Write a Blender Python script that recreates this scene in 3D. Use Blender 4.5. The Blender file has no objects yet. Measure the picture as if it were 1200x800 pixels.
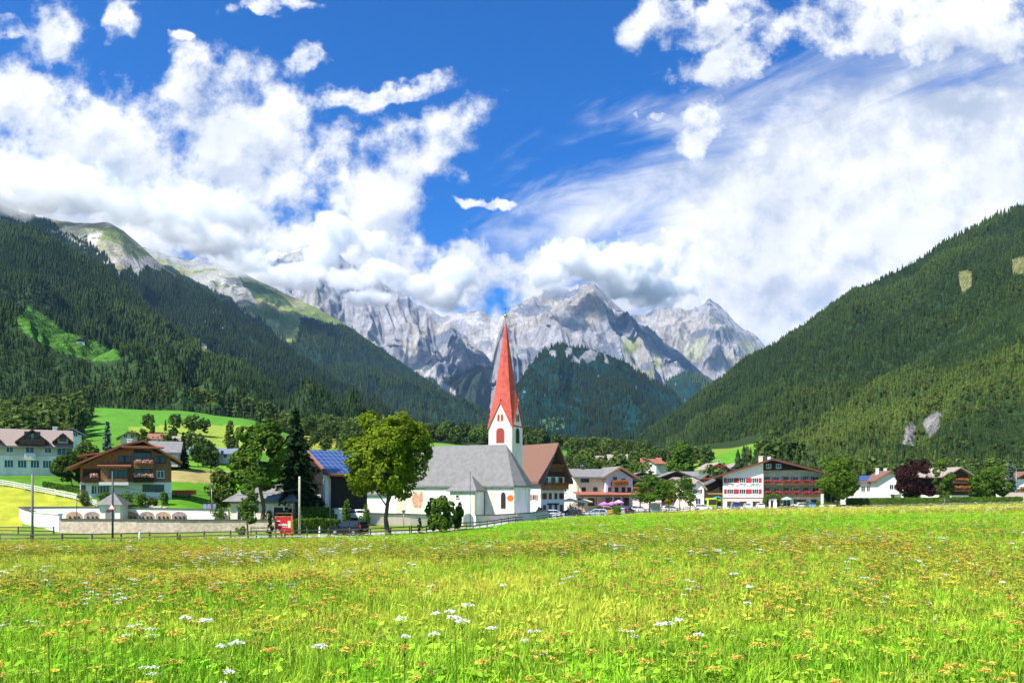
import bpy, bmesh, math, random
import numpy as np
from mathutils import Vector, Matrix
R = math.radians
C = bpy.context.scene.collection
sc = bpy.context.scene
F = 933.0          # focal length in pixels of a 1200 px wide frame
CX, HY = 600.0, 575.0
EYE = 1.7
# ------------------------------------------------------------------ camera
cd = bpy.data.cameras.new('camera'); cam = bpy.data.objects.new('camera', cd); C.objects.link(cam)
cam.location = (0, 0, EYE); cam.rotation_euler = (R(90), 0, 0)
cd.sensor_width = 36; cd.lens = 36*F/1200; cd.shift_y = (HY-400)/1200
cd.clip_start = 0.1; cd.clip_end = 60000
sc.camera = cam
# ------------------------------------------------------------------ light
SUN_AZ, SUN_EL = 50, 50          # degrees to the left of straight behind the camera, above the horizon
sx, sy, sz = -math.sin(R(SUN_AZ))*math.cos(R(SUN_EL)), -math.cos(R(SUN_AZ))*math.cos(R(SUN_EL)), math.sin(R(SUN_EL))
sl = bpy.data.lights.new('sun', 'SUN'); sl.energy = 5.0; sl.angle = R(0.5); sl.color = (1, .955, .88)
so = bpy.data.objects.new('sun', sl); C.objects.link(so)
so.rotation_euler = Vector((sx, sy, sz)).to_track_quat('Z', 'Y').to_euler()
EXPOSURE = 0.92
sc.view_settings.view_transform = 'Standard'; sc.view_settings.look = 'None'
sc.view_settings.exposure = EXPOSURE; sc.view_settings.gamma = 1; sc.view_settings.use_curve_mapping = False
cy = sc.cycles
cy.use_denoising = True
cy.max_bounces = 9; cy.diffuse_bounces = 3; cy.glossy_bounces = 2; cy.transmission_bounces = 2
cy.volume_bounces = 8; cy.volume_step_rate = 2.0; cy.volume_max_steps = 256; cy.transparent_max_bounces = 6; cy.caustics_reflective = False; cy.caustics_refractive = False
cy.sample_clamp_indirect = 4

class NT:
    """small helper to write node trees"""
    def __init__(s, nt): s.nt = nt; s.N = nt.nodes; s.L = nt.links
    def n(s, t, **k):
        x = s.N.new(t)
        for a, b in k.items(): setattr(x, a, b)
        return x
    def put(s, sock, v):
        if isinstance(v, bpy.types.NodeSocket): s.L.new(v, sock)
        elif v is not None: sock.default_value = v
    def m(s, op, a, b=None, c=None, clamp=False):
        x = s.n('ShaderNodeMath', operation=op, use_clamp=clamp)
        s.put(x.inputs[0], a)
        if b is not None: s.put(x.inputs[1], b)
        if c is not None: s.put(x.inputs[2], c)
        return x.outputs[0]
    def vm(s, op, a, b=None):
        x = s.n('ShaderNodeVectorMath', operation=op); s.put(x.inputs[0], a)
        if b is not None: s.put(x.inputs[1], b)
        return x.outputs[0]
    def sstep(s, v, lo, hi, a=0.0, b=1.0):
        x = s.n('ShaderNodeMapRange', interpolation_type='SMOOTHSTEP')
        s.put(x.inputs[0], v); s.put(x.inputs[1], lo); s.put(x.inputs[2], hi); s.put(x.inputs[3], a); s.put(x.inputs[4], b)
        return x.outputs[0]
    def mix(s, f, a, b, mode='MIX'):
        x = s.n('ShaderNodeMix', data_type='RGBA', blend_type=mode)
        s.put(x.inputs[0], f); s.put(x.inputs[6], a if not isinstance(a, tuple) else (*a[:3], 1)); s.put(x.inputs[7], b if not isinstance(b, tuple) else (*b[:3], 1))
        return x.outputs[2]
    def noise(s, vec, scale, detail=4, rough=.55, dist=0.0):
        x = s.n('ShaderNodeTexNoise'); s.put(x.inputs['Vector'], vec); x.inputs['Scale'].default_value = scale
        x.inputs['Detail'].default_value = detail; x.inputs['Roughness'].default_value = rough; x.inputs['Distortion'].default_value = dist
        return x.outputs['Fac']
    def xyz(s, a=0.0, b=0.0, c=0.0):
        x = s.n('ShaderNodeCombineXYZ'); s.put(x.inputs[0], a); s.put(x.inputs[1], b); s.put(x.inputs[2], c); return x.outputs[0]

# ------------------------------------------------------------------ sky with clouds (direction space, at infinity)
world = bpy.data.worlds.new('World'); sc.world = world; world.use_nodes = True
w = NT(world.node_tree); w.N.clear()
def sky_nodes():
    g = bpy.data.node_groups.new('cloud_density', 'ShaderNodeTree')
    g.interface.new_socket('P', in_out='INPUT', socket_type='NodeSocketVector')
    g.interface.new_socket('D', in_out='OUTPUT', socket_type='NodeSocketFloat')
    q = NT(g); gi = q.n('NodeGroupInput'); go = q.n('NodeGroupOutput')
    P = gi.outputs[0]
    # warp
    wn = q.n('ShaderNodeTexNoise'); q.put(wn.inputs['Vector'], P); wn.inputs['Scale'].default_value = 1.7; wn.inputs['Detail'].default_value = 5
    wv = q.vm('SUBTRACT', wn.outputs['Color'], (.5, .5, .5))
    sv = q.n('ShaderNodeVectorMath', operation='SCALE'); q.put(sv.inputs[0], wv); sv.inputs[3].default_value = .95
    PW = q.vm('ADD', P, sv.outputs[0])
    sep = q.n('ShaderNodeSeparateXYZ'); q.put(sep.inputs[0], PW); X, Y = sep.outputs[0], sep.outputs[1]
    blobs = [(.9,1.75,1.5,.85,0),(2.7,1.85,1.25,.95,0),(2.35,1.0,.62,.42,0),(3.2,1.45,.55,.6,0),(.2,1.3,.8,.5,0),(.6,2.45,1.9,.5,0),(2.3,2.65,1.6,.55,0),
        (3.95,2.0,.3,.55,0),(4.95,1.72,.75,.42,.5),(4.35,2.35,.6,.55,.6),(3.9,2.85,.7,.4,0),(5.25,3.3,.95,.42,.2),(4.6,3.0,.4,.5,0),(.65,.28,.34,.42,0),(1.4,.2,.22,.32,0),(.15,.42,.3,.15,0),
        (3.2,.04,.4,.12,0),(4.45,1.08,.8,.17,.15),(3.6,.7,.25,.2,0),(5.72,2.33,.32,.07,0),(5.75,2.95,.3,.12,0),(2.1,.45,.16,.1,0),
        (8.2,.2,.95,.28,.25),(8.7,.55,.7,.3,.6),(11.0,.28,1.7,.5,0),(8.3,1.55,.42,.36,0),(7.7,1.35,.16,.1,0),(6.75,3.1,.62,.5,0),(7.5,3.25,.8,.5,0),
        (8.4,3.2,1.1,.8,0),(9.3,3.2,1.4,.6,.2),(11.5,2.95,1.5,.5,.3),(10.6,3.5,1.8,.9,0),(9.2,4.0,1.4,.8,0),(6.15,3.45,.4,.4,0),(5.0,4.0,1.2,.5,0),(6.6,4.0,1.0,.6,0)]
    best = None
    for (cx, cy_, rx, ry, rot) in blobs:
        dx = q.m('SUBTRACT', X, cx); dy = q.m('SUBTRACT', Y, cy_)
        if rot:
            # rot>0: rises to the right in the picture (Y runs downwards)
            c, s_ = math.cos(rot), math.sin(rot)
            ex = q.m('ADD', q.m('MULTIPLY', dx, c), q.m('MULTIPLY', dy, -s_)); ey = q.m('ADD', q.m('MULTIPLY', dx, s_), q.m('MULTIPLY', dy, c))
        else: ex, ey = dx, dy
        ex = q.m('DIVIDE', ex, rx); ey = q.m('DIVIDE', ey, ry)
        r = q.m('SQRT', q.m('ADD', q.m('MULTIPLY', ex, ex), q.m('MULTIPLY', ey, ey)))
        v = q.m('SUBTRACT', 1.0, r)
        sm_ = min(rx, ry)
        if sm_ < .45: v = q.m('MINIMUM', v, .12+.75*sm_)
        if best is None: best = v
        else: best = q.m('SMOOTH_MAX', best, v, .3)
    # everywhere outside the photograph: loose random clouds
    n1 = q.noise(P, 1.5, 10, .64)
    n2 = q.noise(P, .35, 3, .5)
    far = q.m('MULTIPLY', q.m('SUBTRACT', n2, .62), 4.0)
    ext = q.m('MAXIMUM', q.m('SUBTRACT', q.m('ABSOLUTE', q.m('SUBTRACT', X, 6)), 6.3), q.m('SUBTRACT', q.m('MULTIPLY', Y, -1), .2), clamp=True)
    far = q.m('ADD', q.m('MULTIPLY', far, ext), q.m('MULTIPLY', q.m('SUBTRACT', 1.0, ext), -3.0))
    best = q.m('MAXIMUM', q.m('MAXIMUM', best, -1.0), far)
    D = q.m('ADD', best, q.m('MULTIPLY', q.m('SUBTRACT', n1, .43), 2.6))
    q.put(go.inputs[0], D)
    tc = w.n('ShaderNodeTexCoord'); sp = w.n('ShaderNodeSeparateXYZ'); w.put(sp.inputs[0], tc.outputs['Generated'])
    yy = w.m('MAXIMUM', w.m('ABSOLUTE', sp.outputs[1]), .08)
    X = w.m('ADD', w.m('MULTIPLY', w.m('DIVIDE', sp.outputs[0], yy), F/100), CX/100)
    Y = w.m('SUBTRACT', HY/100, w.m('MULTIPLY', w.m('DIVIDE', sp.outputs[2], yy), F/100))
    P = w.xyz(X, Y, 3.3)
    def D_at(P):
        n = w.n('ShaderNodeGroup'); n.node_tree = g; w.put(n.inputs[0], P); return n.outputs[0]
    D0 = D_at(P); D1 = D_at(w.vm('ADD', P, (-.1, -.2, 0)))
    mask = w.sstep(D0, .0, .7)
    # cirrus veils, stretched streaks rising to the right
    rot = w.n('ShaderNodeVectorRotate', rotation_type='Z_AXIS'); w.put(rot.inputs['Vector'], P); rot.inputs['Angle'].default_value = .33
    st = w.vm('MULTIPLY', rot.outputs[0], (.32, 1.25, 1))
    cn = w.noise(st, 1.5, 8, .6, .6)
    ex = w.m('DIVIDE', w.m('SUBTRACT', X, 10.3), 4.0); ey = w.m('DIVIDE', w.m('SUBTRACT', w.m('ADD', Y, w.m('MULTIPLY', X, .22)), 4.55), 1.9)
    cr = w.m('SUBTRACT', 1.0, w.m('SQRT', w.m('ADD', w.m('MULTIPLY', ex, ex), w.m('MULTIPLY', ey, ey))))
    ci = w.sstep(w.m('ADD', cr, w.m('MULTIPLY', w.m('SUBTRACT', cn, .5), 1.5)), -.2, .5, 0.0, .96)
    soft = w.noise(w.vm('ADD', P, (7, 3, 1)), .9, 5, .55)
    lit = w.sstep(w.m('SUBTRACT', D0, D1), -.55, .5)
    lit = w.m('ADD', w.m('MULTIPLY', lit, .62), w.m('MULTIPLY', w.sstep(soft, .32, .62), .38))
    ccol = w.mix(lit, (.50, .56, .68), (1.06, 1.05, 1.04))
    nis = w.n('ShaderNodeTexSky', sky_type='NISHITA', sun_disc=False)
    nis.sun_elevation = R(SUN_EL); nis.sun_rotation = R(180+SUN_AZ); nis.altitude = 1200; nis.dust_density = .3; nis.ozone_density = 2.5
    hs = w.n('ShaderNodeHueSaturation'); w.put(hs.inputs['Color'], nis.outputs[0]); hs.inputs['Saturation'].default_value = 1.55; hs.inputs['Value'].default_value = .76
    b1 = w.n('ShaderNodeBackground'); w.put(b1.inputs[0], w.mix(1.0, hs.outputs[0], (.04, .90, 1.22), 'MULTIPLY')); b1.inputs[1].default_value = .11
    b2 = w.n('ShaderNodeBackground'); w.put(b2.inputs[0], ccol); b2.inputs[1].default_value = .62
    allm = w.m('MAXIMUM', mask, ci, clamp=True)
    ms = w.n('ShaderNodeMixShader'); w.put(ms.inputs[0], allm); w.L.new(b1.outputs[0], ms.inputs[1]); w.L.new(b2.outputs[0], ms.inputs[2])
    o = w.n('ShaderNodeOutputWorld'); w.L.new(ms.outputs[0], o.inputs[0])
sky_nodes()
world.cycles.sampling_method = 'MANUAL'; world.cycles.sample_map_resolution = 512

# ------------------------------------------------------------------ numbers: noise, terrain
rng = np.random.default_rng(7)
_perm = rng.random((256, 256))
def vnoise(x, y):
    x = np.asarray(x, float); y = np.asarray(y, float)
    xi = np.floor(x).astype(int); yi = np.floor(y).astype(int); fx = x-xi; fy = y-yi
    fx = fx*fx*(3-2*fx); fy = fy*fy*(3-2*fy)
    a = _perm[xi & 255, yi & 255]; b = _perm[(xi+1) & 255, yi & 255]; c = _perm[xi & 255, (yi+1) & 255]; d = _perm[(xi+1) & 255, (yi+1) & 255]
    return (a*(1-fx)+b*fx)*(1-fy)+(c*(1-fx)+d*fx)*fy
def fbm(x, y, o=5, g=.5):
    s = 0; a = 1; t = 0
    for i in range(o):
        s = s+a*(vnoise(x*2**i+i*17.3, y*2**i+i*9.1)-.5)*2; t += a; a *= g
    return s/t
def ridged(x, y, o=5, g=.55):
    s = 0; a = 1; t = 0
    for i in range(o):
        s = s+a*(1-2*np.abs(vnoise(x*2**i+i*13.7, y*2**i+i*5.9)-.5)*2); t += a; a *= g
    return s/t
def W(px, py, d): return Vector(((px-CX)/F*d, d, EYE+(HY-py)/F*d))
def proj(x, y, z):
    y = np.maximum(y, .5); return CX+F*x/y, HY-F*(z-EYE)/y
def inpoly(px, py, poly):
    ins = np.zeros(np.shape(px), bool); n = len(poly)
    for i in range(n):
        x1, y1 = poly[i]; x2, y2 = poly[(i+1) % n]
        if y1 == y2: continue
        c = ((y1 > py) != (y2 > py)) & (px < (x2-x1)*(py-y1)/(y2-y1)+x1); ins ^= c
    return ins
COLS = {
 -400:[(70,645),(100,625),(138,560),(150,548),(220,540),(330,510),(450,490),(600,480)],
 0:[(78,638),(100,624),(118,614),(138,567),(150,556),(220,545),(330,520),(450,497),(600,480)],
 60:[(80,637),(100,626),(118,614),(134,579),(150,557),(220,543),(330,518),(450,490),(600,476)],
 120:[(83,636),(100,628),(118,616),(128,591),(136,580),(150,572),(220,545),(330,512),(450,482),(600,476)],
 200:[(86,635),(100,628),(118,615),(130,590),(150,579),(220,546),(330,515),(450,486),(600,480)],
 280:[(89,633),(100,627),(118,616),(135,604),(160,590),(220,555),(330,524),(450,495),(600,488)],
 350:[(91,632),(105,625),(120,614),(140,600),(170,587),(220,560),(330,530),(450,514),(600,508)],
 420:[(95,630),(105,624),(120,616),(150,605),(180,595),(250,565),(330,535),(450,520),(600,512)],
 500:[(102,626),(120,618),(150,607),(180,600),(250,570),(330,540),(450,522),(600,515)],
 560:[(112,620),(125,617),(150,607),(180,600),(250,572),(330,545),(450,528),(600,518)],
 620:[(135,611),(150,608),(180,602),(250,580),(330,552),(450,535),(600,523)],
 700:[(165,605),(180,603),(215,595),(270,575),(350,550),(450,537),(600,525)],
 780:[(190,600.5),(205,598),(230,594),(280,578),(350,556),(450,545),(600,528)],
 850:[(205,597),(220,595.5),(240,592),(300,572),(360,556),(450,540),(550,525),(700,518)],
 900:[(208,596),(220,595),(240,592),(300,572),(360,553),(450,530),(520,520),(700,505)],
 1000:[(210,594),(225,593.5),(300,588),(400,575),(600,560)],
 1200:[(200,590.5),(215,590),(300,585),(400,575),(600,560)],
 1600:[(180,588),(215,588),(300,583),(400,575),(600,560)]}
_cp = sorted(COLS)
ND, NA = 420, 900
_ld = np.linspace(math.log(2.5), math.log(13000), ND); _dd = np.exp(_ld)
_an = np.concatenate([np.linspace(-180, -50, 60, endpoint=False), np.linspace(-50, 50, NA-120, endpoint=False), np.linspace(50, 180, 60)])
def _build():
    Z = np.zeros((len(_cp), ND))
    for i, c in enumerate(_cp):
        pts = COLS[c]; dn = [0, 7]+[p[0] for p in pts]+[1000, 3500, 13000]
        zn = [-1.7, -1.7]+[(HY-p[1])/F*p[0] for p in pts]+[53, 185, 185]
        Z[i] = np.interp(_dd, dn, zn)
    G = np.zeros((NA, ND))
    for j, a in enumerate(_an):
        pxa = CX+F*math.tan(R(max(-55, min(55, a))))
        pxa = min(max(pxa, _cp[0]), _cp[-1])
        i = max(0, min(len(_cp)-2, int(np.searchsorted(_cp, pxa))-1)); t = (pxa-_cp[i])/(_cp[i+1]-_cp[i]); t = t*t*(3-2*t)
        G[j] = Z[i]*(1-t)+Z[i+1]*t
        if abs(a) > 70:
            k = min(1, (abs(a)-70)/40); G[j] = G[j]*(1-k)+(-1.7-.01*np.minimum(_dd, 200))*k
    for _ in range(3):      # smooth
        H = G.copy(); H[:, 1:-1] = (G[:, :-2]+2*G[:, 1:-1]+G[:, 2:])/4; G = H
        H = G.copy(); H[1:-1] = (G[:-2]+2*G[1:-1]+G[2:])/4; G = H
    for _ in range(14):
        H = G.copy(); H[1:-1] = (G[:-2]+2*G[1:-1]+G[2:])/4; G = H
    A = np.radians(_an)[:, None]; X = np.sin(A)*_dd; Y = np.cos(A)*_dd
    # distances above are depths (y), so stretch the radius
    G += fbm(X/9, Y/9, 4)*.10*np.clip(_dd/30, .3, 1)*np.clip((400-_dd)/200, 0, 1)
    G += fbm(X/90, Y/90, 4)*np.clip((_dd-220)/150, 0, 3)*1.2
    return G+EYE
# the table is written in depth; grid radius r -> depth r*cos(a) inside the front sector
_GR = _build()
def Gz(x, y):
    """height of the ground"""
    x = np.asarray(x, float); y = np.asarray(y, float)
    a = np.degrees(np.arctan2(x, y)); rr = np.hypot(x, y)
    dep = np.where(np.abs(a) < 55, np.maximum(y, .1), rr*math.cos(R(55)))
    dep = np.clip(dep, _dd[0]*1.001, _dd[-1]*.999)
    ja = np.interp(a, _an, np.arange(NA)); jd = np.interp(np.log(dep), _ld, np.arange(ND))
    i = np.clip(np.floor(ja).astype(int), 0, NA-2); k = np.clip(np.floor(jd).astype(int), 0, ND-2); f = ja-i; g = jd-k
    return (_GR[i, k]*(1-f)+_GR[i+1, k]*f)*(1-g)+(_GR[i, k+1]*(1-f)+_GR[i+1, k+1]*f)*g
def gnd(x, y): return float(Gz(x, y))

# ------------------------------------------------------------------ mesh helpers
def link(o, parent=None):
    C.objects.link(o)
    if parent is not None: o.parent = parent
    return o
def mesh_np(name, V, Fc, mat=None, parent=None, smooth=False, col=None):
    """V (n,3), Fc (m,k) with equal k"""
    me = bpy.data.meshes.new(name); V = np.asarray(V, np.float32); Fc = np.asarray(Fc, np.int32); m, k = Fc.shape
    me.vertices.add(len(V)); me.vertices.foreach_set('co', V.ravel())
    me.loops.add(m*k); me.loops.foreach_set('vertex_index', Fc.ravel())
    me.polygons.add(m); me.polygons.foreach_set('loop_start', np.arange(0, m*k, k, dtype=np.int32))
    me.polygons.foreach_set('loop_total', np.full(m, k, np.int32))
    if smooth: me.polygons.foreach_set('use_smooth', np.ones(m, bool))
    me.update(calc_edges=True)
    if col is not None:
        at = me.color_attributes.new('col', 'FLOAT_COLOR', 'POINT'); c4 = np.ones((len(V), 4), np.float32); c4[:, :col.shape[1]] = col
        at.data.foreach_set('color', c4.ravel())
    if mat: me.materials.append(mat)
    return link(bpy.data.objects.new(name, me), parent)
class MB:
    def __init__(s): s.v = []; s.f = []
    def add(s, vs, fs, M=None):
        b = len(s.v)
        s.v += [tuple(M @ Vector(v)) if M else tuple(v) for v in vs]; s.f += [tuple(b+i for i in f) for f in fs]; return s
    def box(s, x0, x1, y0, y1, z0, z1, M=None):
        return s.add([(x0,y0,z0),(x1,y0,z0),(x1,y1,z0),(x0,y1,z0),(x0,y0,z1),(x1,y0,z1),(x1,y1,z1),(x0,y1,z1)],
                     [(0,3,2,1),(4,5,6,7),(0,1,5,4),(1,2,6,5),(2,3,7,6),(3,0,4,7)], M)
    def bar(s, a, b, w, h=None, up=(0,0,1)):
        a = Vector(a); b = Vector(b); t = (b-a); L = t.length; t.normalize(); h = h or w
        x = t.cross(Vector(up));
        if x.length < 1e-4: x = Vector((1,0,0))
        x.normalize(); z = x.cross(t)
        M = Matrix(((x.x,t.x,z.x,a.x),(x.y,t.y,z.y,a.y),(x.z,t.z,z.z,a.z),(0,0,0,1)))
        return s.box(-w/2, w/2, 0, L, -h/2, h/2, M)
    def cyl(s, a, b, r0, r1=None, n=10, cap=True):
        a = Vector(a); b = Vector(b); r1 = r0 if r1 is None else r1; q = (b-a).to_track_quat('Z', 'Y').to_matrix()
        vs = []
        for p, r in ((a, r0), (b, r1)):
            for i in range(n): vs.append(p+q @ Vector((r*math.cos(2*math.pi*i/n), r*math.sin(2*math.pi*i/n), 0)))
        fs = [(i, (i+1) % n, n+(i+1) % n, n+i) for i in range(n)]
        if cap: fs += [tuple(range(n-1, -1, -1)), tuple(range(n, 2*n))]
        return s.add(vs, fs)
    def prism(s, poly, z0, z1, M=None):     # poly in xy, ccw
        n = len(poly); return s.add([(x, y, z0) for x, y in poly]+[(x, y, z1) for x, y in poly],
            [tuple(range(n-1, -1, -1)), tuple(range(n, 2*n))]+[(i, (i+1) % n, n+(i+1) % n, n+i) for i in range(n)], M)
    def prismy(s, poly, y0, y1):            # poly in xz seen from -y, ccw
        n = len(poly); return s.add([(x, y0, z) for x, z in poly]+[(x, y1, z) for x, z in poly],
            [tuple(range(n)), tuple(range(2*n-1, n-1, -1))]+[(i, n+i, n+(i+1) % n, (i+1) % n) for i in range(n)])
    def prismx(s, poly, x0, x1):            # poly in yz
        n = len(poly); return s.add([(x0, y, z) for y, z in poly]+[(x1, y, z) for y, z in poly],
            [tuple(range(n-1, -1, -1)), tuple(range(n, 2*n))]+[(i, (i+1) % n, n+(i+1) % n, n+i) for i in range(n)])
    def ball(s, c, rx, ry=None, rz=None, n=8):
        ry = ry or rx; rz = rz or rx; vs = [(c[0], c[1], c[2]-rz)]; m = max(3, n//2)
        for i in range(1, m):
            t = math.pi*i/m
            for j in range(n): vs.append((c[0]+rx*math.sin(t)*math.cos(2*math.pi*j/n), c[1]+ry*math.sin(t)*math.sin(2*math.pi*j/n), c[2]-rz*math.cos(t)))
        vs.append((c[0], c[1], c[2]+rz)); k = len(vs)-1
        fs = [(0, 1+(j+1) % n, 1+j) for j in range(n)]
        for i in range(m-2):
            for j in range(n): a = 1+i*n; fs.append((a+j, a+(j+1) % n, a+n+(j+1) % n, a+n+j))
        fs += [(k, 1+(m-2)*n+j, 1+(m-2)*n+(j+1) % n) for j in range(n)]
        return s.add(vs, fs)
    def obj(s, name, mat, parent=None, smooth=False, bevel=0, label=None):
        me = bpy.data.meshes.new(name); me.from_pydata(s.v, [], s.f)
        bm = bmesh.new(); bm.from_mesh(me)
        bmesh.ops.recalc_face_normals(bm, faces=bm.faces)
        if bevel: bmesh.ops.bevel(bm, geom=list(bm.edges), offset=bevel, segments=2, affect='EDGES', profile=.6)
        bm.to_mesh(me); bm.free()
        if smooth:
            me.polygons.foreach_set('use_smooth', [True]*len(me.polygons))
        if mat: me.materials.append(mat)
        o = link(bpy.data.objects.new(name, me), parent)
        if label: o['label'] = label
        return o
def tag(o, label=None, cat=None, group=None, kind=None):
    if label: o['label'] = label
    if cat: o['category'] = cat
    if group: o['group'] = group
    if kind: o['kind'] = kind
    return o
def thing(name, label, cat, x, y, z=None, rot=0, group=None):
    o = bpy.data.objects.new(name, None); C.objects.link(o); o.empty_display_size = .5
    o.location = (x, y, gnd(x, y) if z is None else z); o.rotation_euler = (0, 0, R(rot)); return tag(o, label, cat, group)
def at(px, d): return ((px-CX)/F*d, d)
def copy_tree(o, parent=None):
    c = o.copy(); C.objects.link(c)
    if parent is not None: c.parent = parent
    for ch in list(o.children): copy_tree(ch, c)
    return c

# ------------------------------------------------------------------ materials
MATS = {}
def mat(name, col, rough=.8, var=.12, scale=3.0, bump=0.0, spec=.3, metal=0, col2=None, coord='Object', detail=5, wave=None, wavec=.6, stretch=(1,1,1)):
    if name in MATS: return MATS[name]
    m = bpy.data.materials.new(name); m.use_nodes = True; q = NT(m.node_tree); q.N.clear()
    tc = q.n('ShaderNodeTexCoord'); v = tc.outputs[coord]
    if stretch != (1,1,1): v = q.vm('MULTIPLY', v, stretch)
    no = q.noise(v, scale, detail, .6)
    f = q.sstep(no, .3, .7)
    lo = tuple(c*(1-var) for c in col) if col2 is None else col
    hi = tuple(min(1, c*(1+var)) for c in col) if col2 is None else col2
    c = q.mix(f, lo, hi)
    hgt = no
    if wave:   # (direction, scale)
        wv = q.n('ShaderNodeTexWave', wave_type='BANDS', bands_direction=wave[0], wave_profile='SAW'); q.put(wv.inputs['Vector'], tc.outputs[coord])
        wv.inputs['Scale'].default_value = wave[1]; wv.inputs['Distortion'].default_value = .3; wv.inputs['Detail'].default_value = 2
        k = q.sstep(wv.outputs['Fac'], 0, .22, wavec, 1.0)
        c = q.mix(1.0, c, q.xyz(k, k, k), 'MULTIPLY'); hgt = wv.outputs['Fac']
    b = q.n('ShaderNodeBsdfPrincipled'); q.put(b.inputs['Base Color'], c); b.inputs['Roughness'].default_value = rough
    b.inputs['Specular IOR Level'].default_value = spec; b.inputs['Metallic'].default_value = metal
    if bump:
        bp = q.n('ShaderNodeBump'); bp.inputs['Strength'].default_value = bump; bp.inputs['Distance'].default_value = .05; q.put(bp.inputs['Height'], hgt); q.L.new(bp.outputs[0], b.inputs['Normal'])
    o = q.n('ShaderNodeOutputMaterial'); q.L.new(b.outputs[0], o.inputs[0]); MATS[name] = m; return m
def leafmat(name, c1, c2, trans=.35, scale=.6, tint=None, rnd=.25):
    """foliage: noise patches between two greens; tint = read 'tint' of the instancer (0..1) towards a third colour"""
    if name in MATS: return MATS[name]
    m = bpy.data.materials.new(name); m.use_nodes = True; q = NT(m.node_tree); q.N.clear()
    ge = q.n('ShaderNodeNewGeometry')
    f = q.sstep(q.noise(ge.outputs['Position'], scale, 3, .6), .35, .65)
    c = q.mix(f, c1, c2)
    if tint:
        a = q.n('ShaderNodeAttribute', attribute_type='INSTANCER', attribute_name='tint'); c = q.mix(a.outputs['Fac'], c, tint)
        a2 = q.n('ShaderNodeAttribute', attribute_type='INSTANCER', attribute_name='lum')
        c = q.mix(1.0, c, q.xyz(a2.outputs['Fac'], a2.outputs['Fac'], a2.outputs['Fac']), 'MULTIPLY')
    ri = ge.outputs['Random Per Island']
    k = q.sstep(ri, 0, 1, 1-rnd, 1+rnd)
    c = q.mix(1.0, c, q.xyz(k, k, k), 'MULTIPLY')
    d = q.n('ShaderNodeBsdfDiffuse'); q.put(d.inputs[0], c); t = q.n('ShaderNodeBsdfTranslucent'); q.put(t.inputs[0], c)
    ms = q.n('ShaderNodeMixShader'); ms.inputs[0].default_value = trans; q.L.new(d.outputs[0], ms.inputs[1]); q.L.new(t.outputs[0], ms.inputs[2])
    o = q.n('ShaderNodeOutputMaterial'); q.L.new(ms.outputs[0], o.inputs[0]); MATS[name] = m; return m
def colmat(name, kind):
    """terrain: vertex colour 'col' varied by procedural noise"""
    m = bpy.data.materials.new(name); m.use_nodes = True; q = NT(m.node_tree); q.N.clear()
    a = q.n('ShaderNodeAttribute', attribute_type='GEOMETRY', attribute_name='col'); ge = q.n('ShaderNodeNewGeometry'); P = ge.outputs['Position']
    if kind == 'ground':
        n1 = q.sstep(q.noise(P, .35, 6, .65), .3, .7, .8, 1.15); n2 = q.sstep(q.noise(P, 6, 4, .7), .3, .7, .75, 1.25); k = q.m('MULTIPLY', n1, n2)
        h = q.noise(P, 4, 4, .7); bs, bd = .5, .1
    elif kind == 'forest':
        n1 = q.sstep(q.noise(P, .004, 6, .6), .3, .7, .7, 1.3); n2 = q.sstep(q.noise(P, .12, 4, .7), .3, .7, .55, 1.35); k = q.m('MULTIPLY', n1, n2)
        h = q.noise(P, .12, 3, .7); bs, bd = 1, 8
    else:
        Ps = q.vm('MULTIPLY', P, (1, 1, .35))
        n1 = q.sstep(q.noise(Ps, .006, 9, .68), .3, .7, .62, 1.22); n2 = q.sstep(q.noise(Ps, .03, 6, .75), .32, .68, .72, 1.15); k = q.m('MULTIPLY', n1, n2)
        h = q.noise(P, .012, 9, .75); bs, bd = 1, 55
    c = q.mix(1.0, a.outputs['Color'], q.xyz(k, k, k), 'MULTIPLY')
    b = q.n('ShaderNodeBsdfDiffuse'); q.put(b.inputs[0], c)
    bp = q.n('ShaderNodeBump'); bp.inputs['Strength'].default_value = bs; bp.inputs['Distance'].default_value = bd; q.put(bp.inputs['Height'], h); q.L.new(bp.outputs[0], b.inputs['Normal'])
    o = q.n('ShaderNodeOutputMaterial'); q.L.new(b.outputs[0], o.inputs[0]); return m
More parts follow.
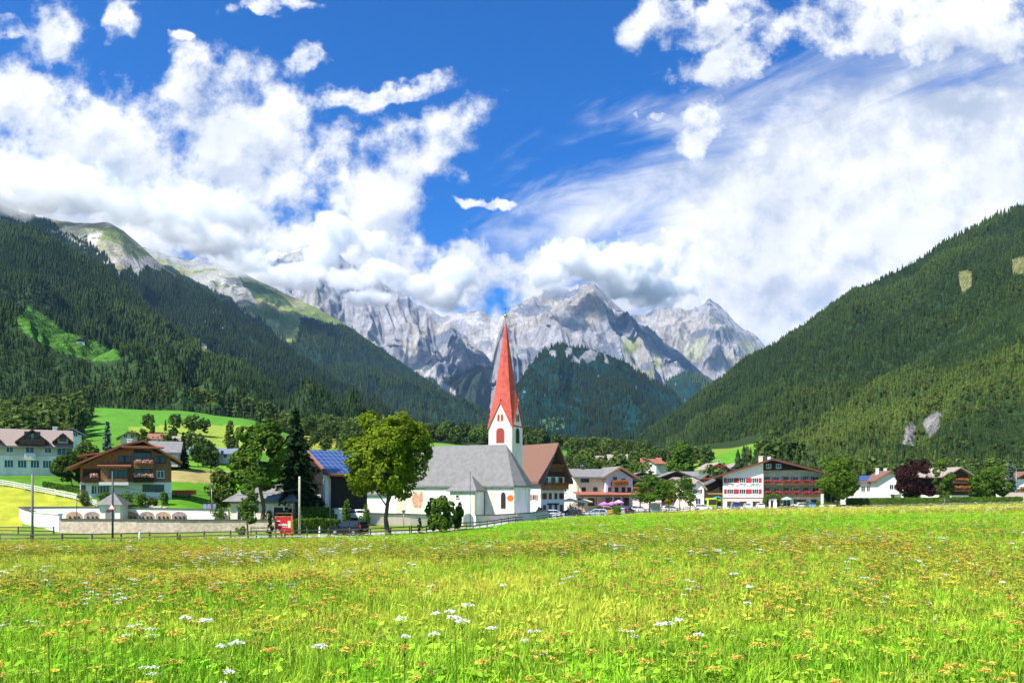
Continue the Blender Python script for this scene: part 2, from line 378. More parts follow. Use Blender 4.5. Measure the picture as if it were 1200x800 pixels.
# ------------------------------------------------------------------ ground sheet
def build_ground():
    A = np.radians(_an)
    # grid in (angle, depth)
    AA = A[:, None]; deg = np.abs(_an)[:, None]
    rad = np.where(deg < 55, _dd[None, :]/np.cos(AA), _dd[None, :]/math.cos(R(55)))
    X = np.sin(AA)*rad; Y = np.cos(AA)*rad; Z = Gz(X, Y)
    n, m = X.shape
    V = np.stack([X, Y, Z], -1).reshape(-1, 3)
    i = np.arange(n-1)[:, None]; k = np.arange(m-1)[None, :]; b = i*m+k
    Fc = np.stack([b, b+1, b+m+1, b+m], -1).reshape(-1, 4)
    # centre fan
    V = np.vstack([V, [[0, 0, gnd(0, 1)]]]); ci = len(V)-1
    j = np.arange(n-1)*m; fan = np.stack([np.full(n-1, ci), j, j+m, np.full(n-1, ci)], -1)
    x, y, z = V[:, 0], V[:, 1], V[:, 2]; px, py = proj(x, y, z); d = y
    mead = np.array([.16, .25, .035])
    col = np.tile(mead, (len(V), 1))
    nz = np.clip(.5+.9*fbm(x/14, y/14, 4), 0, 1)[:, None]
    col = col*(1-nz*.45)+np.array([.23, .24, .03])*nz*.45
    g1 = np.array([.09, .21, .025]); g2 = np.array([.10, .19, .035]); yl = np.array([.30, .31, .05]); tan = np.array([.33, .27, .10])
    far = (d > 125)
    col[far & (px < 780)] = g1
    def paint(poly, c, cond=None):
        mk = inpoly(px, py, poly) & (d > 60)
        if cond is not None: mk &= cond
        nn = (1+.12*fbm(x/6, y/6, 3))[:, None]
        col[mk] = (np.array(c)*nn)[mk]
    paint([(-400,560),(0,568),(60,578),(116,592),(116,600),(26,602),(24,622),(-400,640)], (.34,.36,.04))
    paint([(90,470),(320,470),(330,520),(240,522),(120,512),(90,508)], (.09,.24,.03))
    paint([(150,500),(225,497),(330,500),(330,530),(230,530),(150,515)], (.24,.32,.05))
    paint([(198,540),(285,540),(285,552),(198,550)], (.14,.30,.03))
    paint([(198,550),(285,552),(285,567),(198,564)], tan)
    paint([(198,564),(285,567),(285,600),(198,600)], (.10,.26,.02))
    paint([(345,505),(440,512),(440,524),(345,528)], yl)
    paint([(500,508),(575,510),(575,530),(500,530)], (.14,.27,.04))
    paint([(815,570),(800,556),(824,538),(895,518),(905,545),(905,560)], (.10,.26,.025))
    # hay-cut field strips right: bright green band, then pale far part
    fld = (px > 560) & (d < 215) & (px > -100)
    paint([(560,606),(700,603),(1700,606),(1700,628),(560,634)], (.13,.30,.03), fld)
    paint([(630,612),(780,599),(900,595),(1700,586),(1700,606),(700,608)], (.36,.38,.13), fld)
    # forest floor
    ff = (d > 560); col[ff] = (.03, .05, .02)
    # paved village ground
    pv = inpoly(px, py, [(600,612),(700,604),(790,600.5),(850,597),(965,595),(965,590),(840,590),(760,588),(690,590),(600,600),(560,606)]) & (d > 100) & (d < 235)
    col[pv] = (.36, .35, .34)
    o = mesh_np('ground', V, Fc, GROUND, smooth=True, col=col)
    me = o.data
    return tag(o, 'meadow and village ground of the valley floor', None, None, 'structure')
GROUND = colmat('ground_mat', 'ground'); FORESTFLOOR = colmat('forest_floor', 'forest'); ROCK = colmat('rock_mat', 'rock')
ground = build_ground()

# ------------------------------------------------------------------ mountains: crest + slope lofts with real distance
def resample(pts, n):
    p = np.array(pts, float); s = np.r_[0, np.cumsum(np.hypot(np.diff(p[:, 0]), .35*np.diff(p[:, 1])))]
    t = np.linspace(0, s[-1], n); return np.stack([np.interp(t, s, p[:, i]) for i in range(3)], -1)
def world_pts(q):
    return np.stack([(q[:, 0]-CX)/F*q[:, 2], q[:, 2], EYE+(HY-q[:, 1])/F*q[:, 2]], -1)
SURF = {}
def mountain(name, crest, foot, nu, nv, prof=1.0, amp=40, gully=0, cw=200, colour=None, material=None, crestn=1.0, sink=15, back=1.2, bmat=None, seed=0, iso=300):
    c = world_pts(resample(crest, nu)); f = world_pts(resample(foot, nu)); f[:, 2] -= sink
    v = np.linspace(0, 1, nv)[None, :, None]
    P = c[:, None, :]*(1-v)+f[:, None, :]*v
    vv = v[..., 0]
    P[..., 2] = f[:, None, 2]+(c[:, None, 2]-f[:, None, 2])*((1-vv)**prof)
    # back side
    bv = np.linspace(1, 0, 14, endpoint=False)[None, :, None]
    dirv = c-f; dirv[:, 2] = 0; bk = c+dirv*.8; bk[:, 2] = np.minimum(f[:, 2], 0)-50
    B = c[:, None, :]*(1-bv)+bk[:, None, :]*bv
    P = np.concatenate([B, P], 1); vfull = np.concatenate([-bv[0, :, 0], v[0, :, 0]])[None, :]
    ul = np.r_[0, np.cumsum(np.hypot(np.diff(c[:, 0]), np.diff(c[:, 1])))][:, None]
    X, Y = P[..., 0], P[..., 1]
    env = np.interp(vfull, [-1, -.1, 0, .12, .5, .9, 1], [.5, .5, .12*crestn, .55, 1, .5, .1])
    dz = amp*env*fbm(X/iso+seed, Y/iso+3.1*seed, 6, .55)*1.6
    if gully:
        wob = fbm(X/iso*.6+9+seed, Y/iso*.6, 3)*cw*.9
        dz += gully*env*(ridged((ul+wob)/cw+seed*3.3, vfull*1.3+np.zeros_like(ul), 5, .55)-.45)
    P[..., 2] += dz
    n, m = X.shape
    V = P.reshape(-1, 3); i = np.arange(n-1)[:, None]; k = np.arange(m-1)[None, :]; b = i*m+k
    Fc = np.stack([b, b+1, b+m+1, b+m], -1).reshape(-1, 4)
    px, py = proj(V[:, 0], V[:, 1], V[:, 2])
    vf = np.broadcast_to(vfull, X.shape).reshape(-1)
    col = colour(V, px, py, vf)
    o = mesh_np(name, V, Fc, material, smooth=True, col=col)
    tag(o, None, None, None, 'structure')
    SURF[len(SURF)] = (P[:, 14:], px.reshape(n, m)[:, 14:], py.reshape(n, m)[:, 14:])
    return o
MEADOW_L = [[(15,378),(32,360),(50,368),(80,390),(95,397),(110,398),(146,413),(140,420),(120,423),(85,418),(60,408),(30,392)],
            [(212,464),(230,456),(282,474),(276,480)], [(231,405),(240,402),(272,412),(268,417),(238,414)]]
def pm(V, px, py, base, jit=.25, s=120):
    k = (1+jit*fbm(V[:, 0]/s, V[:, 1]/s, 4))[:, None]; return np.array(base)[None]*k
def put(col, mk, c): col[mk] = c
def wob(px, py, a=6, s=30):     # rag the outlines of patches
    return px+a*fbm(px/s, py/s+5, 4), py+a*fbm(px/s+40, py/s, 4)
def c_m1(V, px, py, v):
    col = pm(V, px, py, (.025,.048,.018))
    for p in MEADOW_L: put(col, inpoly(*wob(px, py, 3, 12), p), (.06,.15,.022))
    put(col, inpoly(px, py, MEADOW_L[2]), (.18,.20,.06))
    return col
def c_m2(V, px, py, v):
    col = pm(V, px, py, (.018,.036,.020)); a, b = wob(px, py, 5, 14)
    top = inpoly(a, b, [(0,200),(60,250),(140,245),(180,290),(215,325),(240,340),(200,322),(170,312),(165,320),(155,330),(150,318),(140,330),(125,312),(100,292),(70,275),(-200,250),(-200,100)])
    put(col, top, (.30,.29,.19))
    put(col, top & (fbm(V[:,0]/90, V[:,1]/90, 4) > .1), (.15,.19,.07))
    put(col, top & (fbm(V[:,0]/60+5, V[:,1]/200, 4) > .22), (.42,.38,.33))
    put(col, (fbm(px/10, py/14, 3) > .45) & (px > 240) & (px < 285) & (py < 392) & (py > 360), (.3,.29,.28))
    return col
def c_m3(V, px, py, v):
    col = pm(V, px, py, (.016,.036,.024)); a, b = wob(px, py, 6, 18)
    top = inpoly(a, b, [(150,250),(300,290),(405,372),(400,384),(372,372),(352,372),(348,400),(335,402),(300,372),(250,340),(200,310),(120,300)])
    put(col, top, (.17,.22,.07)); put(col, top & (fbm(V[:,0]/150, V[:,1]/150, 4) > .12), (.27,.27,.13))
    put(col, top & (px < 300) & (fbm(V[:,0]/200, V[:,1]/100, 4) > -.15), (.30,.30,.27))
    put(col, top & inpoly(a, b, [(280,325),(330,345),(345,360),(300,352)]), (.06,.10,.04))
    return col
def c_rock(V, px, py, v):
    col = pm(V, px, py, (.39,.385,.405), .12, 300)
    warm = fbm(V[:,0]/500+2, V[:,1]/500, 4) > .1; put(col, warm, (.44,.415,.385))
    dk = fbm(V[:,0]/220+7, V[:,2]/160, 5) > .22; put(col, dk, (.21,.235,.29))
    return col
def c_m4(V, px, py, v):
    col = c_rock(V, px, py, v); a, b = wob(px, py, 6, 20)
    put(col, inpoly(a, b, [(300,293),(318,283),(340,290),(352,284),(350,294),(325,302),(305,304)]), (.85,.87,.9))
    put(col, inpoly(a, b, [(470,408),(500,425),(520,442),(536,460),(534,466),(515,452),(490,440),(470,425)]), (.62,.60,.57))
    low = inpoly(a, b, [(480,445),(515,440),(560,430),(600,425),(640,470),(640,560),(400,560),(430,445)]); put(col, low, (.05,.075,.05))
    put(col, inpoly(a, b, [(495,425),(505,423),(522,444),(537,458),(537,463),(525,456),(508,443)]), (.62,.60,.57))
    return col
def c_m5(V, px, py, v):
    col = pm(V, px, py, (.50,.48,.455), .12, 300); a, b = wob(px, py, 7, 20)
    put(col, fbm(V[:,0]/260+7, V[:,2]/130, 5) > .12, (.36,.36,.38))
    low = inpoly(a, b, [(520,418),(545,432),(562,420),(590,432),(610,420),(660,440),(660,560),(450,560),(480,425)]); put(col, low, (.04,.07,.045))
    put(col, low & (fbm(px/16, py/12, 4) > .3), (.26,.27,.27))
    put(col, inpoly(px, py, [(498,422),(504,420),(519,440),(534,452),(536,462),(526,456),(512,446)]), (.66,.64,.6))
    return col
def c_m6(V, px, py, v):
    col = c_rock(V, px, py, v); a, b = wob(px, py, 8, 22)
    gr = fbm(px/20+3, py/20, 4) > .22
    put(col, (b > 395) & gr & (px > 660), (.38,.39,.28)); put(col, inpoly(a, b, [(700,400),(740,400),(800,450),(800,470),(740,420)]) & gr, (.30,.35,.16))
    return col
def c_m7(V, px, py, v):
    col = pm(V, px, py, (.008,.036,.034)); a, b = wob(px, py, 5, 12)
    n = fbm(px/9, py/9, 4)
    put(col, (b < 424) & (n > .2) & (v > 0), (.22,.215,.22))
    put(col, (n > .62) & (py > 440), (.22,.24,.26))
    put(col, inpoly(px, py, [(632,494),(645,487),(663,491),(661,502),(640,504)]), (.07,.15,.06))
    return col
CLIFF = [[(1058,520),(1060,500),(1068,492),(1074,500),(1070,522)], [(1080,498),(1086,488),(1100,480),(1104,486),(1098,502),(1090,512)]]
BARE = [(1124,320),(1140,318),(1136,338),(1126,345)], [(1184,305),(1210,296),(1210,320),(1188,320)]
def c_m8(V, px, py, v):
    col = pm(V, px, py, (.026,.048,.016))
    for p in BARE: put(col, inpoly(*wob(px, py, 5, 9), p), (.17,.175,.07))
    put(col, inpoly(px, py, [(837,488),(848,483),(850,492),(840,493)]), (.4,.33,.22))
    return col
def c_m9(V, px, py, v):
    col = pm(V, px, py, (.030,.055,.016))
    for p in CLIFF: put(col, inpoly(*wob(px, py, 3, 7), p), (.19,.185,.175))
    return col
mountain('mountain_side', [(-900,150,2600),(-250,205,2100),(0,264,1750),(34,270,1720),(75,292,1680),(124,318,1620),(157,345,1550),(187,371,1500),(225,400,1420),(262,422,1350),(310,450,1250),(349,470,1150),(386,486,1050),(430,502,950),(480,516,850)],
    [(-900,480,500),(-250,470,420),(0,480,440),(100,478,460),(200,482,480),(300,490,500),(400,505,530),(480,512,560)], 420, 240, 1.0, 55, 40, 220, c_m1, FORESTFLOOR, seed=1, iso=350)
mountain('mountain_side', [(-700,60,4200),(-200,170,3700),(0,240,3300),(50,255,3200),(90,262,3150),(128,260,3100),(145,270,3080),(160,284,3050),(180,305,3000),(210,324,2900),(250,349,2800),(300,384,2650),(350,418,2500),(400,449,2300),(450,477,2100),(500,500,1900),(560,518,1700)],
    [(-700,500,1700),(-100,460,1650),(50,450,1650),(120,470,1600),(200,500,1500),(300,515,1350),(420,520,1250),(560,522,1150)], 420, 200, .95, 60, 70, 330, c_m2, FORESTFLOOR, seed=2, iso=400)
mountain('mountain_side', [(100,270,5200),(200,300,4900),(250,311,4700),(285,320,4550),(330,341,4400),(372,360,4250),(400,376,4100),(450,408,3900),(500,442,3650),(540,470,3450),(580,497,3200),(630,520,2900)],
    [(100,480,2700),(250,480,2600),(400,500,2500),(500,515,2400),(630,524,2200)], 360, 180, .95, 80, 70, 420, c_m3, FORESTFLOOR, seed=3, iso=500)
mountain('rock_mountain', [(180,300,7600),(240,300,7400),(290,298,7200),(318,287,7000),(340,290,6950),(352,281,6900),(368,277,6900),(400,298,6900),(430,313,6850),(470,338,6800),(510,366,6700),(545,392,6500),(580,430,6200),(600,455,6000)],
    [(180,460,5200),(300,470,5100),(400,480,5000),(500,495,4900),(600,515,4700)], 460, 240, .85, 230, 330, 420, c_m4, ROCK, crestn=1.8, seed=4, iso=900)
mountain('rock_mountain', [(440,345,8600),(480,352,8500),(520,366,8400),(545,362,8300),(560,359,8300),(575,366,8250),(590,363,8200),(620,372,8200),(660,400,8100)],
    [(440,490,5600),(520,500,5500),(600,505,5400),(660,505,5300)], 300, 200, 1.5, 170, 200, 520, c_m5, ROCK, crestn=2.2, seed=5, iso=800)
mountain('rock_mountain', [(560,450,6300),(585,392,6500),(600,366,6600),(625,348,6600),(650,338,6600),(672,333,6600),(690,331,6600),(708,342,6600),(735,368,6600),(752,382,6500),(775,395,6500),(810,420,6300),(840,442,6200),(870,470,6000)],
    [(560,505,4700),(640,510,4700),(720,515,4700),(790,515,4700),(870,515,4700)], 420, 240, .9, 210, 300, 380, c_m6, ROCK, crestn=1.6, seed=6, iso=800)
mountain('rock_mountain', [(700,380,7800),(735,366,7900),(762,362,8000),(785,352,8000),(812,357,8000),(825,350,8000),(832,343,8000),(845,352,8000),(862,372,7900),(880,384,7900),(902,403,7800),(935,440,7600),(970,480,7300)],
    [(700,510,6300),(790,512,6200),(880,512,6200),(970,512,6200)], 340, 220, .85, 230, 340, 420, c_m6, ROCK, crestn=2.2, seed=7, iso=800)
mountain('mountain_side', [(560,505,3500),(585,480,3600),(605,452,3700),(622,425,3750),(640,408,3800),(668,404,3800),(700,407,3800),(735,426,3750),(765,446,3700),(795,468,3600),(815,500,3500),(840,520,3400)],
    [(560,523,2300),(640,525,2300),(740,525,2300),(840,525,2300)], 320, 180, .85, 80, 120, 300, c_m7, FORESTFLOOR, crestn=1.5, seed=8, iso=450)
mountain('mountain_side', [(765,470,5200),(780,446,5300),(800,434,5300),(822,440,5300),(838,452,5300),(860,490,5200)],
    [(765,520,4400),(810,520,4400),(860,520,4400)], 120, 80, .8, 60, 80, 300, c_m7, FORESTFLOOR, seed=9, iso=400)
mountain('mountain_side', [(700,540,1500),(735,527,1600),(760,513,1700),(790,488,1750),(822,462,1800),(850,443,1800),(880,424,1800),(920,394,1800),(980,356,1750),(1050,318,1700),(1100,290,1650),(1150,262,1600),(1200,238,1550),(1400,150,1500),(1900,60,1500)],
    [(700,540,800),(740,538,760),(800,540,700),(900,535,640),(1000,555,600),(1200,560,560),(1500,560,500),(1900,560,500)], 460, 240, .95, 45, 40, 200, c_m8, FORESTFLOOR, seed=10, iso=350)
mountain('mountain_side', [(830,548,520),(860,540,560),(900,524,620),(946,502,700),(987,480,760),(1029,450,800),(1070,430,830),(1100,410,850),(1144,378,850),(1194,344,830),(1400,230,800),(1900,110,900)],
    [(830,545,430),(870,550,400),(920,572,370),(1000,583,340),(1200,583,320),(1500,580,300),(1900,580,300)], 420, 200, 1.05, 16, 16, 110, c_m9, FORESTFLOOR, seed=11, iso=160)
# ------------------------------------------------------------------ plants
def quads(cent, nrm, up, size, asp=1.0):
    """leaf-like rhombi: cent (n,3), nrm (n,3) normals, up (n,3) rough direction"""
    nrm = nrm/np.maximum(np.linalg.norm(nrm, axis=1, keepdims=True), 1e-6)
    t = np.cross(up, nrm); t /= np.maximum(np.linalg.norm(t, axis=1, keepdims=True), 1e-6); b = np.cross(nrm, t)
    s = np.asarray(size).reshape(-1, 1)
    V = np.stack([cent-t*s*.5, cent-b*s*.5*asp, cent+t*s*.5, cent+b*s*.5*asp], 1).reshape(-1, 3)
    return V, np.arange(len(V)).reshape(-1, 4)
def join(parts):
    Vs, Fs, n = [], [], 0
    for V, Fc in parts: Vs.append(V); Fs.append(np.asarray(Fc)+n); n += len(V)
    return np.vstack(Vs), np.vstack(Fs)
def rdir(n, r=rng):
    v = r.normal(size=(n, 3)); return v/np.linalg.norm(v, axis=1, keepdims=True)
def crown_mesh(lumps, n, leaf, seed=0, droop=0.0):
    """lumps (x,y,z,rx,ry,rz); leaves on the shells and inside, more on top"""
    r = np.random.default_rng(seed); L = np.array(lumps, float); wgt = (L[:, 3]*L[:, 4]+L[:, 3]*L[:, 5]); wgt /= wgt.sum()
    k = r.choice(len(L), n, p=wgt); d = rdir(n, r); rad = r.uniform(.55, 1.0, n)**.6
    # clumps inside a lump
    clump = r.normal(size=(len(L)*26, 3)); clump /= np.linalg.norm(clump, axis=1, keepdims=True)
    ci = r.integers(0, 26, n); base = clump[k*26+ci]; d = base+d*.33; d /= np.linalg.norm(d, axis=1, keepdims=True)
    c = L[k, :3]+d*L[k, 3:]*rad[:, None]
    nr = d+rdir(n, r)*.75+np.array([0, 0, .45])
    return quads(c, nr, rdir(n, r), leaf*r.uniform(.6, 1.3, n), 1.3)
def lumps_of(kind, H, Wd, base, seed):
    """crown lumps for a tree of height H, crown width Wd, crown base at z=base"""
    r = np.random.default_rng(seed); out = []; ch = H-base; cz = base+ch/2
    if kind == 'round':
        out.append((0, 0, cz, Wd*.34, Wd*.34, ch*.40))
        for i in range(20):
            a = r.uniform(0, 6.28); t = r.uniform(-.8, .9); rr = math.sqrt(max(.05, 1-abs(t)**2.2)); s = r.uniform(.13, .22)
            out.append((math.cos(a)*rr*Wd*.36, math.sin(a)*rr*Wd*.36, cz+t*ch*.40, Wd*s, Wd*s, ch*s*.85))
    elif kind == 'oval':
        out.append((0, 0, cz, Wd*.3, Wd*.3, ch*.42))
        for i in range(16):
            a = r.uniform(0, 6.28); t = -.9+1.8*i/15; rr = math.sqrt(max(.05, 1-abs(t)**2))*(1.0 if t < 0 else .85); s = r.uniform(.12, .2)
            out.append((math.cos(a)*rr*Wd*.34, math.sin(a)*rr*Wd*.34, cz+t*ch*.42, Wd*s, Wd*s, ch*s*.6))
    elif kind == 'loose':
        for i in range(14):
            a = r.uniform(0, 6.28); t = -1+2*i/13; rr = r.uniform(.1, 1)*math.sqrt(max(.1, 1-abs(t)**1.5)); s = r.uniform(.11, .2)
            out.append((math.cos(a)*rr*Wd*.34, math.sin(a)*rr*Wd*.34, cz+t*ch*.42, Wd*s, Wd*s, ch*s*.6))
    elif kind == 'column':
        for i in range(12):
            a = r.uniform(0, 6.28); t = -1+2*i/11; s = .36*math.sqrt(max(.15, 1-abs(t)**2)); out.append((math.cos(a)*Wd*.08, math.sin(a)*Wd*.08, cz+t*ch*.43, Wd*s, Wd*s, ch*.1))
    elif kind == 'bush':
        for i in range(9):
            a = r.uniform(0, 6.28); rr = r.uniform(0, .3); out.append((math.cos(a)*rr*Wd, math.sin(a)*rr*Wd, base+ch*r.uniform(.25, .62), Wd*.24, Wd*.24, ch*.34))
    return out
def trunk_mesh(H, base, r0, lumps, seed, forks=7):
    r = random.Random(seed); m = MB(); top = base+(H-base)*.6
    pts = [Vector((0, 0, -.3)), Vector((r.uniform(-.03, .03)*H, r.uniform(-.02, .02)*H, base*.6)), Vector((r.uniform(-.03, .03)*H, 0, base+(H-base)*.25)), Vector((0, 0, top))]
    rs = [r0*1.25, r0*.85, r0*.6, r0*.15]
    for i in range(3): m.cyl(pts[i], pts[i+1], rs[i], rs[i+1], 8, cap=False)
    ls = list(lumps); r.shuffle(ls)
    for l in ls[:forks]:
        st = pts[1].lerp(pts[2], r.uniform(.3, 1)); en = Vector(l[:3]); mid = st.lerp(en, .5)+Vector((0, 0, (H-base)*.04))
        m.cyl(st, mid, r0*.36, r0*.22, 6, cap=False); m.cyl(mid, en, r0*.22, r0*.06, 6, cap=False)
    return m
BARK = mat('bark', (.10, .075, .055), .95, .35, 6, bump=.5, stretch=(3, 3, .6))
LEAF = {
 'maple': leafmat('leaf_maple', (.125,.19,.012), (.20,.26,.018), .35, .5),
 'green': leafmat('leaf_green', (.07,.14,.018), (.11,.19,.025), .35, .35),
 'bright': leafmat('leaf_bright', (.09,.17,.018), (.13,.21,.025), .4, .35),
 'dark': leafmat('leaf_dark', (.04,.075,.016), (.06,.11,.02), .25, .35),
 'mid': leafmat('leaf_mid', (.08,.125,.02), (.12,.16,.03), .3, .35),
 'copper': leafmat('leaf_copper', (.030,.012,.014), (.055,.020,.022), .2, .5),
 'yellow': leafmat('leaf_yellow', (.28,.27,.02), (.40,.36,.03), .4, .5),
 'spruce': leafmat('leaf_spruce', (.016,.035,.014), (.030,.055,.018), .1, .5),
 'blue': leafmat('leaf_blue', (.07,.11,.10), (.11,.16,.14), .15, .5),
 'hedge': leafmat('leaf_hedge', (.08,.15,.02), (.11,.19,.025), .3, .8),
}
_tn = [0]
def tree(name, label, cat, px, d, top, wpx, kind='round', leafkey='green', bare=.2, ls=.42, n=2600, r0=None, group=None, dx=0, base_py=None):
    x, y = at(px, d); z = gnd(x, y); H = EYE+(HY-top)/F*d-z; Wd = wpx/F*d; _tn[0] += 1; s = _tn[0]
    t = thing(name, label, cat, x, y, z, 0, group)
    base = H*bare; lm = lumps_of(kind, H, Wd, base, s)
    trunk_mesh(H, base, r0 or max(.12, H*.018), lm, s).obj('trunk', BARK, t, smooth=True)
    V, Fc = crown_mesh(lm, int(n*2.3), ls*.66, s); mesh_np('crown', V, Fc, LEAF[leafkey], t)
    return t
def spruce_mesh(H, Rb, seed, tiers=24, leaf=.5, bare=.06, per=26):
    r = np.random.default_rng(seed); Cs, Ns, Us, Ss = [], [], [], []
    for i in range(tiers):
        f = i/(tiers-1); z = H*(bare+(1-bare)*f); R_ = Rb*(1-f)**.85*(1+.18*math.sin(i*2.1))+.12
        nb = max(5, int(per*(1-f*.6)))
        for k in range(nb):
            a = r.uniform(0, 6.28); L = R_*r.uniform(.75, 1.12); m = max(2, int(L/(leaf*.42)))
            for q in range(m):
                g = (q+.6)/m; c = np.array([math.cos(a)*L*g, math.sin(a)*L*g, z-L*(.10+.28*g)*g+r.normal()*.05])
                for s in (0, 1): Cs.append(c+r.normal(size=3)*leaf*.22); Ns.append(np.array([math.cos(a)*.5, math.sin(a)*.5, 1])+r.normal(size=3)*.55); Us.append([math.cos(a), math.sin(a), -.4]); Ss.append(leaf*r.uniform(.6, 1.15)*(1.1-.4*g))
    return quads(np.array(Cs), np.array(Ns), np.array(Us), np.array(Ss), 1.5)
def spruce(name, label, px, d, top, wpx, leafkey='spruce', tiers=24, leaf=.5, group=None, cat='tree'):
    x, y = at(px, d); z = gnd(x, y); H = EYE+(HY-top)/F*d-z; _tn[0] += 1
    t = thing(name, label, cat, x, y, z, 0, group)
    MB().cyl((0,0,-.3), (0,0,H*.93), H*.017, .03, 7, cap=False).obj('trunk', BARK, t, smooth=True)
    V, Fc = spruce_mesh(H, wpx/F*d/2, _tn[0], tiers, leaf); mesh_np('crown', V, Fc, LEAF[leafkey], t)
    return t
def bush(name, label, px, d, top, wpx, leafkey='green', n=700, ls=.3, group=None, cat='bush', kind='bush'):
    x, y = at(px, d); z = gnd(x, y); H = EYE+(HY-top)/F*d-z; Wd = wpx/F*d; _tn[0] += 1
    V, Fc = crown_mesh(lumps_of(kind, H, Wd, 0, _tn[0]), int(n*2.2), ls*.62, _tn[0])
    o = mesh_np(name, V, Fc, LEAF[leafkey]); o.location = (x, y, z); return tag(o, label, cat, group)

# ---- geometry-node scatter of small plants over points
def scatter(name, label, P, S, Rz, IDX, TINT, LUM, protos, cat=None, tilt=None):
    me = bpy.data.meshes.new(name); me.vertices.add(len(P)); me.vertices.foreach_set('co', np.asarray(P, np.float32).ravel())
    for nm, ty, dat in (('scl', 'FLOAT_VECTOR', S), ('rot', 'FLOAT_VECTOR', Rz), ('idx', 'INT', IDX), ('tint', 'FLOAT', TINT), ('lum', 'FLOAT', LUM)):
        a = me.attributes.new(nm, ty, 'POINT')
        a.data.foreach_set('vector' if ty == 'FLOAT_VECTOR' else 'value', np.asarray(dat, np.int32 if ty == 'INT' else np.float32).ravel())
    o = link(bpy.data.objects.new(name, me))
    col = bpy.data.collections.new(name+'_kinds')
    for i, p in enumerate(protos):
        p.name = '%02d_' % i+p.name
        for c_ in list(p.users_collection): c_.objects.unlink(p)
        col.objects.link(p)
    g = bpy.data.node_groups.new(name+'_scatter', 'GeometryNodeTree')
    g.interface.new_socket('Geometry', in_out='INPUT', socket_type='NodeSocketGeometry'); g.interface.new_socket('Geometry', in_out='OUTPUT', socket_type='NodeSocketGeometry')
    q = NT(g); gi = q.n('NodeGroupInput'); go = q.n('NodeGroupOutput')
    ci = q.n('GeometryNodeCollectionInfo'); ci.inputs['Collection'].default_value = col; ci.inputs['Separate Children'].default_value = True; ci.inputs['Reset Children'].default_value = True
    ip = q.n('GeometryNodeInstanceOnPoints'); ip.inputs['Pick Instance'].default_value = True
    def attr(n, t):
        a = q.n('GeometryNodeInputNamedAttribute', data_type=t); a.inputs[0].default_value = n; return a.outputs[0]
    q.L.new(gi.outputs[0], ip.inputs['Points']); q.L.new(ci.outputs[0], ip.inputs['Instance'])
    q.L.new(attr('idx', 'INT'), ip.inputs['Instance Index']); q.L.new(attr('rot', 'FLOAT_VECTOR'), ip.inputs['Rotation']); q.L.new(attr('scl', 'FLOAT_VECTOR'), ip.inputs['Scale'])
    q.L.new(ip.outputs[0], go.inputs[0])
    md = o.modifiers.new('scatter', 'NODES'); md.node_group = g
    return tag(o, label, cat, None, 'stuff')
def proto(name, V, Fc, m): return mesh_np(name, V, Fc, m)

# ---- conifer and broadleaf kinds for the woods (unit height)
WOOD_C = leafmat('wood_conifer', (.020,.040,.015), (.034,.058,.018), .08, .02, tint=(.075,.115,.022), rnd=.2)
WOOD_B = leafmat('wood_broad', (.05,.09,.02), (.085,.13,.03), .25, .02, tint=(.15,.19,.04), rnd=.3)
def wood_conifer(seed, tiers=7, sides=7):
    r = np.random.default_rng(seed); V, Fc = [], []
    for i in range(tiers):
        f = i/tiers; z1 = .10+.9*(f+1.45/tiers); z0 = .08+.9*f; R_ = .17*(1-f)**.8+.012; b = len(V); V.append((0, 0, min(z1, 1.0)))
        for k in range(sides*2):
            a = math.pi*k/sides+r.uniform(-.2, .2); rr = R_*(r.uniform(.85, 1.25) if k % 2 == 0 else r.uniform(.45, .65)); V.append((math.cos(a)*rr, math.sin(a)*rr, z0-(.03 if k % 2 == 0 else 0)+r.uniform(-.015, .015)))
        for k in range(sides*2): Fc.append((b, b+1+k, b+1+(k+1) % (2*sides), b))
    return np.array(V), np.array(Fc)
def tri_fix(name, V, Fc, m):      # fan faces as true triangles
    return mesh_np(name, V, np.asarray(Fc)[:, :3], m)
def wood_kinds():
    ps = [tri_fix('conifer_kind', *wood_conifer(i, 7, 6), WOOD_C) for i in range(3)]
    ps.append(tri_fix('conifer_kind', *wood_conifer(9, 5, 5), WOOD_C))
    for i in range(2):
        V, Fc = crown_mesh(lumps_of('round', 1.0, .62, .12, 50+i), 420, .085, 50+i); ps.append(proto('broadleaf_kind', V, Fc, WOOD_B))
    return ps
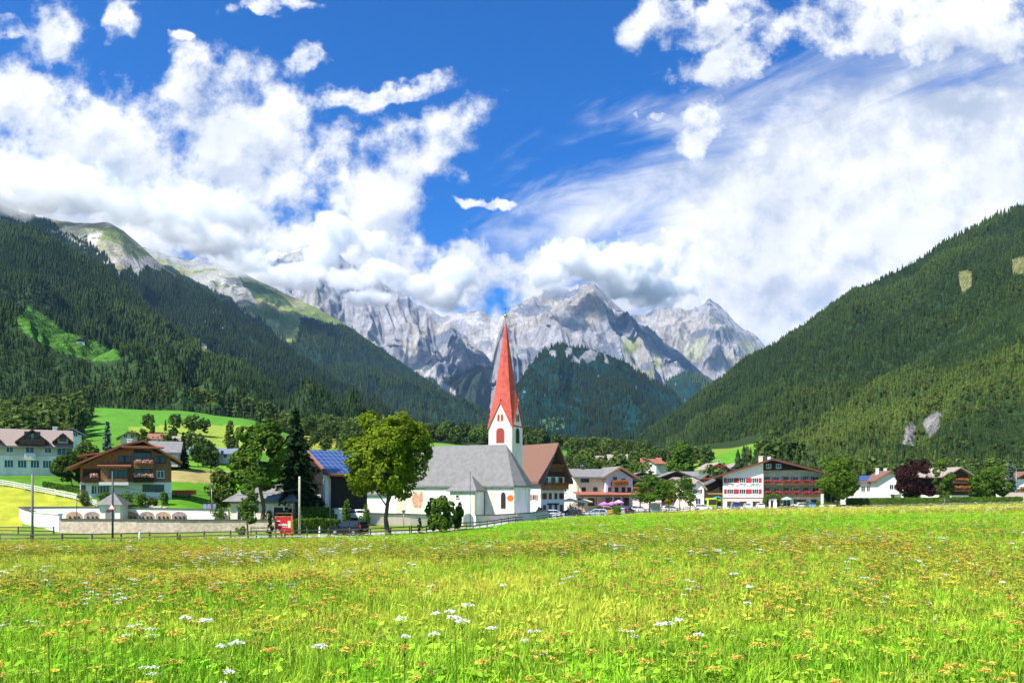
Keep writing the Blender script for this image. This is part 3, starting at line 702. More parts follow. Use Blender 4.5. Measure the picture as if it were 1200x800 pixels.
def wood_on(name, key_i, dens_px, hm, label, excl=(), broad=0.0, only=None, tintf=None, vmin=0.0, seed=0, maxn=60000, lum=1.0):
    """trees over a slope; dens = metres between trees"""
    r = np.random.default_rng(seed+100)
    P, PX, PY = key_i
    n, m = PX.shape
    a = np.linalg.norm(np.cross(P[1:, :-1]-P[:-1, :-1], P[:-1, 1:]-P[:-1, :-1])[..., :2]*0+np.cross(P[1:, :-1]-P[:-1, :-1], P[:-1, 1:]-P[:-1, :-1])[..., 2:], axis=-1)
    vis = (PX[:-1, :-1] > -140) & (PX[:-1, :-1] < 1340)
    a = a*vis; N = int(min(maxn, a.sum()/dens_px**2)); cdf = np.cumsum(a.ravel()); u = r.uniform(0, cdf[-1], N); c = np.searchsorted(cdf, u)
    i, k = np.unravel_index(np.minimum(c, a.size-1), a.shape); s, t = r.random(N)[:, None], r.random(N)[:, None]
    Q = (P[i, k]*(1-s)+P[i+1, k]*s)*(1-t)+(P[i, k+1]*(1-s)+P[i+1, k+1]*s)*t
    px, py = proj(Q[:, 0], Q[:, 1], Q[:, 2]); keep = Q[:, 2] > Gz(Q[:, 0], Q[:, 1])-2
    wx, wy = wob(px, py, 2.5, 9)
    for p in excl: keep &= ~inpoly(wx, wy, p)
    if only is not None: keep &= only(Q, px, py)
    cl = fbm(Q[:, 0]/160+3, Q[:, 1]/160, 4); Q = Q[keep]; hm = hm*np.clip(Q[:, 1]/1100, .6, 1); px, py, cl = px[keep], py[keep], cl[keep]; N = len(Q)
    S = np.repeat((hm*r.uniform(.45, 1.2, N)*np.clip(1+cl*.8, .6, 1.3))[:, None], 3, 1); S[:, :2] *= r.uniform(.85, 1.35, N)[:, None]
    isb = r.random(N) < np.clip(broad+cl*broad*2.2, 0, 1); idx = np.where(isb, 4+r.integers(0, 2, N), r.integers(0, 3, N))
    S[isb] *= .75
    T = np.clip(.35+cl*1.4+r.normal(size=N)*.22, 0, 1)
    if tintf is not None: T = np.clip(T*tintf(px, py), 0, 1)
    Rz = np.zeros((N, 3)); Rz[:, 2] = r.uniform(0, 6.28, N); Rz[:, 0] = r.normal(size=N)*.03
    Q[:, 2] -= S[:, 2]*.06
    return Q, S, Rz, idx, T, np.full(N, lum)*r.uniform(.8, 1.2, N)
SK = list(SURF)
# surfaces by order: 0 front left slope, 1 second left, 2 third left, 3-6 rock, 7 middle hill, 8 small hill, 9 far right slope, 10 near right slope
def add_wood(name, label, sets):
    P, S, Rz, I, T, Lm = [np.concatenate([s[i] for s in sets]) for i in range(6)]
    return scatter(name, label, P, S, Rz, I, T, Lm, wood_kinds())
ALP2 = [[(0,150),(0,245),(60,262),(100,285),(125,302),(140,325),(152,315),(160,326),(172,312),(200,322),(240,340),(300,360),(240,280),(150,200)]]
ALP3 = [[(150,200),(150,300),(260,345),(300,372),(335,402),(350,400),(354,372),(400,384),(430,384),(300,250)]]
add_wood('forest', 'dense dark conifer forest covering the left mountain slopes with bright meadows left open', [
    wood_on('a', SURF[0], 5.2, 15.5, '', excl=MEADOW_L+[[(a_,b_+9) for a_,b_ in p_] for p_ in MEADOW_L], broad=.03, seed=1, tintf=lambda x, y: np.clip((y-250)/500+.15, .1, .9), maxn=130000, lum=.88),
    wood_on('b', SURF[1], 9.5, 19, '', excl=ALP2, broad=.0, seed=2, maxn=60000, lum=.68, tintf=lambda x, y: .15+0*x),  # second ridge: tree colour darkened to stand for the shade on it
    wood_on('c', SURF[2], 17, 24, '', excl=ALP3, seed=3, maxn=26000, lum=.85, tintf=lambda x, y: .3+0*x)])
CREST7 = lambda Q, px, py: (py > 426+10*fbm(px/9, py/9, 3)) | (fbm(px/9, py/9, 4) < .0)
add_wood('forest', 'dark conifer forest on the steep hill below the grey rock mountain', [
    wood_on('d', SURF[7], 15, 23, '', seed=4, only=CREST7, maxn=30000, lum=.62, tintf=lambda x, y: .1+0*x), wood_on('e', SURF[8], 18, 24, '', seed=5, maxn=8000)])
add_wood('forest', 'dense mixed forest on the tall right mountain flank with small bare patches', [
    wood_on('f', SURF[9], 6.2, 14, '', excl=[[(a_,b_+o_) for a_,b_ in p_] for p_ in BARE for o_ in (0,8)], broad=.06, seed=6, maxn=60000, lum=.85, tintf=lambda x, y: .55+0*x)])
add_wood('forest', 'sunlit yellow-green forest on the nearer right slope around a grey cliff', [
    wood_on('g', SURF[10], 3.8, 11.5, '', excl=CLIFF+[[(a_,b_+12) for a_,b_ in p_] for p_ in CLIFF], broad=.22, seed=7, maxn=50000, lum=1.0, tintf=lambda x, y: 1.25+0*x)])
# broadleaf belt at the foot of the left slope and behind the village
def belt(pts, seed, broad, h, tint=1.0, conif=1.0):
    """pts: list of (px0, px1, d0, d1, n)"""
    r = np.random.default_rng(seed); out = []
    for px0, px1, d0, d1, n in pts:
        d = r.uniform(d0, d1, n); px = r.uniform(px0, px1, n); x = (px-CX)/F*d; out.append(np.stack([x, d, Gz(x, d)], -1))
    Q = np.vstack(out); N = len(Q); S = np.repeat((h*r.uniform(.6, 1.15, N))[:, None], 3, 1)
    isb = r.random(N) < broad; idx = np.where(isb, 4+r.integers(0, 2, N), r.integers(0, 3, N)); S[isb, :2] *= 1.1
    Rz = np.zeros((N, 3)); Rz[:, 2] = r.uniform(0, 6.28, N)
    return Q, S, Rz, idx, np.clip(r.uniform(0, .8, N)*tint, 0, 1), r.uniform(.75, 1.2, N)
add_wood('woodland', 'belt of broadleaf woodland at the foot of the left mountain behind the village meadow', [
    belt([(-120, 98, 300, 460, 420), (-120, 60, 240, 300, 150)], 21, .75, 14, .9), belt([(100, 330, 560, 700, 420)], 24, .35, 18, .4),
    belt([(330, 480, 520, 700, 330)], 22, .85, 15, .5), belt([(440, 640, 560, 800, 300)], 23, .7, 15, .3), belt([(345, 480, 440, 520, 60)], 25, .95, 12, .6)])
add_wood('woodland', 'trees and bushes filling the gaps between the houses in the middle of the village', [
    belt([(640, 760, 620, 900, 320), (655, 830, 360, 470, 90), (665, 760, 300, 360, 40), (820, 905, 240, 300, 16)], 31, .8, 10, .6),
    belt([(100, 330, 345, 360, 8), (150, 280, 240, 300, 12), (355, 440, 300, 380, 30)], 32, .7, 9, .4),
    belt([(945, 1340, 250, 330, 200)], 33, .4, 12, .6), belt([(860, 950, 262, 340, 60)], 36, .05, 14, .3), belt([(900, 1340, 330, 420, 260)], 34, .3, 17, .6)])
# ---- meadow
BLADE = leafmat('meadow_grass', (.17,.48,.02), (.29,.62,.03), .38, .25, tint=(.68,.66,.09), rnd=.34)
STEM = leafmat('flower_stem', (.13,.20,.03), (.18,.24,.04), .3, .5)
U_Y = leafmat('umbel_yellow', (.60,.56,.06), (.72,.60,.07), .3, .8, rnd=.3); U_O = leafmat('umbel_orange', (.68,.42,.08), (.72,.52,.10), .3, .8, rnd=.3)
U_W = leafmat('umbel_white', (.82,.82,.76), (.9,.9,.84), .3, .8, rnd=.1); U_G = leafmat('umbel_green', (.30,.38,.06), (.36,.42,.08), .3, .8, rnd=.3)
U_B = leafmat('umbel_brown', (.50,.26,.09), (.58,.32,.10), .3, .8, rnd=.3); U_P = leafmat('clover_pink', (.75,.45,.5), (.8,.55,.58), .3, .8, rnd=.2)
def tuft(seed, n=78, rad=.3, h=.28, wd=.0068, lean=.5):
    r = np.random.default_rng(seed); V, Fc = [], []
    for i in range(n):
        a = r.uniform(0, 6.28); rr = rad*math.sqrt(r.random()); bx, by = math.cos(a)*rr, math.sin(a)*rr; L = h*r.uniform(.55, 1.2); la = r.uniform(0, 6.28); ln = lean*abs(r.normal())*L; w_ = wd*r.uniform(.7, 1.6)
        ca, sa = math.cos(la+1.57)*w_, math.sin(la+1.57)*w_; dx, dy = math.cos(la)*ln, math.sin(la)*ln
        p = [(bx, by, -.05), (bx+dx*.35, by+dy*.35, L*.6), (bx+dx, by+dy, L)]
        b = len(V); V += [(p[0][0]-ca, p[0][1]-sa, p[0][2]), (p[0][0]+ca, p[0][1]+sa, p[0][2]), (p[1][0]+ca*.8, p[1][1]+sa*.8, p[1][2]), (p[1][0]-ca*.8, p[1][1]-sa*.8, p[1][2]), (p[2][0]+ca*.15, p[2][1]+sa*.15, p[2][2]), (p[2][0]-ca*.15, p[2][1]-sa*.15, p[2][2])]
        Fc += [(b, b+1, b+2, b+3), (b+3, b+2, b+4, b+5)]
    return np.array(V), np.array(Fc)
def herb(seed):    # broad low leaves
    r = np.random.default_rng(seed); n = 26; a = r.uniform(0, 6.28, n); rr = r.uniform(.02, .26, n)
    c = np.stack([np.cos(a)*rr, np.sin(a)*rr, r.uniform(.08, .34, n)], -1); nr = np.stack([np.cos(a)*.4, np.sin(a)*.4, np.ones(n)], -1)+r.normal(size=(n, 3))*.35
    return quads(c, nr, rdir(n, r), r.uniform(.035, .08, n), 1.6)
def umbel(seed, heads=3, h=.62, rad=.055, flat=.25, nq=34, qs=.02):
    """stem mesh and head mesh of an umbellifer"""
    r = np.random.default_rng(seed); sV, sF, hV, hF = [], [], [], []
    def strip(a, b, w_):
        t = np.array([w_, 0, 0]); t2 = np.array([0, w_, 0])
        for q in (t, t2): k = len(sV); sV.extend([a-q, a+q, b+q*.6, b-q*.6]); sF.append((k, k+1, k+2, k+3))
    j = np.array([r.normal()*.03, r.normal()*.03, h*.55]); strip(np.array([0, 0, -.05]), j, .004)
    for k in range(heads):
        a = r.uniform(0, 6.28); c = j+np.array([math.cos(a)*.10, math.sin(a)*.10, h*r.uniform(.3, .5)]) if k else j+np.array([.01, .01, h*.45]); R_ = rad*r.uniform(.7, 1.25); strip(j, c, .003)
        an = r.uniform(0, 6.28, nq); q = np.sqrt(r.random(nq))*R_; cc = c+np.stack([np.cos(an)*q, np.sin(an)*q, -(q/R_)**2*R_*flat+r.normal(size=nq)*.004+.012], -1)
        nr = np.tile([0, 0, 1.], (nq, 1))+r.normal(size=(nq, 3))*.45; V, Fq = quads(cc, nr, rdir(nq, r), qs*r.uniform(.7, 1.3, nq), 1); hF.append(Fq+sum(len(x) for x in hV)); hV.append(V)
        for i in range(5): aa = i*1.256; strip(c-np.array([0, 0, .05]), c+np.array([math.cos(aa)*R_*.7, math.sin(aa)*R_*.7, 0]), .0018)
    return (np.array(sV), np.array(sF)), (np.vstack(hV), np.vstack(hF))
def umbel_obj(seed, m, **k):
    (a, b), (c, d) = umbel(seed, **k); V, Fc = join([(a, b), (c, d)])
    o = mesh_np('umbel_kind', V, Fc, STEM); o.data.materials.append(m); mi = np.zeros(len(Fc), np.int32); mi[len(b):] = 1; o.data.polygons.foreach_set('material_index', mi); return o
def meadow():
    r = np.random.default_rng(5); kinds = [proto('tuft_kind', *tuft(i), BLADE) for i in range(4)]+[proto('herb_kind', *herb(8), BLADE), proto('herb_kind', *herb(9), BLADE)]
    D, PXs = [], []
    for d0, d1, dens in ((3, 9, 34), (9, 16, 26), (16, 28, 15), (28, 50, 7), (50, 90, 3.2), (90, 150, 1.4), (150, 216, .8)):
        k_ = 1+9*F/(750*.5*(d0+d1)); A = .5*(d1*d1-d0*d0)*(1500/F); n = int(A*dens*k_); d = np.sqrt(r.uniform(d0*d0, d1*d1, n)); D.append(d); PXs.append(600+r.uniform(-1, 1, n)*(750+9*F/d))
    d = np.concatenate(D); px = np.concatenate(PXs); edge = np.interp(px, [c for c in _cp], [COLS[c][0][0] for c in _cp]); k = d < edge-.5; d, px = d[k], px[k]
    x = (px-CX)/F*d; P = np.stack([x, d, Gz(x, d)], -1); N = len(P); sc_ = np.interp(d, [0, 30, 90, 200], [.8, 1.0, 1.5, 2.3])*r.uniform(.75, 1.2, N)
    S = np.stack([sc_, sc_, np.interp(d, [0, 30, 90, 200], [.75, .85, .8, .8])*r.uniform(.7, 1.2, N)], -1)
    py = proj(x, d, P[:, 2])[1]; cl = fbm(x/7, d/7, 4); cl2 = fbm(x/2, d/2, 3)
    tint = np.clip(np.interp(py, [585, 600, 606, 624, 636, 650, 700, 740, 800], [.85, .8, .2, .15, .5, .66, .55, .32, .15])+cl*.5+cl2*.25+r.normal(size=N)*.15, 0, 1)
    lf = py*0; band = (px < 600) & (py < 650); tint[band] *= .55
    idx = np.where(r.random(N) < np.interp(d, [5, 14, 30], [.3, .12, .04]), 4+r.integers(0, 2, N), r.integers(0, 4, N))
    Rz = np.zeros((N, 3)); Rz[:, 2] = r.uniform(0, 6.28, N); Rz[:, :2] = r.normal(size=(N, 2))*.08
    scatter('grass', 'tall green meadow grass filling the whole foreground field', P, S, Rz, idx, tint, r.uniform(.75, 1.2, N), kinds)
    # flowers as ground cover
    fk = [umbel_obj(1, U_Y), umbel_obj(2, U_Y, heads=2), umbel_obj(3, U_O), umbel_obj(4, U_O, heads=2), umbel_obj(5, U_G), umbel_obj(6, U_G, heads=4), umbel_obj(7, U_B, heads=3), umbel_obj(8, U_W, heads=3), umbel_obj(9, U_P, heads=2, rad=.02, h=.45, nq=12)]
    D, PXs = [], []
    for d0, d1, dens in ((4, 9, 17), (9, 16, 20), (16, 28, 18), (28, 50, 11), (50, 90, 4.5), (90, 150, .5), (150, 214, .35)):
        k_ = 1+9*F/(750*.5*(d0+d1)); A = .5*(d1*d1-d0*d0)*(1500/F); n = int(A*dens*k_); d = np.sqrt(r.uniform(d0*d0, d1*d1, n)); D.append(d); PXs.append(600+r.uniform(-1, 1, n)*(750+9*F/d))
    d = np.concatenate(D); px = np.concatenate(PXs); k = d < np.interp(px, _cp, [COLS[c][0][0] for c in _cp])-1; d, px = d[k], px[k]
    x = (px-CX)/F*d; z = Gz(x, d); py = proj(x, d, z)[1]; cl = fbm(x/5+9, d/5, 3)
    prob = np.interp(py, [585, 602, 606, 625, 636, 655, 720, 750, 800], [.9, .9, .15, .2, .6, 1, .9, .55, .35])*np.clip(.75+cl*1.5, .1, 1); prob[(px < 620) & (py < 648)] *= .4
    k = r.random(len(d)) < prob; d, px, x, z, py = d[k], px[k], x[k], z[k], py[k]; N = len(d); u = r.random(N)
    wf = fbm(x/3+20, d/6, 3) > .35
    ob = np.clip(.33+fbm(x/6+30, d/6, 3)*1.0, 0, 1)
    idx = np.where(u < ob*.75, 2+r.integers(0, 2, N), np.where(u < ob*.75+.38, r.integers(0, 2, N), 4+r.integers(0, 2, N)))
    u2 = r.random(N); idx = np.where(u2 < .05, 6, idx); idx = np.where((u2 > .975) | ((u2 > .8) & (wf & (py > 660))) | ((u2 > .75) & (py < 603)), 7, idx); idx = np.where((u2 > .93) & (u2 < .95) & (d < 20), 8, idx)
    s = np.interp(d, [0, 12, 30, 90, 200], [.62, .72, 1.0, 1.8, 2.5])*r.uniform(.7, 1.25, N); S = np.stack([s, s, np.interp(d, [0, 30, 90, 200], [.72, .9, 1.0, 1.15])*r.uniform(.7, 1.1, N)], -1)
    Rz = np.zeros((N, 3)); Rz[:, 2] = r.uniform(0, 6.28, N); Rz[:, :2] = r.normal(size=(N, 2))*.1
    scatter('meadow_flowers', 'yellow and orange umbel flowers gone to seed all through the meadow grass', np.stack([x, d, z], -1), S, Rz, idx, np.zeros(N), np.ones(N), fk)
    # single plants that stand out
    def plant(label, group, m, spots, hd, rad, name, cat='flower'):
        ps = []
        for j in range(3):
            (a, b), (c, e) = umbel(70+j+len(label), heads=hd, h=.66, rad=rad, nq=60, qs=.016)
            ps.append((bpy.data.objects.new('stem', mesh_np('stem', a, b, STEM).data), bpy.data.objects.new('flower_head', mesh_np('flower_head', c, e, m).data)))
        for o in [o for o in C.objects if o.name.split('.')[0] in ('stem', 'flower_head') and o.parent is None]: bpy.data.objects.remove(o)
        for q, (px_, py_) in enumerate(spots):
            # the spot is where the flower head shows: find the distance whose ground lies below it
            best = min((abs(proj((px_-CX)/F*dd, dd, gnd((px_-CX)/F*dd, dd)+.62)[1]-py_), dd) for dd in np.arange(4, 60, .25))[1]
            xx, yy = at(px_, best); t = thing(name, label, cat, float(xx), float(yy), None, r.uniform(0, 360), group); s = r.uniform(.85, 1.15); t.scale = (s, s, s)
            st, hd_ = ps[q % 3]
            for src in (st, hd_): c_ = src.copy(); C.objects.link(c_); c_.parent = t
    W_ = [(776,729),(786,727),(797,731),(808,733),(818,736),(828,737),(782,734),(786,747),(880,697),(884,700),(876,703),(868,706),(860,684),(500,722),(508,724),(516,722),(524,727),(532,731),(545,722),(556,720),(470,735),(484,738),(505,740),(520,742),(536,745),(462,746),(480,752),(498,750),(544,750),(562,738),(575,735),(430,700),(1172,680),(1010,760),(380,770),(372,785),(280,798),(352,765),(590,690),(612,697),(215,735),(230,728),(246,742),(262,736),(255,750),(240,757),(270,765),(228,766)]
    plant('white umbel flower head standing out in the green meadow grass', 'white umbel flowers in the meadow', U_W, W_[::2], 1, .042, 'white_flower')
    O_ = [(1130,790),(1160,785),(1180,740),(1196,735),(1010,750),(1040,744),(880,762),(860,770),(900,758),(950,745),(640,752),(655,756),(600,745),(700,765),(815,765),(830,775),(105,740),(115,745),(90,752),(210,760),(160,745),(140,770),(60,768),(400,772),(420,765),(310,780),(1065,780),(1100,772),(980,785),(930,790),(760,790),(560,785),(480,790)]
    plant('orange-brown umbel gone to seed in the nearest meadow grass', 'orange seed heads in the near meadow', U_O, O_, 1, .05, 'seed_head')
meadow()
# ------------------------------------------------------------------ building materials
WHITE = mat('white_plaster', (.80,.78,.74), .9, .05, 1.2); CREAM = mat('cream_plaster', (.74,.66,.47), .9, .06, 1.2); LILAC = mat('lilac_plaster', (.68,.62,.72), .9, .05, 1.2)
GREYP = mat('grey_plaster', (.50,.49,.47), .9, .08, 1.2); BEIGE = mat('beige_plaster', (.76,.60,.50), .95, .1, .8); OLDW = mat('old_white_plaster', (.76,.72,.65), .95, .16, .7, stretch=(1,1,.35))
QUOIN = mat('quoin_stone', (.56,.50,.38), .9, .15, 3); YELLOWP = mat('yellow_plaster', (.72,.60,.28), .9, .06, 1.2)
WOODH = mat('honey_wood', (.30,.135,.045), .7, .25, 2, wave=('Z', 1.6), wavec=.55); WOODD = mat('dark_wood', (.055,.030,.018), .8, .3, 2, wave=('Z', 1.6), wavec=.5)
WOODM = mat('brown_wood', (.13,.062,.030), .75, .3, 2, wave=('X', 1.6), wavec=.5); WOODV = mat('honey_boards', (.27,.13,.05), .7, .25, 2, wave=('X', 1.4), wavec=.55)
BLACKW = mat('black_wood', (.022,.016,.014), .85, .3, 2, wave=('X', 1.4), wavec=.6); GREYW = mat('weathered_wood', (.30,.27,.23), .9, .25, 4, stretch=(1,1,5)); PALEW = mat('pale_wood', (.42,.38,.30), .9, .2, 4)
R_GREY = mat('shingle_grey', (.205,.197,.19), .9, .13, 1.2, bump=.5, wave=('Z', 1.5), wavec=.66); R_RED = mat('clay_tiles', (.32,.115,.065), .85, .16, 5, bump=.4, wave=('Z', 2.2), wavec=.75)
R_BROWN = mat('brown_tiles', (.20,.105,.075), .85, .14, 5, bump=.4, wave=('Z', 2.2), wavec=.8); R_PINK = mat('pale_tiles', (.29,.225,.195), .9, .12, 5, bump=.3, wave=('Z', 2.2), wavec=.82)
R_DARK = mat('slate_tiles', (.13,.125,.125), .85, .2, 5, bump=.3, wave=('Z', 2.2), wavec=.8); R_TAN = mat('tan_tiles', (.30,.245,.20), .9, .15, 5, bump=.3); R_BLUE = mat('blue_grey_tiles', (.16,.19,.24), .8, .15, 5)
SPIRE = mat('spire_red', (.53,.09,.06), .75, .24, 1.2, bump=.5, wave=('Z', 1.2), wavec=.72)
GLASS = mat('window_glass', (.030,.035,.042), .08, .2, 2, spec=.6); GLASSR = mat('stained_shutter', (.33,.04,.03), .6, .2, 3)
FRAMEW = mat('white_paint', (.78,.77,.74), .5, .03, 3); FRAMEB = mat('brown_frame', (.10,.05,.03), .6, .1, 3); SHUT_R = mat('red_shutter', (.36,.035,.04), .6, .1, 3); SHUT_O = mat('orange_shutter', (.42,.15,.04), .6, .15, 3)
PINKB = mat('pink_plaster', (.72,.50,.44), .9, .06, 1.2); METAL = mat('grey_metal', (.30,.31,.32), .45, .1, 4, metal=.6); DARKM = mat('dark_metal', (.05,.055,.06), .5, .1, 4); GOLD = mat('gilt', (.65,.45,.12), .3, .05, 3, metal=1)
CAPM = mat('dark_cap', (.09,.075,.075), .85, .2, 3); STONEW = mat('rubble_stone', (.50,.37,.28), .95, .3, 2.2, bump=.9, col2=(.72,.58,.47), detail=3); ASPH = mat('road_surface', (.40,.39,.38), .95, .1, 1.5, coord='Object')
F_RED = leafmat('geranium_red', (.55,.05,.06), (.65,.10,.12), .3, 3); F_MIX = leafmat('flower_mixed', (.70,.20,.12), (.75,.60,.50), .3, 4); F_OR = leafmat('flower_orange', (.55,.22,.05), (.45,.16,.04), .3, 3); F_PURP = leafmat('flower_purple', (.5,.1,.4), (.55,.2,.5), .3, 3)
SIGNR = mat('sign_red', (.50,.02,.025), .5, .05, 2); ORANGE = mat('orange_paint', (.75,.17,.02), .5, .05, 2); YELLOWC = mat('yellow_canvas', (.80,.55,.08), .8, .05, 2); CANVAS = mat('cream_canvas', (.80,.70,.45), .85, .05, 2); TEAL = mat('teal_canvas', (.05,.42,.42), .8, .05, 2)
def solar():
    m = bpy.data.materials.new('solar_panels'); m.use_nodes = True; q = NT(m.node_tree); b = q.N['Principled BSDF']; tc = q.n('ShaderNodeTexCoord')
    br = q.n('ShaderNodeTexBrick'); br.offset = 0; q.put(br.inputs['Vector'], tc.outputs['UV']); br.inputs['Scale'].default_value = 1; br.inputs['Mortar Size'].default_value = .045
    br.inputs['Brick Width'].default_value = 1.0; br.inputs['Row Height'].default_value = 1.6; br.inputs['Color1'].default_value = (.022,.05,.15,1); br.inputs['Color2'].default_value = (.03,.065,.19,1); br.inputs['Mortar'].default_value = (.22,.27,.38,1)
    q.L.new(br.outputs['Color'], b.inputs['Base Color']); b.inputs['Roughness'].default_value = .25; return m
SOLAR = solar()
def uvpanel(name, corners, m, parent, su, sv, th=.06):
    """a thin slab with uv in metres; corners a,b,c,d counter-clockwise"""
    a, b, c, d = [Vector(v) for v in corners]; n = (b-a).cross(d-a).normalized()*th
    vs = [a, b, c, d, a-n, b-n, c-n, d-n]; me = bpy.data.meshes.new(name); me.from_pydata([tuple(v) for v in vs], [], [(0,1,2,3),(7,6,5,4),(0,4,5,1),(1,5,6,2),(2,6,7,3),(3,7,4,0)])
    uv = me.uv_layers.new(name='UVMap'); q = [(0,0),(su,0),(su,sv),(0,sv)]
    for p in me.polygons:
        for li in p.loop_indices: uv.data[li].uv = q[me.loops[li].vertex_index % 4]
    me.materials.append(m); return link(bpy.data.objects.new(name, me), parent)

def face_matrix(face, Wd, Dp):
    """matrix taking (along, outward, up) onto a facade: f front(-y), b back, l left(-x), r right(+x)"""
    if face == 'f': return Matrix(((1,0,0,0),(0,-1,0,-Dp/2),(0,0,1,0),(0,0,0,1)))
    if face == 'b': return Matrix(((-1,0,0,0),(0,1,0,Dp/2),(0,0,1,0),(0,0,0,1)))
    if face == 'r': return Matrix(((0,1,0,Wd/2),(1,0,0,0),(0,0,1,0),(0,0,0,1)))
    return Matrix(((0,-1,0,-Wd/2),(-1,0,0,0),(0,0,1,0),(0,0,0,1)))
def window(par, M, a, z, w_, h, frame=FRAMEW, shut=None, mull=1, arch=False, glass=None, off=0, trans=True):
    """window centred at a along the facade, sill at z"""
    f = MB(); t = .09; o0, o1 = off+.0, off+.09
    f.box(a-w_/2-t, a-w_/2, o0, o1, z-t, z+h+t, M); f.box(a+w_/2, a+w_/2+t, o0, o1, z-t, z+h+t, M); f.box(a-w_/2, a+w_/2, o0, o1, z-t, z, M); f.box(a-w_/2, a+w_/2, o0, o1, z+h, z+h+t, M)
    for i in range(mull): x = a-w_/2+w_*(i+1)/(mull+1); f.box(x-.035, x+.035, o0, o1-.02, z, z+h, M)
    f.box(a-w_/2-t-.05, a+w_/2+t+.05, o0, o1+.09, z-t-.06, z-t-.002, M)
    wo = f.obj('window', frame, par); wo.data.name = 'window'
    MB().box(a-w_/2, a+w_/2, o0+.004, o0+.03, z, z+h, M).obj('pane', glass or GLASS, wo)
    if shut:
        for s in (-1, 1):
            x = a+s*(w_/2+t+w_*.25+.04); MB().box(x-w_*.25, x+w_*.25, o0+.01, o0+.07, z-.03, z+h+.03, M).obj('shutter', shut, wo)
    return wo
def flowers(par, M, a0, a1, out, z, m=F_RED, n=90, h=.35, s=.22):
    r = np.random.default_rng(int(abs(a0*31+z*17)) % 9999); c = np.stack([r.uniform(a0, a1, n), out+r.normal(size=n)*.1, z+r.uniform(-h*.6, h, n)], -1)
    V, Fc = quads(c, rdir(n, r)+np.array([0,.8,.5]), rdir(n, r), s*r.uniform(.6, 1.3, n), 1); Mn = np.array(M); V = V @ Mn[:3, :3].T+Mn[:3, 3]
    return mesh_np('window_box_flowers', V, Fc, m, par)
def balcony(par, M, a0, a1, z, depth=1.2, m=WOODH, h=1.0, fl=None, gap=True):
    b = MB(); b.box(a0, a1, 0, depth, z-.18, z, M)
    r = MB(); r.box(a0, a1, depth-.08, depth, z+h-.12, z+h, M)
    for x in (a0, a1): r.box(x-.05, x+.05, 0, depth-.09, z+h-.1, z+h-.02, M); r.box(x-.04, x+.04, .02, depth-.1, z+.1, z+h*.82, M)
    n = max(2, int((a1-a0)/.22))
    for i in range(n): x = a0+(a1-a0)*(i+.5)/n; r.box(x-.09, x+.09, depth-.06, depth-.02, z+.05, z+h-.12, M)
    bo = b.obj('balcony', m, par); r.obj('railing', m, bo)
    if fl: flowers(bo, M, a0+.1, a1-.1, depth+.1, z+h, fl, int(60*(a1-a0)))
    return bo
def slab_roof(par, Wd, Dp, he, hr, oh, ov, m, ridge='y', th=.28, name='roof', hipf=0, shift=0, edge=None):
    """gable roof; ridge='y' gable faces the front. oh = eave overhang, ov = gable overhang"""
    half = (Wd if ridge == 'y' else Dp)/2; L = (Dp if ridge == 'y' else Wd)/2+ov; sl = (hr-he)/half; ez = he-sl*oh; b = MB()
    T = th*math.sqrt(1+sl*sl)
    poly = [(-half-oh, ez), (0, hr), (half+oh, ez), (half+oh, ez+T), (0, hr+T), (-half-oh, ez+T)]
    if ridge == 'y': b.prismy([(x, z) for x, z in poly], -L, L)
    else: b.prismx([(y, z) for y, z in poly], -L, L)
    ro = b.obj(name, m, par)
    if edge:
        e = MB(); t2 = T+.05
        pe = [(-half-oh-.02, ez-.05), (0, hr-.05), (half+oh+.02, ez-.05), (half+oh+.02, ez+t2-.03), (0, hr+t2-.03), (-half-oh-.02, ez+t2-.03)]
        for s in (-1, 1):
            if ridge == 'y': e.prismy(pe, s*(L+.05)-.04, s*(L+.05)+.04)
            else: e.prismx(pe, s*(L+.05)-.04, s*(L+.05)+.04)
        e.obj('barge_board', edge, ro)
    return ro
def gable_body(par, Wd, Dp, he, hr, m, ridge='y', z0=-1.2, name='wall', lower=None, lh=0, upper=None):
    b = MB()
    if ridge == 'y': b.prismy([(-Wd/2, max(z0, lh) if lower else z0), (Wd/2, max(z0, lh) if lower else z0), (Wd/2, he), (0, hr), (-Wd/2, he)], -Dp/2, Dp/2)
    else: b.prismx([(-Dp/2, max(z0, lh) if lower else z0), (Dp/2, max(z0, lh) if lower else z0), (Dp/2, he), (0, hr), (-Dp/2, he)], -Wd/2, Wd/2)
    o = b.obj(name, m, par)
    if lower: MB().box(-Wd/2-.03, Wd/2+.03, -Dp/2-.03, Dp/2+.03, z0, lh).obj('plinth', lower, par)
    return o
def chimney(par, x, y, z0, z1, s=.7, m=None):
    MB().box(x-s/2, x+s/2, y-s/2, y+s/2, z0, z1).box(x-s/2-.08, x+s/2+.08, y-s/2-.08, y+s/2+.08, z1, z1+.15).obj('chimney', m or WHITE, par)
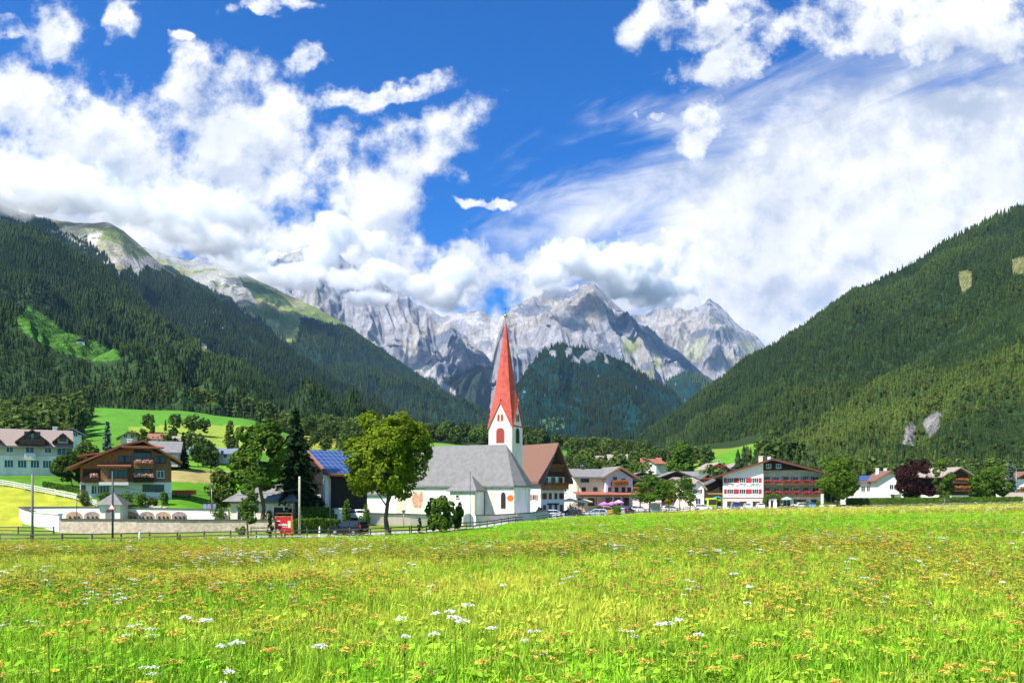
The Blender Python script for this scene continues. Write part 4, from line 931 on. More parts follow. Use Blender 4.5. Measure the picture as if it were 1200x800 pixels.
def house(label, px, d, wpx, dep, top, eave, rot=0, wall=WHITE, roof=R_GREY, ridge='y', oh=.9, ov=1.0, wins=(), name='house', cat='house', base=None, group=None, low=None, lowpx=None, gb=None, chim=(), bal=(), edge=None, th=.28, z=None):
    """sizes measured in the picture at the distance of the front wall; wins: (face, a fraction -.5...5, z m, w, h, shutters)"""
    x, y = at(px, d); Wd = wpx/F*d; zg = (EYE+(HY-base)/F*d) if base else gnd(x, y)
    if z is not None: zg = z
    cx, cy_ = x+math.sin(R(-rot))*dep/2, y+math.cos(R(-rot))*dep/2
    t = thing(name, label, cat, cx, cy_, zg, rot, group)
    he = EYE+(HY-eave)/F*d-zg; hr = EYE+(HY-top)/F*(d+(dep/2 if ridge == 'x' else 0))-zg-th*1.1
    lh = (EYE+(HY-lowpx)/F*d-zg) if lowpx else 0
    body = gable_body(t, Wd, dep, he, hr, wall, ridge, lower=low, lh=lh)
    if gb:   # gable cladding in another material
        zz, m_ = gb
        zb = EYE+(HY-zz)/F*d-zg; half = Wd/2; xb = half*(hr-zb)/(hr-he) if zb > he else half
        poly = [(-xb, zb), (xb, zb)]+([(half, he)] if zb < he else [])+[(0, hr)]+([(-half, he)] if zb < he else [])
        MB().prismy(poly, -dep/2-.07, -dep/2-.003).obj('gable_cladding', m_, t)
    ro = slab_roof(t, Wd, dep, he, hr, oh, ov, roof, ridge, th, edge=edge)
    for cxx, cyy in chim: chimney(ro, cxx*Wd, cyy*dep, he, hr+1.0)
    for q in wins:
        f_, a, zz, w_, h = q[:5]; sh = q[5] if len(q) > 5 else None; ln = Wd if f_ in 'fb' else dep
        window(t, face_matrix(f_, Wd, dep), a*ln, zz, w_, h, FRAMEW, sh, off=.075 if gb else 0)
    for q in bal:
        f_, a0, a1, zz, dp, m_, fl = q; ln = Wd if f_ in 'fb' else dep; balcony(t, face_matrix(f_, Wd, dep), a0*ln, a1*ln, zz, dp, m_, fl=fl)
    return t, Wd, dep, he, hr

# ------------------------------------------------------------------ church
def church():
    A = Vector((2.0, 150.1)); z = EYE-4.75
    t = thing('church', 'white church with grey shingle roof and tall pointed red spire beside the meadow', 'church', A.x, A.y, z, -24)
    he, hr, hw = 5.6, 13.3, 3.9
    MB().box(-27, 0, -hw, hw, -1.5, he).prismx([(-hw, he), (hw, he), (0, hr)], -27, -4.2).obj('nave_wall', OLDW, t)
    MB().prism([(-1.5,-hw+.01),(0,-hw+.01),(1.0,-1.5),(1.0,1.5),(0,hw-.01),(-1.5,hw-.01)], -1.5, he-.02).obj('apse_wall', OLDW, t)
    # roof: saddle with faceted end
    o = .45; e = he-.15; T = .3; Z = Vector((0,0,T))
    pl = [(-27.5,-hw-o,e),(0.1,-hw-o,e),(1.5,-1.7,e),(1.5,1.7,e),(0.1,hw+o,e),(-27.5,hw+o,e)]; r0, r1 = (-27.5,0,hr), (-3.4,0,hr)
    b = MB(); vs = [Vector(p) for p in pl]+[Vector(r0), Vector(r1)]; vs2 = [v+Z for v in vs]
    fs = [(0,1,7,6),(1,2,7),(2,3,7),(3,4,7),(4,5,6,7)]
    b.add(vs+vs2, [tuple(8+i for i in f) for f in fs]+[tuple(reversed(f)) for f in fs]+[(i, (i+1) % 6, 8+(i+1) % 6, 8+i) for i in range(5)]+[(5,6,14,13),(6,0,8,14)])
    b.obj('nave_roof', R_GREY, t)
    # gothic windows, frescoed panel and quoins
    def gothic(par, M, a, z0, w_, h, glass=GLASS, rim=QUOIN, off=0):
        def arch(w2, hh, e0):
            pts = [(-w2, z0-e0), (w2, z0-e0), (w2, z0+hh*.72)]
            for k in range(1, 6): g = k/6; pts.append((w2*math.cos(g*1.45)**.9, z0+hh*.72+(hh*.28+e0)*math.sin(g*1.57)))
            pts.append((0, z0+hh+e0)); pts += [(-x, z_) for x, z_ in reversed(pts[2:-1])]; return pts
        for (w2, e0, y0, y1, mt, nm) in ((w_/2+.16, .14, off, off+.05, rim, 'window'), (w_/2, 0, off+.052, off+.07, glass, 'pane')):
            pts = arch(w2, h, e0); n = len(pts); q = MB().add([(a+x, y0, z_) for x, z_ in pts]+[(a+x, y1, z_) for x, z_ in pts], [tuple(range(n)), tuple(range(2*n-1, n-1, -1))]+[(i, (i+1) % n, n+(i+1) % n, n+i) for i in range(n)], M)
            if nm == 'window': wo = q.obj(nm, mt, par)
            else: q.obj(nm, mt, wo)
        return wo
    Mf = Matrix(((1,0,0,0),(0,-1,0,-hw),(0,0,1,0),(0,0,0,1)))
    gothic(t, Mf, -2.2, 1.5, .95, 3.0); gothic(t, Mf, -12.6, 1.5, .9, 3.0)
    fresco = mat('fresco', (.66,.52,.40), .9, .3, 1.1, col2=(.70,.63,.54)); MB().box(-22.4, -19.0, -hw-.05, -hw-.003, .6, 5.2).obj('fresco', fresco, t)
    fr2 = mat('fresco_red', (.50,.27,.18), .9, .3, 1.5); MB().prismy([(-21.3,1.6),(-19.9,1.4),(-19.3,3.0),(-19.5,4.9),(-20.3,3.9),(-21.0,4.7),(-21.9,3.2)], -hw-.08, -hw-.053).obj('fresco_figure', fr2, t)
    MB().box(-25.4, -23.2, -hw-.05, -hw-.003, .2, 4.9).obj('stone_panel', QUOIN, t)
    for x0, s in ((-.55, 0), (-4.6, 1)):
        q = MB()
        for k in range(11): wv = .55 if k % 2 else .35; q.box(x0, x0+wv, -hw-.035, -hw-.004, k*.5, k*.5+.44)
        q.obj('quoin', QUOIN, t)
    # lower west part
    MB().box(-33, -27.002, -3.6, 3.6, -1.5, 4.1).prismx([(-3.6,4.1),(3.6,4.1),(0,8.6)], -33, -27.5).obj('west_wall', OLDW, t)
    MB().prismx([(-4.1,3.9),(0,8.7),(4.1,3.9),(4.1,4.2),(0,9.05),(-4.1,4.2)], -33.5, -27.53).obj('west_roof', R_GREY, t)
    q = MB()
    for k in range(9): wv = .5 if k % 2 else .32; q.box(-33.0, -33+wv, -3.64, -3.604, k*.48, k*.48+.42)
    q.obj('quoin', QUOIN, t)
    # side chapel
    MB().box(-11.2, -6.0, -8.0, -hw-.004, -1.5, 4.75).obj('chapel_wall', OLDW, t)
    b = MB(); e = 4.65; p = [(-11.7,-8.5,e),(-5.5,-8.5,e),(-5.5,-hw-.1,e),(-11.7,-hw-.1,e)]; ap = [(-9.2,-5.2,7.5),(-8.2,-5.0,7.5)]
    vs = [Vector(v) for v in p+ap]; vs2 = [v+Vector((0,0,.22)) for v in vs]; fs = [(0,1,5,4),(1,2,5),(2,3,4,5),(3,0,4)]
    b.add(vs+vs2, [tuple(6+i for i in f) for f in fs]+[tuple(reversed(f)) for f in fs]+[(i, (i+1) % 4, 6+(i+1) % 4, 6+i) for i in range(4)]); b.obj('chapel_roof', R_GREY, t)
    Mc = Matrix(((1,0,0,0),(0,-1,0,-8.0),(0,0,1,0),(0,0,0,1)))
    window(t, Mc, -9.6, 3.5, .5, .45, QUOIN, mull=0); window(t, Mc, -9.5, 1.1, .95, .8, QUOIN, mull=1)
    q = MB()
    for k in range(9): wv = .5 if k % 2 else .32; q.box(-6.0-wv, -6.0, -8.04, -8.004, k*.5, k*.5+.44)
    q.obj('quoin', QUOIN, t)
    MB().cyl((-5.9,-4.3,0), (-5.9,-4.3,4.6), .07).obj('drainpipe', DARKM, t)
    # tower
    cx, cyy, s = -6.5, 6.6, 5.1; h = s/2; zc, zg = 17.4, 22.3
    MB().box(cx-h, cx+h, cyy-h, cyy+h, -1.5, zc).obj('tower_wall', OLDW, t)
    g = MB(); 
    g.prismy([(cx-h, zc), (cx+h, zc), (cx, zg-.35)], cyy-h, cyy-h+.35); g.prismy([(cx-h, zc), (cx+h, zc), (cx, zg-.35)], cyy+h-.35, cyy+h)
    g.prismx([(cyy-h+.352, zc+.3), (cyy+h-.352, zc+.3), (cyy, zg-.4)], cx-h, cx-h+.35); g.prismx([(cyy-h+.352, zc+.3), (cyy+h-.352, zc+.3), (cyy, zg-.4)], cx+h-.35, cx+h)
    g.obj('gable', OLDW, t)
    hh = h+.18; ring1 = [(hh,-hh,zc-.35),(hh,0,zg),(hh,hh,zc-.35),(0,hh,zg),(-hh,hh,zc-.35),(-hh,0,zg),(-hh,-hh,zc-.35),(0,-hh,zg)]
    r2 = []
    for i, (x, y, z_) in enumerate(ring1):
        a = math.atan2(y, x); rr = 1.98 if i % 2 else 2.12; r2.append((math.cos(a)*rr, math.sin(a)*rr, 25.2))
    r3 = [(math.cos(math.atan2(y, x))*1.02, math.sin(math.atan2(y, x))*1.02, 32.3) for x, y, _ in r2]; top = (0, 0, 39.3)
    vs = [(cx+x, cyy+y, z_) for x, y, z_ in ring1+r2+r3]+[(cx, cyy, top[2])]; fs = []
    for i in range(8): j = (i+1) % 8; fs += [(i, j, 8+j, 8+i), (8+i, 8+j, 16+j, 16+i), (16+i, 16+j, 24)]
    sp = MB().add(vs, fs).obj('spire', SPIRE, t)
    cap = MB()
    for i in (0, 2, 4, 6):    # pale verge strips along the gable edges
        for j in ((i+1) % 8, (i-1) % 8): a = Vector((ring1[i][0]*.985+cx, ring1[i][1]*.985+cyy, ring1[i][2]-.12)); b_ = Vector((ring1[j][0]*.985+cx, ring1[j][1]*.985+cyy, ring1[j][2]-.12)); cap.bar(a, b_, .16)
    cap.obj('verge', SPIRE, sp)
    MB().cyl((cx,cyy,39.0), (cx,cyy,41.6), .05).box(cx-.5, cx+.5, cyy-.03, cyy+.03, 41.0, 41.1).obj('finial', DARKM, sp)
    MB().ball((cx,cyy,39.6), .38, n=12).obj('gilt_ball', GOLD, sp, smooth=True)
    for i in (1, 3, 5, 7): MB().ball((cx+ring1[i][0], cyy+ring1[i][1], zg+.35), .2, n=8).cyl((cx+ring1[i][0], cyy+ring1[i][1], zg), (cx+ring1[i][0], cyy+ring1[i][1], zg+.9), .05).obj('gable_knob', GOLD, sp)
    for M, gl in ((Matrix(((1,0,0,cx),(0,-1,0,cyy-h),(0,0,1,0),(0,0,0,1))), GLASSR), (Matrix(((0,1,0,cx+h),(1,0,0,cyy),(0,0,1,0),(0,0,0,1))), GLASS)):
        gothic(t, M, 0, 14.2, 1.7, 2.9, gl)
        for a in (-.38, .38): gothic(t, M, a, 18.5, .45, 1.3, GLASSR if gl is GLASSR else GLASS, off=.01)
        window(t, M, 0, 8.5, .4, .9, QUOIN, mull=0)
    q = MB()
    for k in range(34): wv = .5 if k % 2 else .3; q.box(cx+h-wv, cx+h+.02, cyy-h-.03, cyy-h-.004, k*.5, k*.5+.44)
    q.obj('quoin', QUOIN, t)
church()

def wall_run(name, label, pts, h, th, m, capm=None, cat='wall', zoff=-.4, capw=.12, caph=.14, hs=None, tops=None):
    """wall along ground points [(px,d)...]; tops gives the picture row of the top at each point"""
    P = [Vector((*at(p[0], p[1]), 0)) for p in pts]; x0, y0 = P[0].x, P[0].y; t = thing(name, label, cat, x0, y0); zb = t.location.z
    b = MB(); c = MB(); N = []
    Z = []
    for i, p in enumerate(P):
        g = gnd(p.x, p.y); Z.append((g+zoff-zb, (EYE+(HY-tops[i])/F*pts[i][1]-zb) if tops else g+h-zb))
        d = (P[min(i+1, len(P)-1)]-P[max(i-1, 0)]).normalized(); N.append(Vector((-d.y, d.x, 0)))
    def run(mb, w_, lo, hi):
        vs = []
        for i, p in enumerate(P):
            q = p-Vector((x0, y0, 0)); l, u = lo(i), hi(i)
            for s, z in ((-1, l), (1, l), (1, u), (-1, u)): v = q+N[i]*s*w_/2; vs.append((v.x, v.y, z))
        fs = [(0,1,2,3), tuple(4*(len(P)-1)+k for k in (3,2,1,0))]
        for i in range(len(P)-1):
            for k in range(4): a, b_ = 4*i+k, 4*i+(k+1) % 4; fs.append((a, a+4, b_+4, b_))
        mb.add(vs, fs)
    run(b, th, lambda i: Z[i][0], lambda i: Z[i][1]); b.obj('masonry', m, t)
    if capm: run(c, th+2*capw, lambda i: Z[i][1]+.002, lambda i: Z[i][1]+caph); c.obj('coping', capm, t)
    return t, P, Z
def road(name, pts, m=ASPH, lift=.05, wid=None):
    """pts: list of left (px,d), right (px,d) rims; draped on the ground"""
    n = 60; out = []
    L = np.array([[*at(*p[0]), *at(*p[1])] for p in pts]); s = np.linspace(0, len(pts)-1, n); k = np.arange(len(pts)); Q = np.stack([np.interp(s, k, L[:, i]) for i in range(4)], -1)
    V = []
    for q in Q:
        for f in np.linspace(0, 1, 8): x, y = q[0]*(1-f)+q[2]*f, q[1]*(1-f)+q[3]*f; V.append((x, y, gnd(x, y)+lift))
    Fc = [(i*8+j, i*8+j+1, (i+1)*8+j+1, (i+1)*8+j) for i in range(n-1) for j in range(7)]
    o = mesh_np(name, V, Fc, m, smooth=True); return tag(o, None, None, None, 'structure')
road('road', [((255,91.5),(255,95)),((320,92.2),(318,96)),((400,96),(398,101)),((470,100),(468,107)),((540,108),(540,117)),((600,128),(596,139)),((640,146),(636,156)),((700,167),(690,180)),((780,192),(770,206)),((840,207),(830,222)),((960,210),(955,224))])
# churchyard wall
wall_run('churchyard_wall', 'long beige rendered wall with dark coping in front of the church', [(396,121),(430,122.5),(480,125),(540,129),(575,132),(604,136)], 1.6, .4, BEIGE, CAPM, tops=[601,601.5,602.5,604.5,603.5,602.3])
wall_run('churchyard_wall', 'short wall coloured grey for shade, bending away at the right of the church apse', [(604.6,136.3),(622,140),(641,146)], 1.6, .4, GREYP, CAPM, tops=[602.3,600.8,598])  # grey plaster puts the shade of this stretch into its colour
g = thing('wall_gate', 'small arched white gateway set against the churchyard wall behind the bush', 'gate', *at(549,127.5), None, -6)
MB().prismy([(-1.2,-.3),(1.2,-.3),(1.2,1.5),(.85,2.2),(0,2.5),(-.85,2.2),(-1.2,1.5)], -.2, .2).obj('arch', OLDW, g)
MB().prismy([(-.8,0),(.8,0),(.8,1.25),(.5,1.75),(0,1.95),(-.5,1.75),(-.8,1.25)], -.26, -.204).obj('gate_leaf', METAL, g)
# ------------------------------------------------------------------ houses of the village
# brown wooden chalet
def chalet():
    d = 136; x, y = at(148.5, d); z = EYE+(HY-580.5)/F*d
    t = thing('chalet', 'large brown wooden chalet with orange-red roof and flowered balconies above the cemetery', 'house', x-6*math.sin(R(24)), y+6*math.cos(R(24)), z, 24); kv = d/F; k = kv/1.09; Wd = 105*k; D = 12
    def h(py): return (580.5-py)*kv
    lh = h(564.5)
    ridge = .12*Wd*0+ (168-148.5)*k
    L_, R_ = -Wd/2, Wd/2
    b = MB().prismy([(L_, lh), (R_, lh), (R_, h(542)), (ridge+.5, h(522)), (ridge-4.5, h(526.5)), (L_, h(547))], -D/2, D/2); b.obj('wall', WOODH, t)
    MB().box(L_-.03, R_+.03, -D/2-.03, D/2+.03, -2, lh-.002).obj('plinth', WHITE, t)
    # roof slabs
    T = .35; pr = [(L_-1.9, h(548.5)-.35), (ridge-3.2, h(523)), (ridge, h(517.5)), (R_+1.7, h(542.5)), ]
    up = [(x_, z_+T) for x_, z_ in pr]; MB().prismy(pr+up[::-1], -D/2-1.7, D/2+1.2).obj('roof', R_RED, t)
    # cut-back gable tip (half hip) shown as sloped tile piece
    hp = MB(); y0 = -D/2-1.75; hp.add([(ridge-3.4, y0, h(523)), (ridge+3.2, y0, h(523.5)), (ridge, y0+3.4, h(516.3)), (ridge-3.4, y0, h(523)-.3), (ridge+3.2, y0, h(523.5)-.3), (ridge, y0+3.4, h(517.3)-.3)], [(0,1,2),(5,4,3),(0,3,4,1),(1,4,5,2),(2,5,3,0)]).obj('half_hip', R_RED, t)
    # dormer on the left slope
    dm = MB(); dx0, dx1 = L_+.2, L_+4.6; dm.prismx([(-5.2, h(545)), (-1.6, h(545)), (-1.6, h(534)), (-5.2, h(534))], dx0+.8, dx1).obj('dormer_wall', WOODD, t)
    MB().add([(dx0-.6,-6.3,h(535)-.1),(dx0-.6,-.6,h(535)-.1),(dx1+2.4,-.6,h(528.5)),(dx1+2.4,-6.3,h(528.5)),(dx0-.6,-6.3,h(535)+.18),(dx0-.6,-.6,h(535)+.18),(dx1+2.4,-.6,h(528.5)+.28),(dx1+2.4,-6.3,h(528.5)+.28)], [(0,1,2,3),(7,6,5,4),(0,4,5,1),(1,5,6,2),(2,6,7,3),(3,7,4,0)]).obj('dormer_roof', R_RED, t)
    M = face_matrix('f', Wd, D)
    def a(px): return (px-148.5)*k
    # flat dark sheet painting in the shade of the recess behind the balconies
    MB().prismy([(a(157), lh+.02), (a(177), lh+.02), (a(177), h(527.5)), (a(157), h(526))], -D/2-.06, -D/2-.004).obj('loggia_shade', WOODD, t)
    MB().box(a(176.5), a(198.5), -D/2-.08, -D/2-.004, lh+.05, h(551)).obj('cladding', WOODV, t); MB().box(a(178), a(200), -D/2-.075, -D/2-.004, h(550.6), h(530)*.99).obj('cladding', WOODV, t)
    for (p, zz, w_, hh) in ((143.5,541,1.0,.95),(149,541,1.0,.95),(184,541,.9,.95),(189.5,541,.9,.95),(188,559,1.0,1.1)): window(t, M, a(p), h(zz), w_, hh, FRAMEB if zz < 550 else FRAMEW, off=.09)
    for p in (161.5, 171.5): window(t, M, a(p), h(542), 1.2, 1.7, FRAMEB, off=.07)
    for p in (161.5, 171.5): window(t, M, a(p), h(562), 1.2, 1.8, FRAMEB, off=.07)
    balcony(t, M, a(157), a(180), h(547.5), 1.5, WOODH, .95, F_MIX); balcony(t, M, a(156), a(180), h(563.8), 1.6, WOODD, .95, F_MIX)
    # glazed bay with its own little roof
    MB().box(a(119.5), a(150), -D/2-1.6, -D/2-.004, lh-.3, h(547.5)).obj('bay', WOODV, t)
    MB().prismx([(-D/2-2.3,h(547.5)),(-D/2+.02,h(545)-.1),(-D/2+.02,h(545)+.18),(-D/2-2.3,h(547.5)+.25)], a(116), a(154)).obj('bay_roof', R_RED, t)
    MB().box(a(118), a(151), -D/2-2.2, -D/2-1.604, lh-.55, lh-.05).obj('terrace_edge', WHITE, t)
    Mb = Matrix(((1,0,0,0),(0,-1,0,-D/2-1.6),(0,0,1,0),(0,0,0,1)))
    for p in (131.5, 137, 142.5, 147): window(t, Mb, a(p), lh+.75, .6, 1.15, FRAMEB, mull=0)
    flowers(t, Mb, a(108), a(117), .3, lh+1.0, F_MIX, 120)
    balcony(t, M, a(99), a(118), lh+.02, 1.3, WOODD, .95)
    MB().box(a(99), a(119), -D/2-.08, -D/2-.004, lh+.05, h(549.5)).obj('recess_shade', WOODD, t)  # dark sheet on the wall in place of a shaded recess
    for p in (112, 118, 125): window(t, M, a(p), .35, .85, 1.3, FRAMEW, off=.04)
    for p in (173, 186): window(t, M, a(p), .8, 1.5, 1.0, FRAMEB, off=.04, mull=2)
    window(t, M, a(99.5), .6, .5, 1.1, FRAMEB, off=.04, mull=0)
    chimney(t, a(150), 2, h(530), h(512), .8)
chalet()
# white guest house on the left edge
def white_house():
    d = 152; k = d/F; x, y = at(30, d); z = EYE+(HY-556)/F*d; t = thing('guest_house', 'long white house with pale tiled roof and two dark dormers at the left edge', 'house', x-5*math.sin(R(30)), y+5*math.cos(R(30)), z, 30); kv = k; k = kv/1.17
    def h(py): return (556-py)*kv
    def a(px): return (px-30)*k
    L0, L1 = a(-45), a(76); D = 10
    MB().prismx([(-D/2,-2),(D/2,-2),(D/2,h(521)),(0,h(503.5)),(-D/2,h(521))], L0, L1).obj('wall', OLDW, t)
    MB().box(L0-.02, L1+.02, -D/2-.04, -D/2-.003, h(534)+.01, h(521)-.35).obj('eave_shade', GREYP, t)  # shadow of the eaves, laid on the wall as a grey sheet
    T = .3; e = h(521)-1.0*(h(503)-h(521))/(D/2)
    MB().prismx([(-D/2-1.0,e),(0,h(503.2)),(D/2+1.0,e),(D/2+1.0,e+T),(0,h(503.2)+T+.1),(-D/2-1.0,e+T)], L0-.8, L1+1.6).obj('roof', R_PINK, t)
    M = Matrix(((1,0,0,0),(0,-1,0,-D/2),(0,0,1,0),(0,0,0,1)))
    def dormer(c, w_, zt, zb, bal=False):
        q = MB(); x0, x1 = a(c)-w_/2, a(c)+w_/2; ze = zb+(zt-zb)*.25
        dn = MB().prismy([(x0+.9, zb), (x1-.9, zb), (x1-.9, ze+.4), (a(c), zt-.4), (x0+.9, ze+.4)], -D/2-.25, 0).obj('dormer', GREYP, t)
        T2 = .32; MB().prismy([(x0, ze-.5), (a(c), zt), (x1, ze-.5), (x1, ze-.5+T2), (a(c), zt+T2), (x0, ze-.5+T2)], -D/2-1.3, .5).obj('dormer_roof', R_PINK, dn)
        MB().prismy([(x0-.02, ze-.56), (a(c), zt-.06), (x1+.02, ze-.56), (x1+.02, ze-.52+T2), (a(c), zt+T2-.02), (x0-.02, ze-.52+T2)], -D/2-1.36, -D/2-1.305).obj('barge_board', WOODD, dn)
        for s in ((-.8, .8) if bal else (0,)): window(dn, M, a(c)+s, zb+1.3 if bal else zb+.5, .9, 1.1, FRAMEB, off=.26)
        if bal: balcony(dn, M, a(c)-2.1, a(c)+2.1, zb+.1, 1.4, WOODD, 1.0)
    dormer(38, 5.6, h(504.5), h(520.5), True); dormer(74.5, 3.6, h(508), h(518)); dormer(-15, 5.0, h(505), h(520))
    for p in (11.5, 56.5, -10): window(t, M, a(p), h(530), 1.05, 1.05, FRAMEW, off=.045)
    window(t, M, a(35), h(530), 1.3, 1.2, FRAMEW, off=.045); balcony(t, M, a(29), a(42), h(537.5), 1.0, WHITE, 1.0)
    for p, c_ in ((10.5,0),(26,1),(41,0),(55.5,0),(-6,0)): window(t, M, a(p), h(547.5), 1.35, 1.35, FRAMEW, mull=2, off=.0)
    window(t, M, a(73), h(532), 1.4, 1.5, GREYP, off=.045)
    chimney(t, a(65), 1, h(508), h(497), .8)
white_house()
# barn with the blue solar roof
def barn():
    d = 118; x, y = at(383, d); z = gnd(x, y)-.3; t = thing('barn', 'dark timber barn with a blue solar-panel roof behind the maple', 'barn', x, y, z, 32)
    ze = EYE+(HY-557)/F*118-z; zr = EYE+(HY-530)/F*126.5-z; L = 7.4; sl = (zr-ze)/10
    MB().prismx([(1.2,-2),(19,-2),(19,ze+sl*.6),(10,zr-.2),(1.2,ze+sl*1.0)], .9, L-.6).obj('wall', BLACKW, t)
    MB().prismx([(-.2,ze-.1),(10,zr),(20.2,ze-.1),(20.2,ze+.2),(10,zr+.32),(-.2,ze+.2)], 0, L).obj('roof', R_RED, t)
    uvpanel('solar_panels', [(.25,0,ze+.42),(L-.2,0,ze+.42),(L-.2,9.9,zr+.42),(.25,9.9,zr+.42)], SOLAR, t, 9, 10)
    M = Matrix(((0,-1,0,.9),(-1,0,0,0),(0,0,1,0),(0,0,0,1)))
    balcony(t, M, -9, -3.2, 2.9, 1.2, WOODD, 1.0); window(t, M, -6, 3.2, 1.2, 1.6, FRAMEW); window(t, M, -11.5, .6, 1.6, 1.5, FRAMEW)
    MB().box(.2, .9, 1.4, 2.3, -1.5, ze+.1).obj('white_pillar', WHITE, t)
    x2, y2 = at(389, 116); u = thing('annex', 'small white annex with one dark window in front of the dark barn', 'shed', x2, y2, gnd(x2, y2), -10)
    MB().box(-1.6, 1.9, -1.2, 2, -.5, 2.6).obj('wall', WHITE, u); MB().box(-1.8, 2.1, -1.4, 2.2, 2.6, 2.75).obj('roof', GREYP, u); window(u, face_matrix('f', 3, 2.4), .9, .8, .9, 1.1, GREYP)
barn()
# grey hip-roofed mortuary hall behind the thin tree
def hip_hall():
    d = 113; k = d/F; x, y = at(308, d); z = gnd(x, y)-.2; t = thing('cemetery_hall', 'low stone hall with grey hipped roof beside the cemetery wall', 'building', x, y+3.5, z, 0)
    b0 = HY-(z-EYE)*F/d
    def h(py): return (b0-py)*k
    MB().box(-4.6, 4.3, -3.5, 3.5, -1, h(589.5)).obj('wall', BEIGE, t); MB().box(-4.75, 4.45, -3.65, 3.65, h(590)+.01, h(588)+.1).obj('eaves_band', GREYW, t); e = h(588)+.102
    r_ = [(-5.5,-4.4,e),(5.2,-4.4,e),(5.2,4.4,e),(-5.5,4.4,e)]; ap = [(-2.6,0,h(567)),(2.3,0,h(567))]
    MB().add(r_+ap, [(0,1,5,4),(1,2,5),(2,3,4,5),(3,0,4),(3,2,1,0)]).obj('roof', R_GREY, t)
    M = face_matrix('f', 9, 7); window(t, M, -3.3, 1.2, .55, 1.3, FRAMEW, mull=0); window(t, M, -1.5, 1.2, .55, 1.3, FRAMEW, mull=0)
    MB().box(1.6, 2.9, -3.58, -3.504, -.5, h(596)+.2).obj('door', WOODD, t); MB().box(1.35, 1.6, -3.62, -3.504, -.5, h(595)+.3).box(2.9, 3.15, -3.62, -3.504, -.5, h(595)+.3).obj('door_frame', FRAMEW, t)
hip_hall()
# cemetery: stone wall, arcaded white wall, chapel
wall_run('stone_wall', 'long rubble stone retaining wall with dark coping below the cemetery', [(71,103),(110,103.5),(160,104),(210,105),(262,106.5),(300,107.5),(322,108)], 2.2, .5, STONEW, CAPM, tops=[608.5,608.8,609.2,609.4,609.4,609.4,609.4], zoff=-.8)
def arcade():
    t, P, Z = wall_run('cemetery_wall', 'white cemetery wall with a row of low arched niches behind the stone wall', [(24,121),(60,121),(100,121),(160,121),(220,121),(268,121)], 3, .5, WHITE, CAPM, tops=[594.5,594.3,594,595.5,596.5,597.5], zoff=-1)
    y = at(24,121); pics = [mat('niche_dark', (.20,.14,.12), .9, .4, 2, col2=(.42,.33,.28)), mat('niche_ochre', (.50,.30,.14), .9, .4, 2, col2=(.36,.24,.2))]
    for i, (p, w_) in enumerate(((67,0),(88,7.5),(109,7.5),(154,7),(173,7),(192,7),(211,7))):
        if not w_: continue
        cx = (p-24)/F*121; hw = w_/F*121*1.25; zt = EYE+(HY-599.0)/F*121-t.location.z; zb = zt-1.15
        pts = [(cx-hw, zb), (cx+hw, zb), (cx+hw, zb+.45)]+[(cx+hw*math.cos(q), zb+.45+.7*math.sin(q)) for q in np.linspace(.2, 2.94, 8)]+[(cx-hw, zb+.45)]
        MB().prismy(pts, -.31, -.254).obj('niche', pics[i % 2], t)
        for s in (-.5, .1, .6): MB().box(cx+s*hw-.09, cx+s*hw+.09, -.5, -.32, zb-.3, zb+.45).obj('grave_cross', DARKM, t)
    for p in (241, 246, 252): cx = (p-24)/F*121; MB().box(cx-.25, cx+.25, -.31, -.254, 1.2, 2.0).obj('plaque', mat('plaque', (.25,.22,.42), .6, .3, 4), t)
arcade()
wall_run('wing_wall', 'plain white wing wall with grey coping at the left end of the cemetery', [(40,115),(55,110),(71,104)], 2.4, .35, WHITE, GREYP, tops=[600.5,601.5,603], zoff=-1)
wall_run('wing_wall', 'upper white end wall closing the cemetery on the far left', [(24,120.6),(30,117),(40,115.2)], 2.4, .35, WHITE, CAPM, tops=[594.5,597,600], zoff=-1)
def wayside(px, d, wpx, top, eave, base, label):
    k = d/F; x, y = at(px, d); z = EYE+(HY-base)*k; t = thing('cemetery_chapel', label, 'chapel', x, y, z, 5); w_ = wpx*k/2; he = (base-eave)*k; ht = (base-top)*k
    MB().box(-w_, w_, -w_, w_, -1, he).obj('wall', OLDW, t)
    MB().prismy([(-w_*.42,.1),(w_*.42,.1),(w_*.42,he*.5),(w_*.25,he*.68),(0,he*.76),(-w_*.25,he*.68),(-w_*.42,he*.5)], -w_-.05, -w_-.003).obj('niche', mat('niche_grey', (.22,.20,.19), .9, .3, 2), t)
    o = w_*1.4; MB().add([(-o,-o,he-.1),(o,-o,he-.1),(o,o,he-.1),(-o,o,he-.1),(0,0,ht)], [(0,1,4),(1,2,4),(2,3,4),(3,0,4),(3,2,1,0)]).obj('roof', R_GREY, t)
    MB().cyl((0,0,ht-.1),(0,0,ht+.5),.03).obj('finial', DARKM, t)
wayside(133.5, 119, 23, 577, 590.2, 610, 'small square chapel with pyramid roof standing in the cemetery wall')
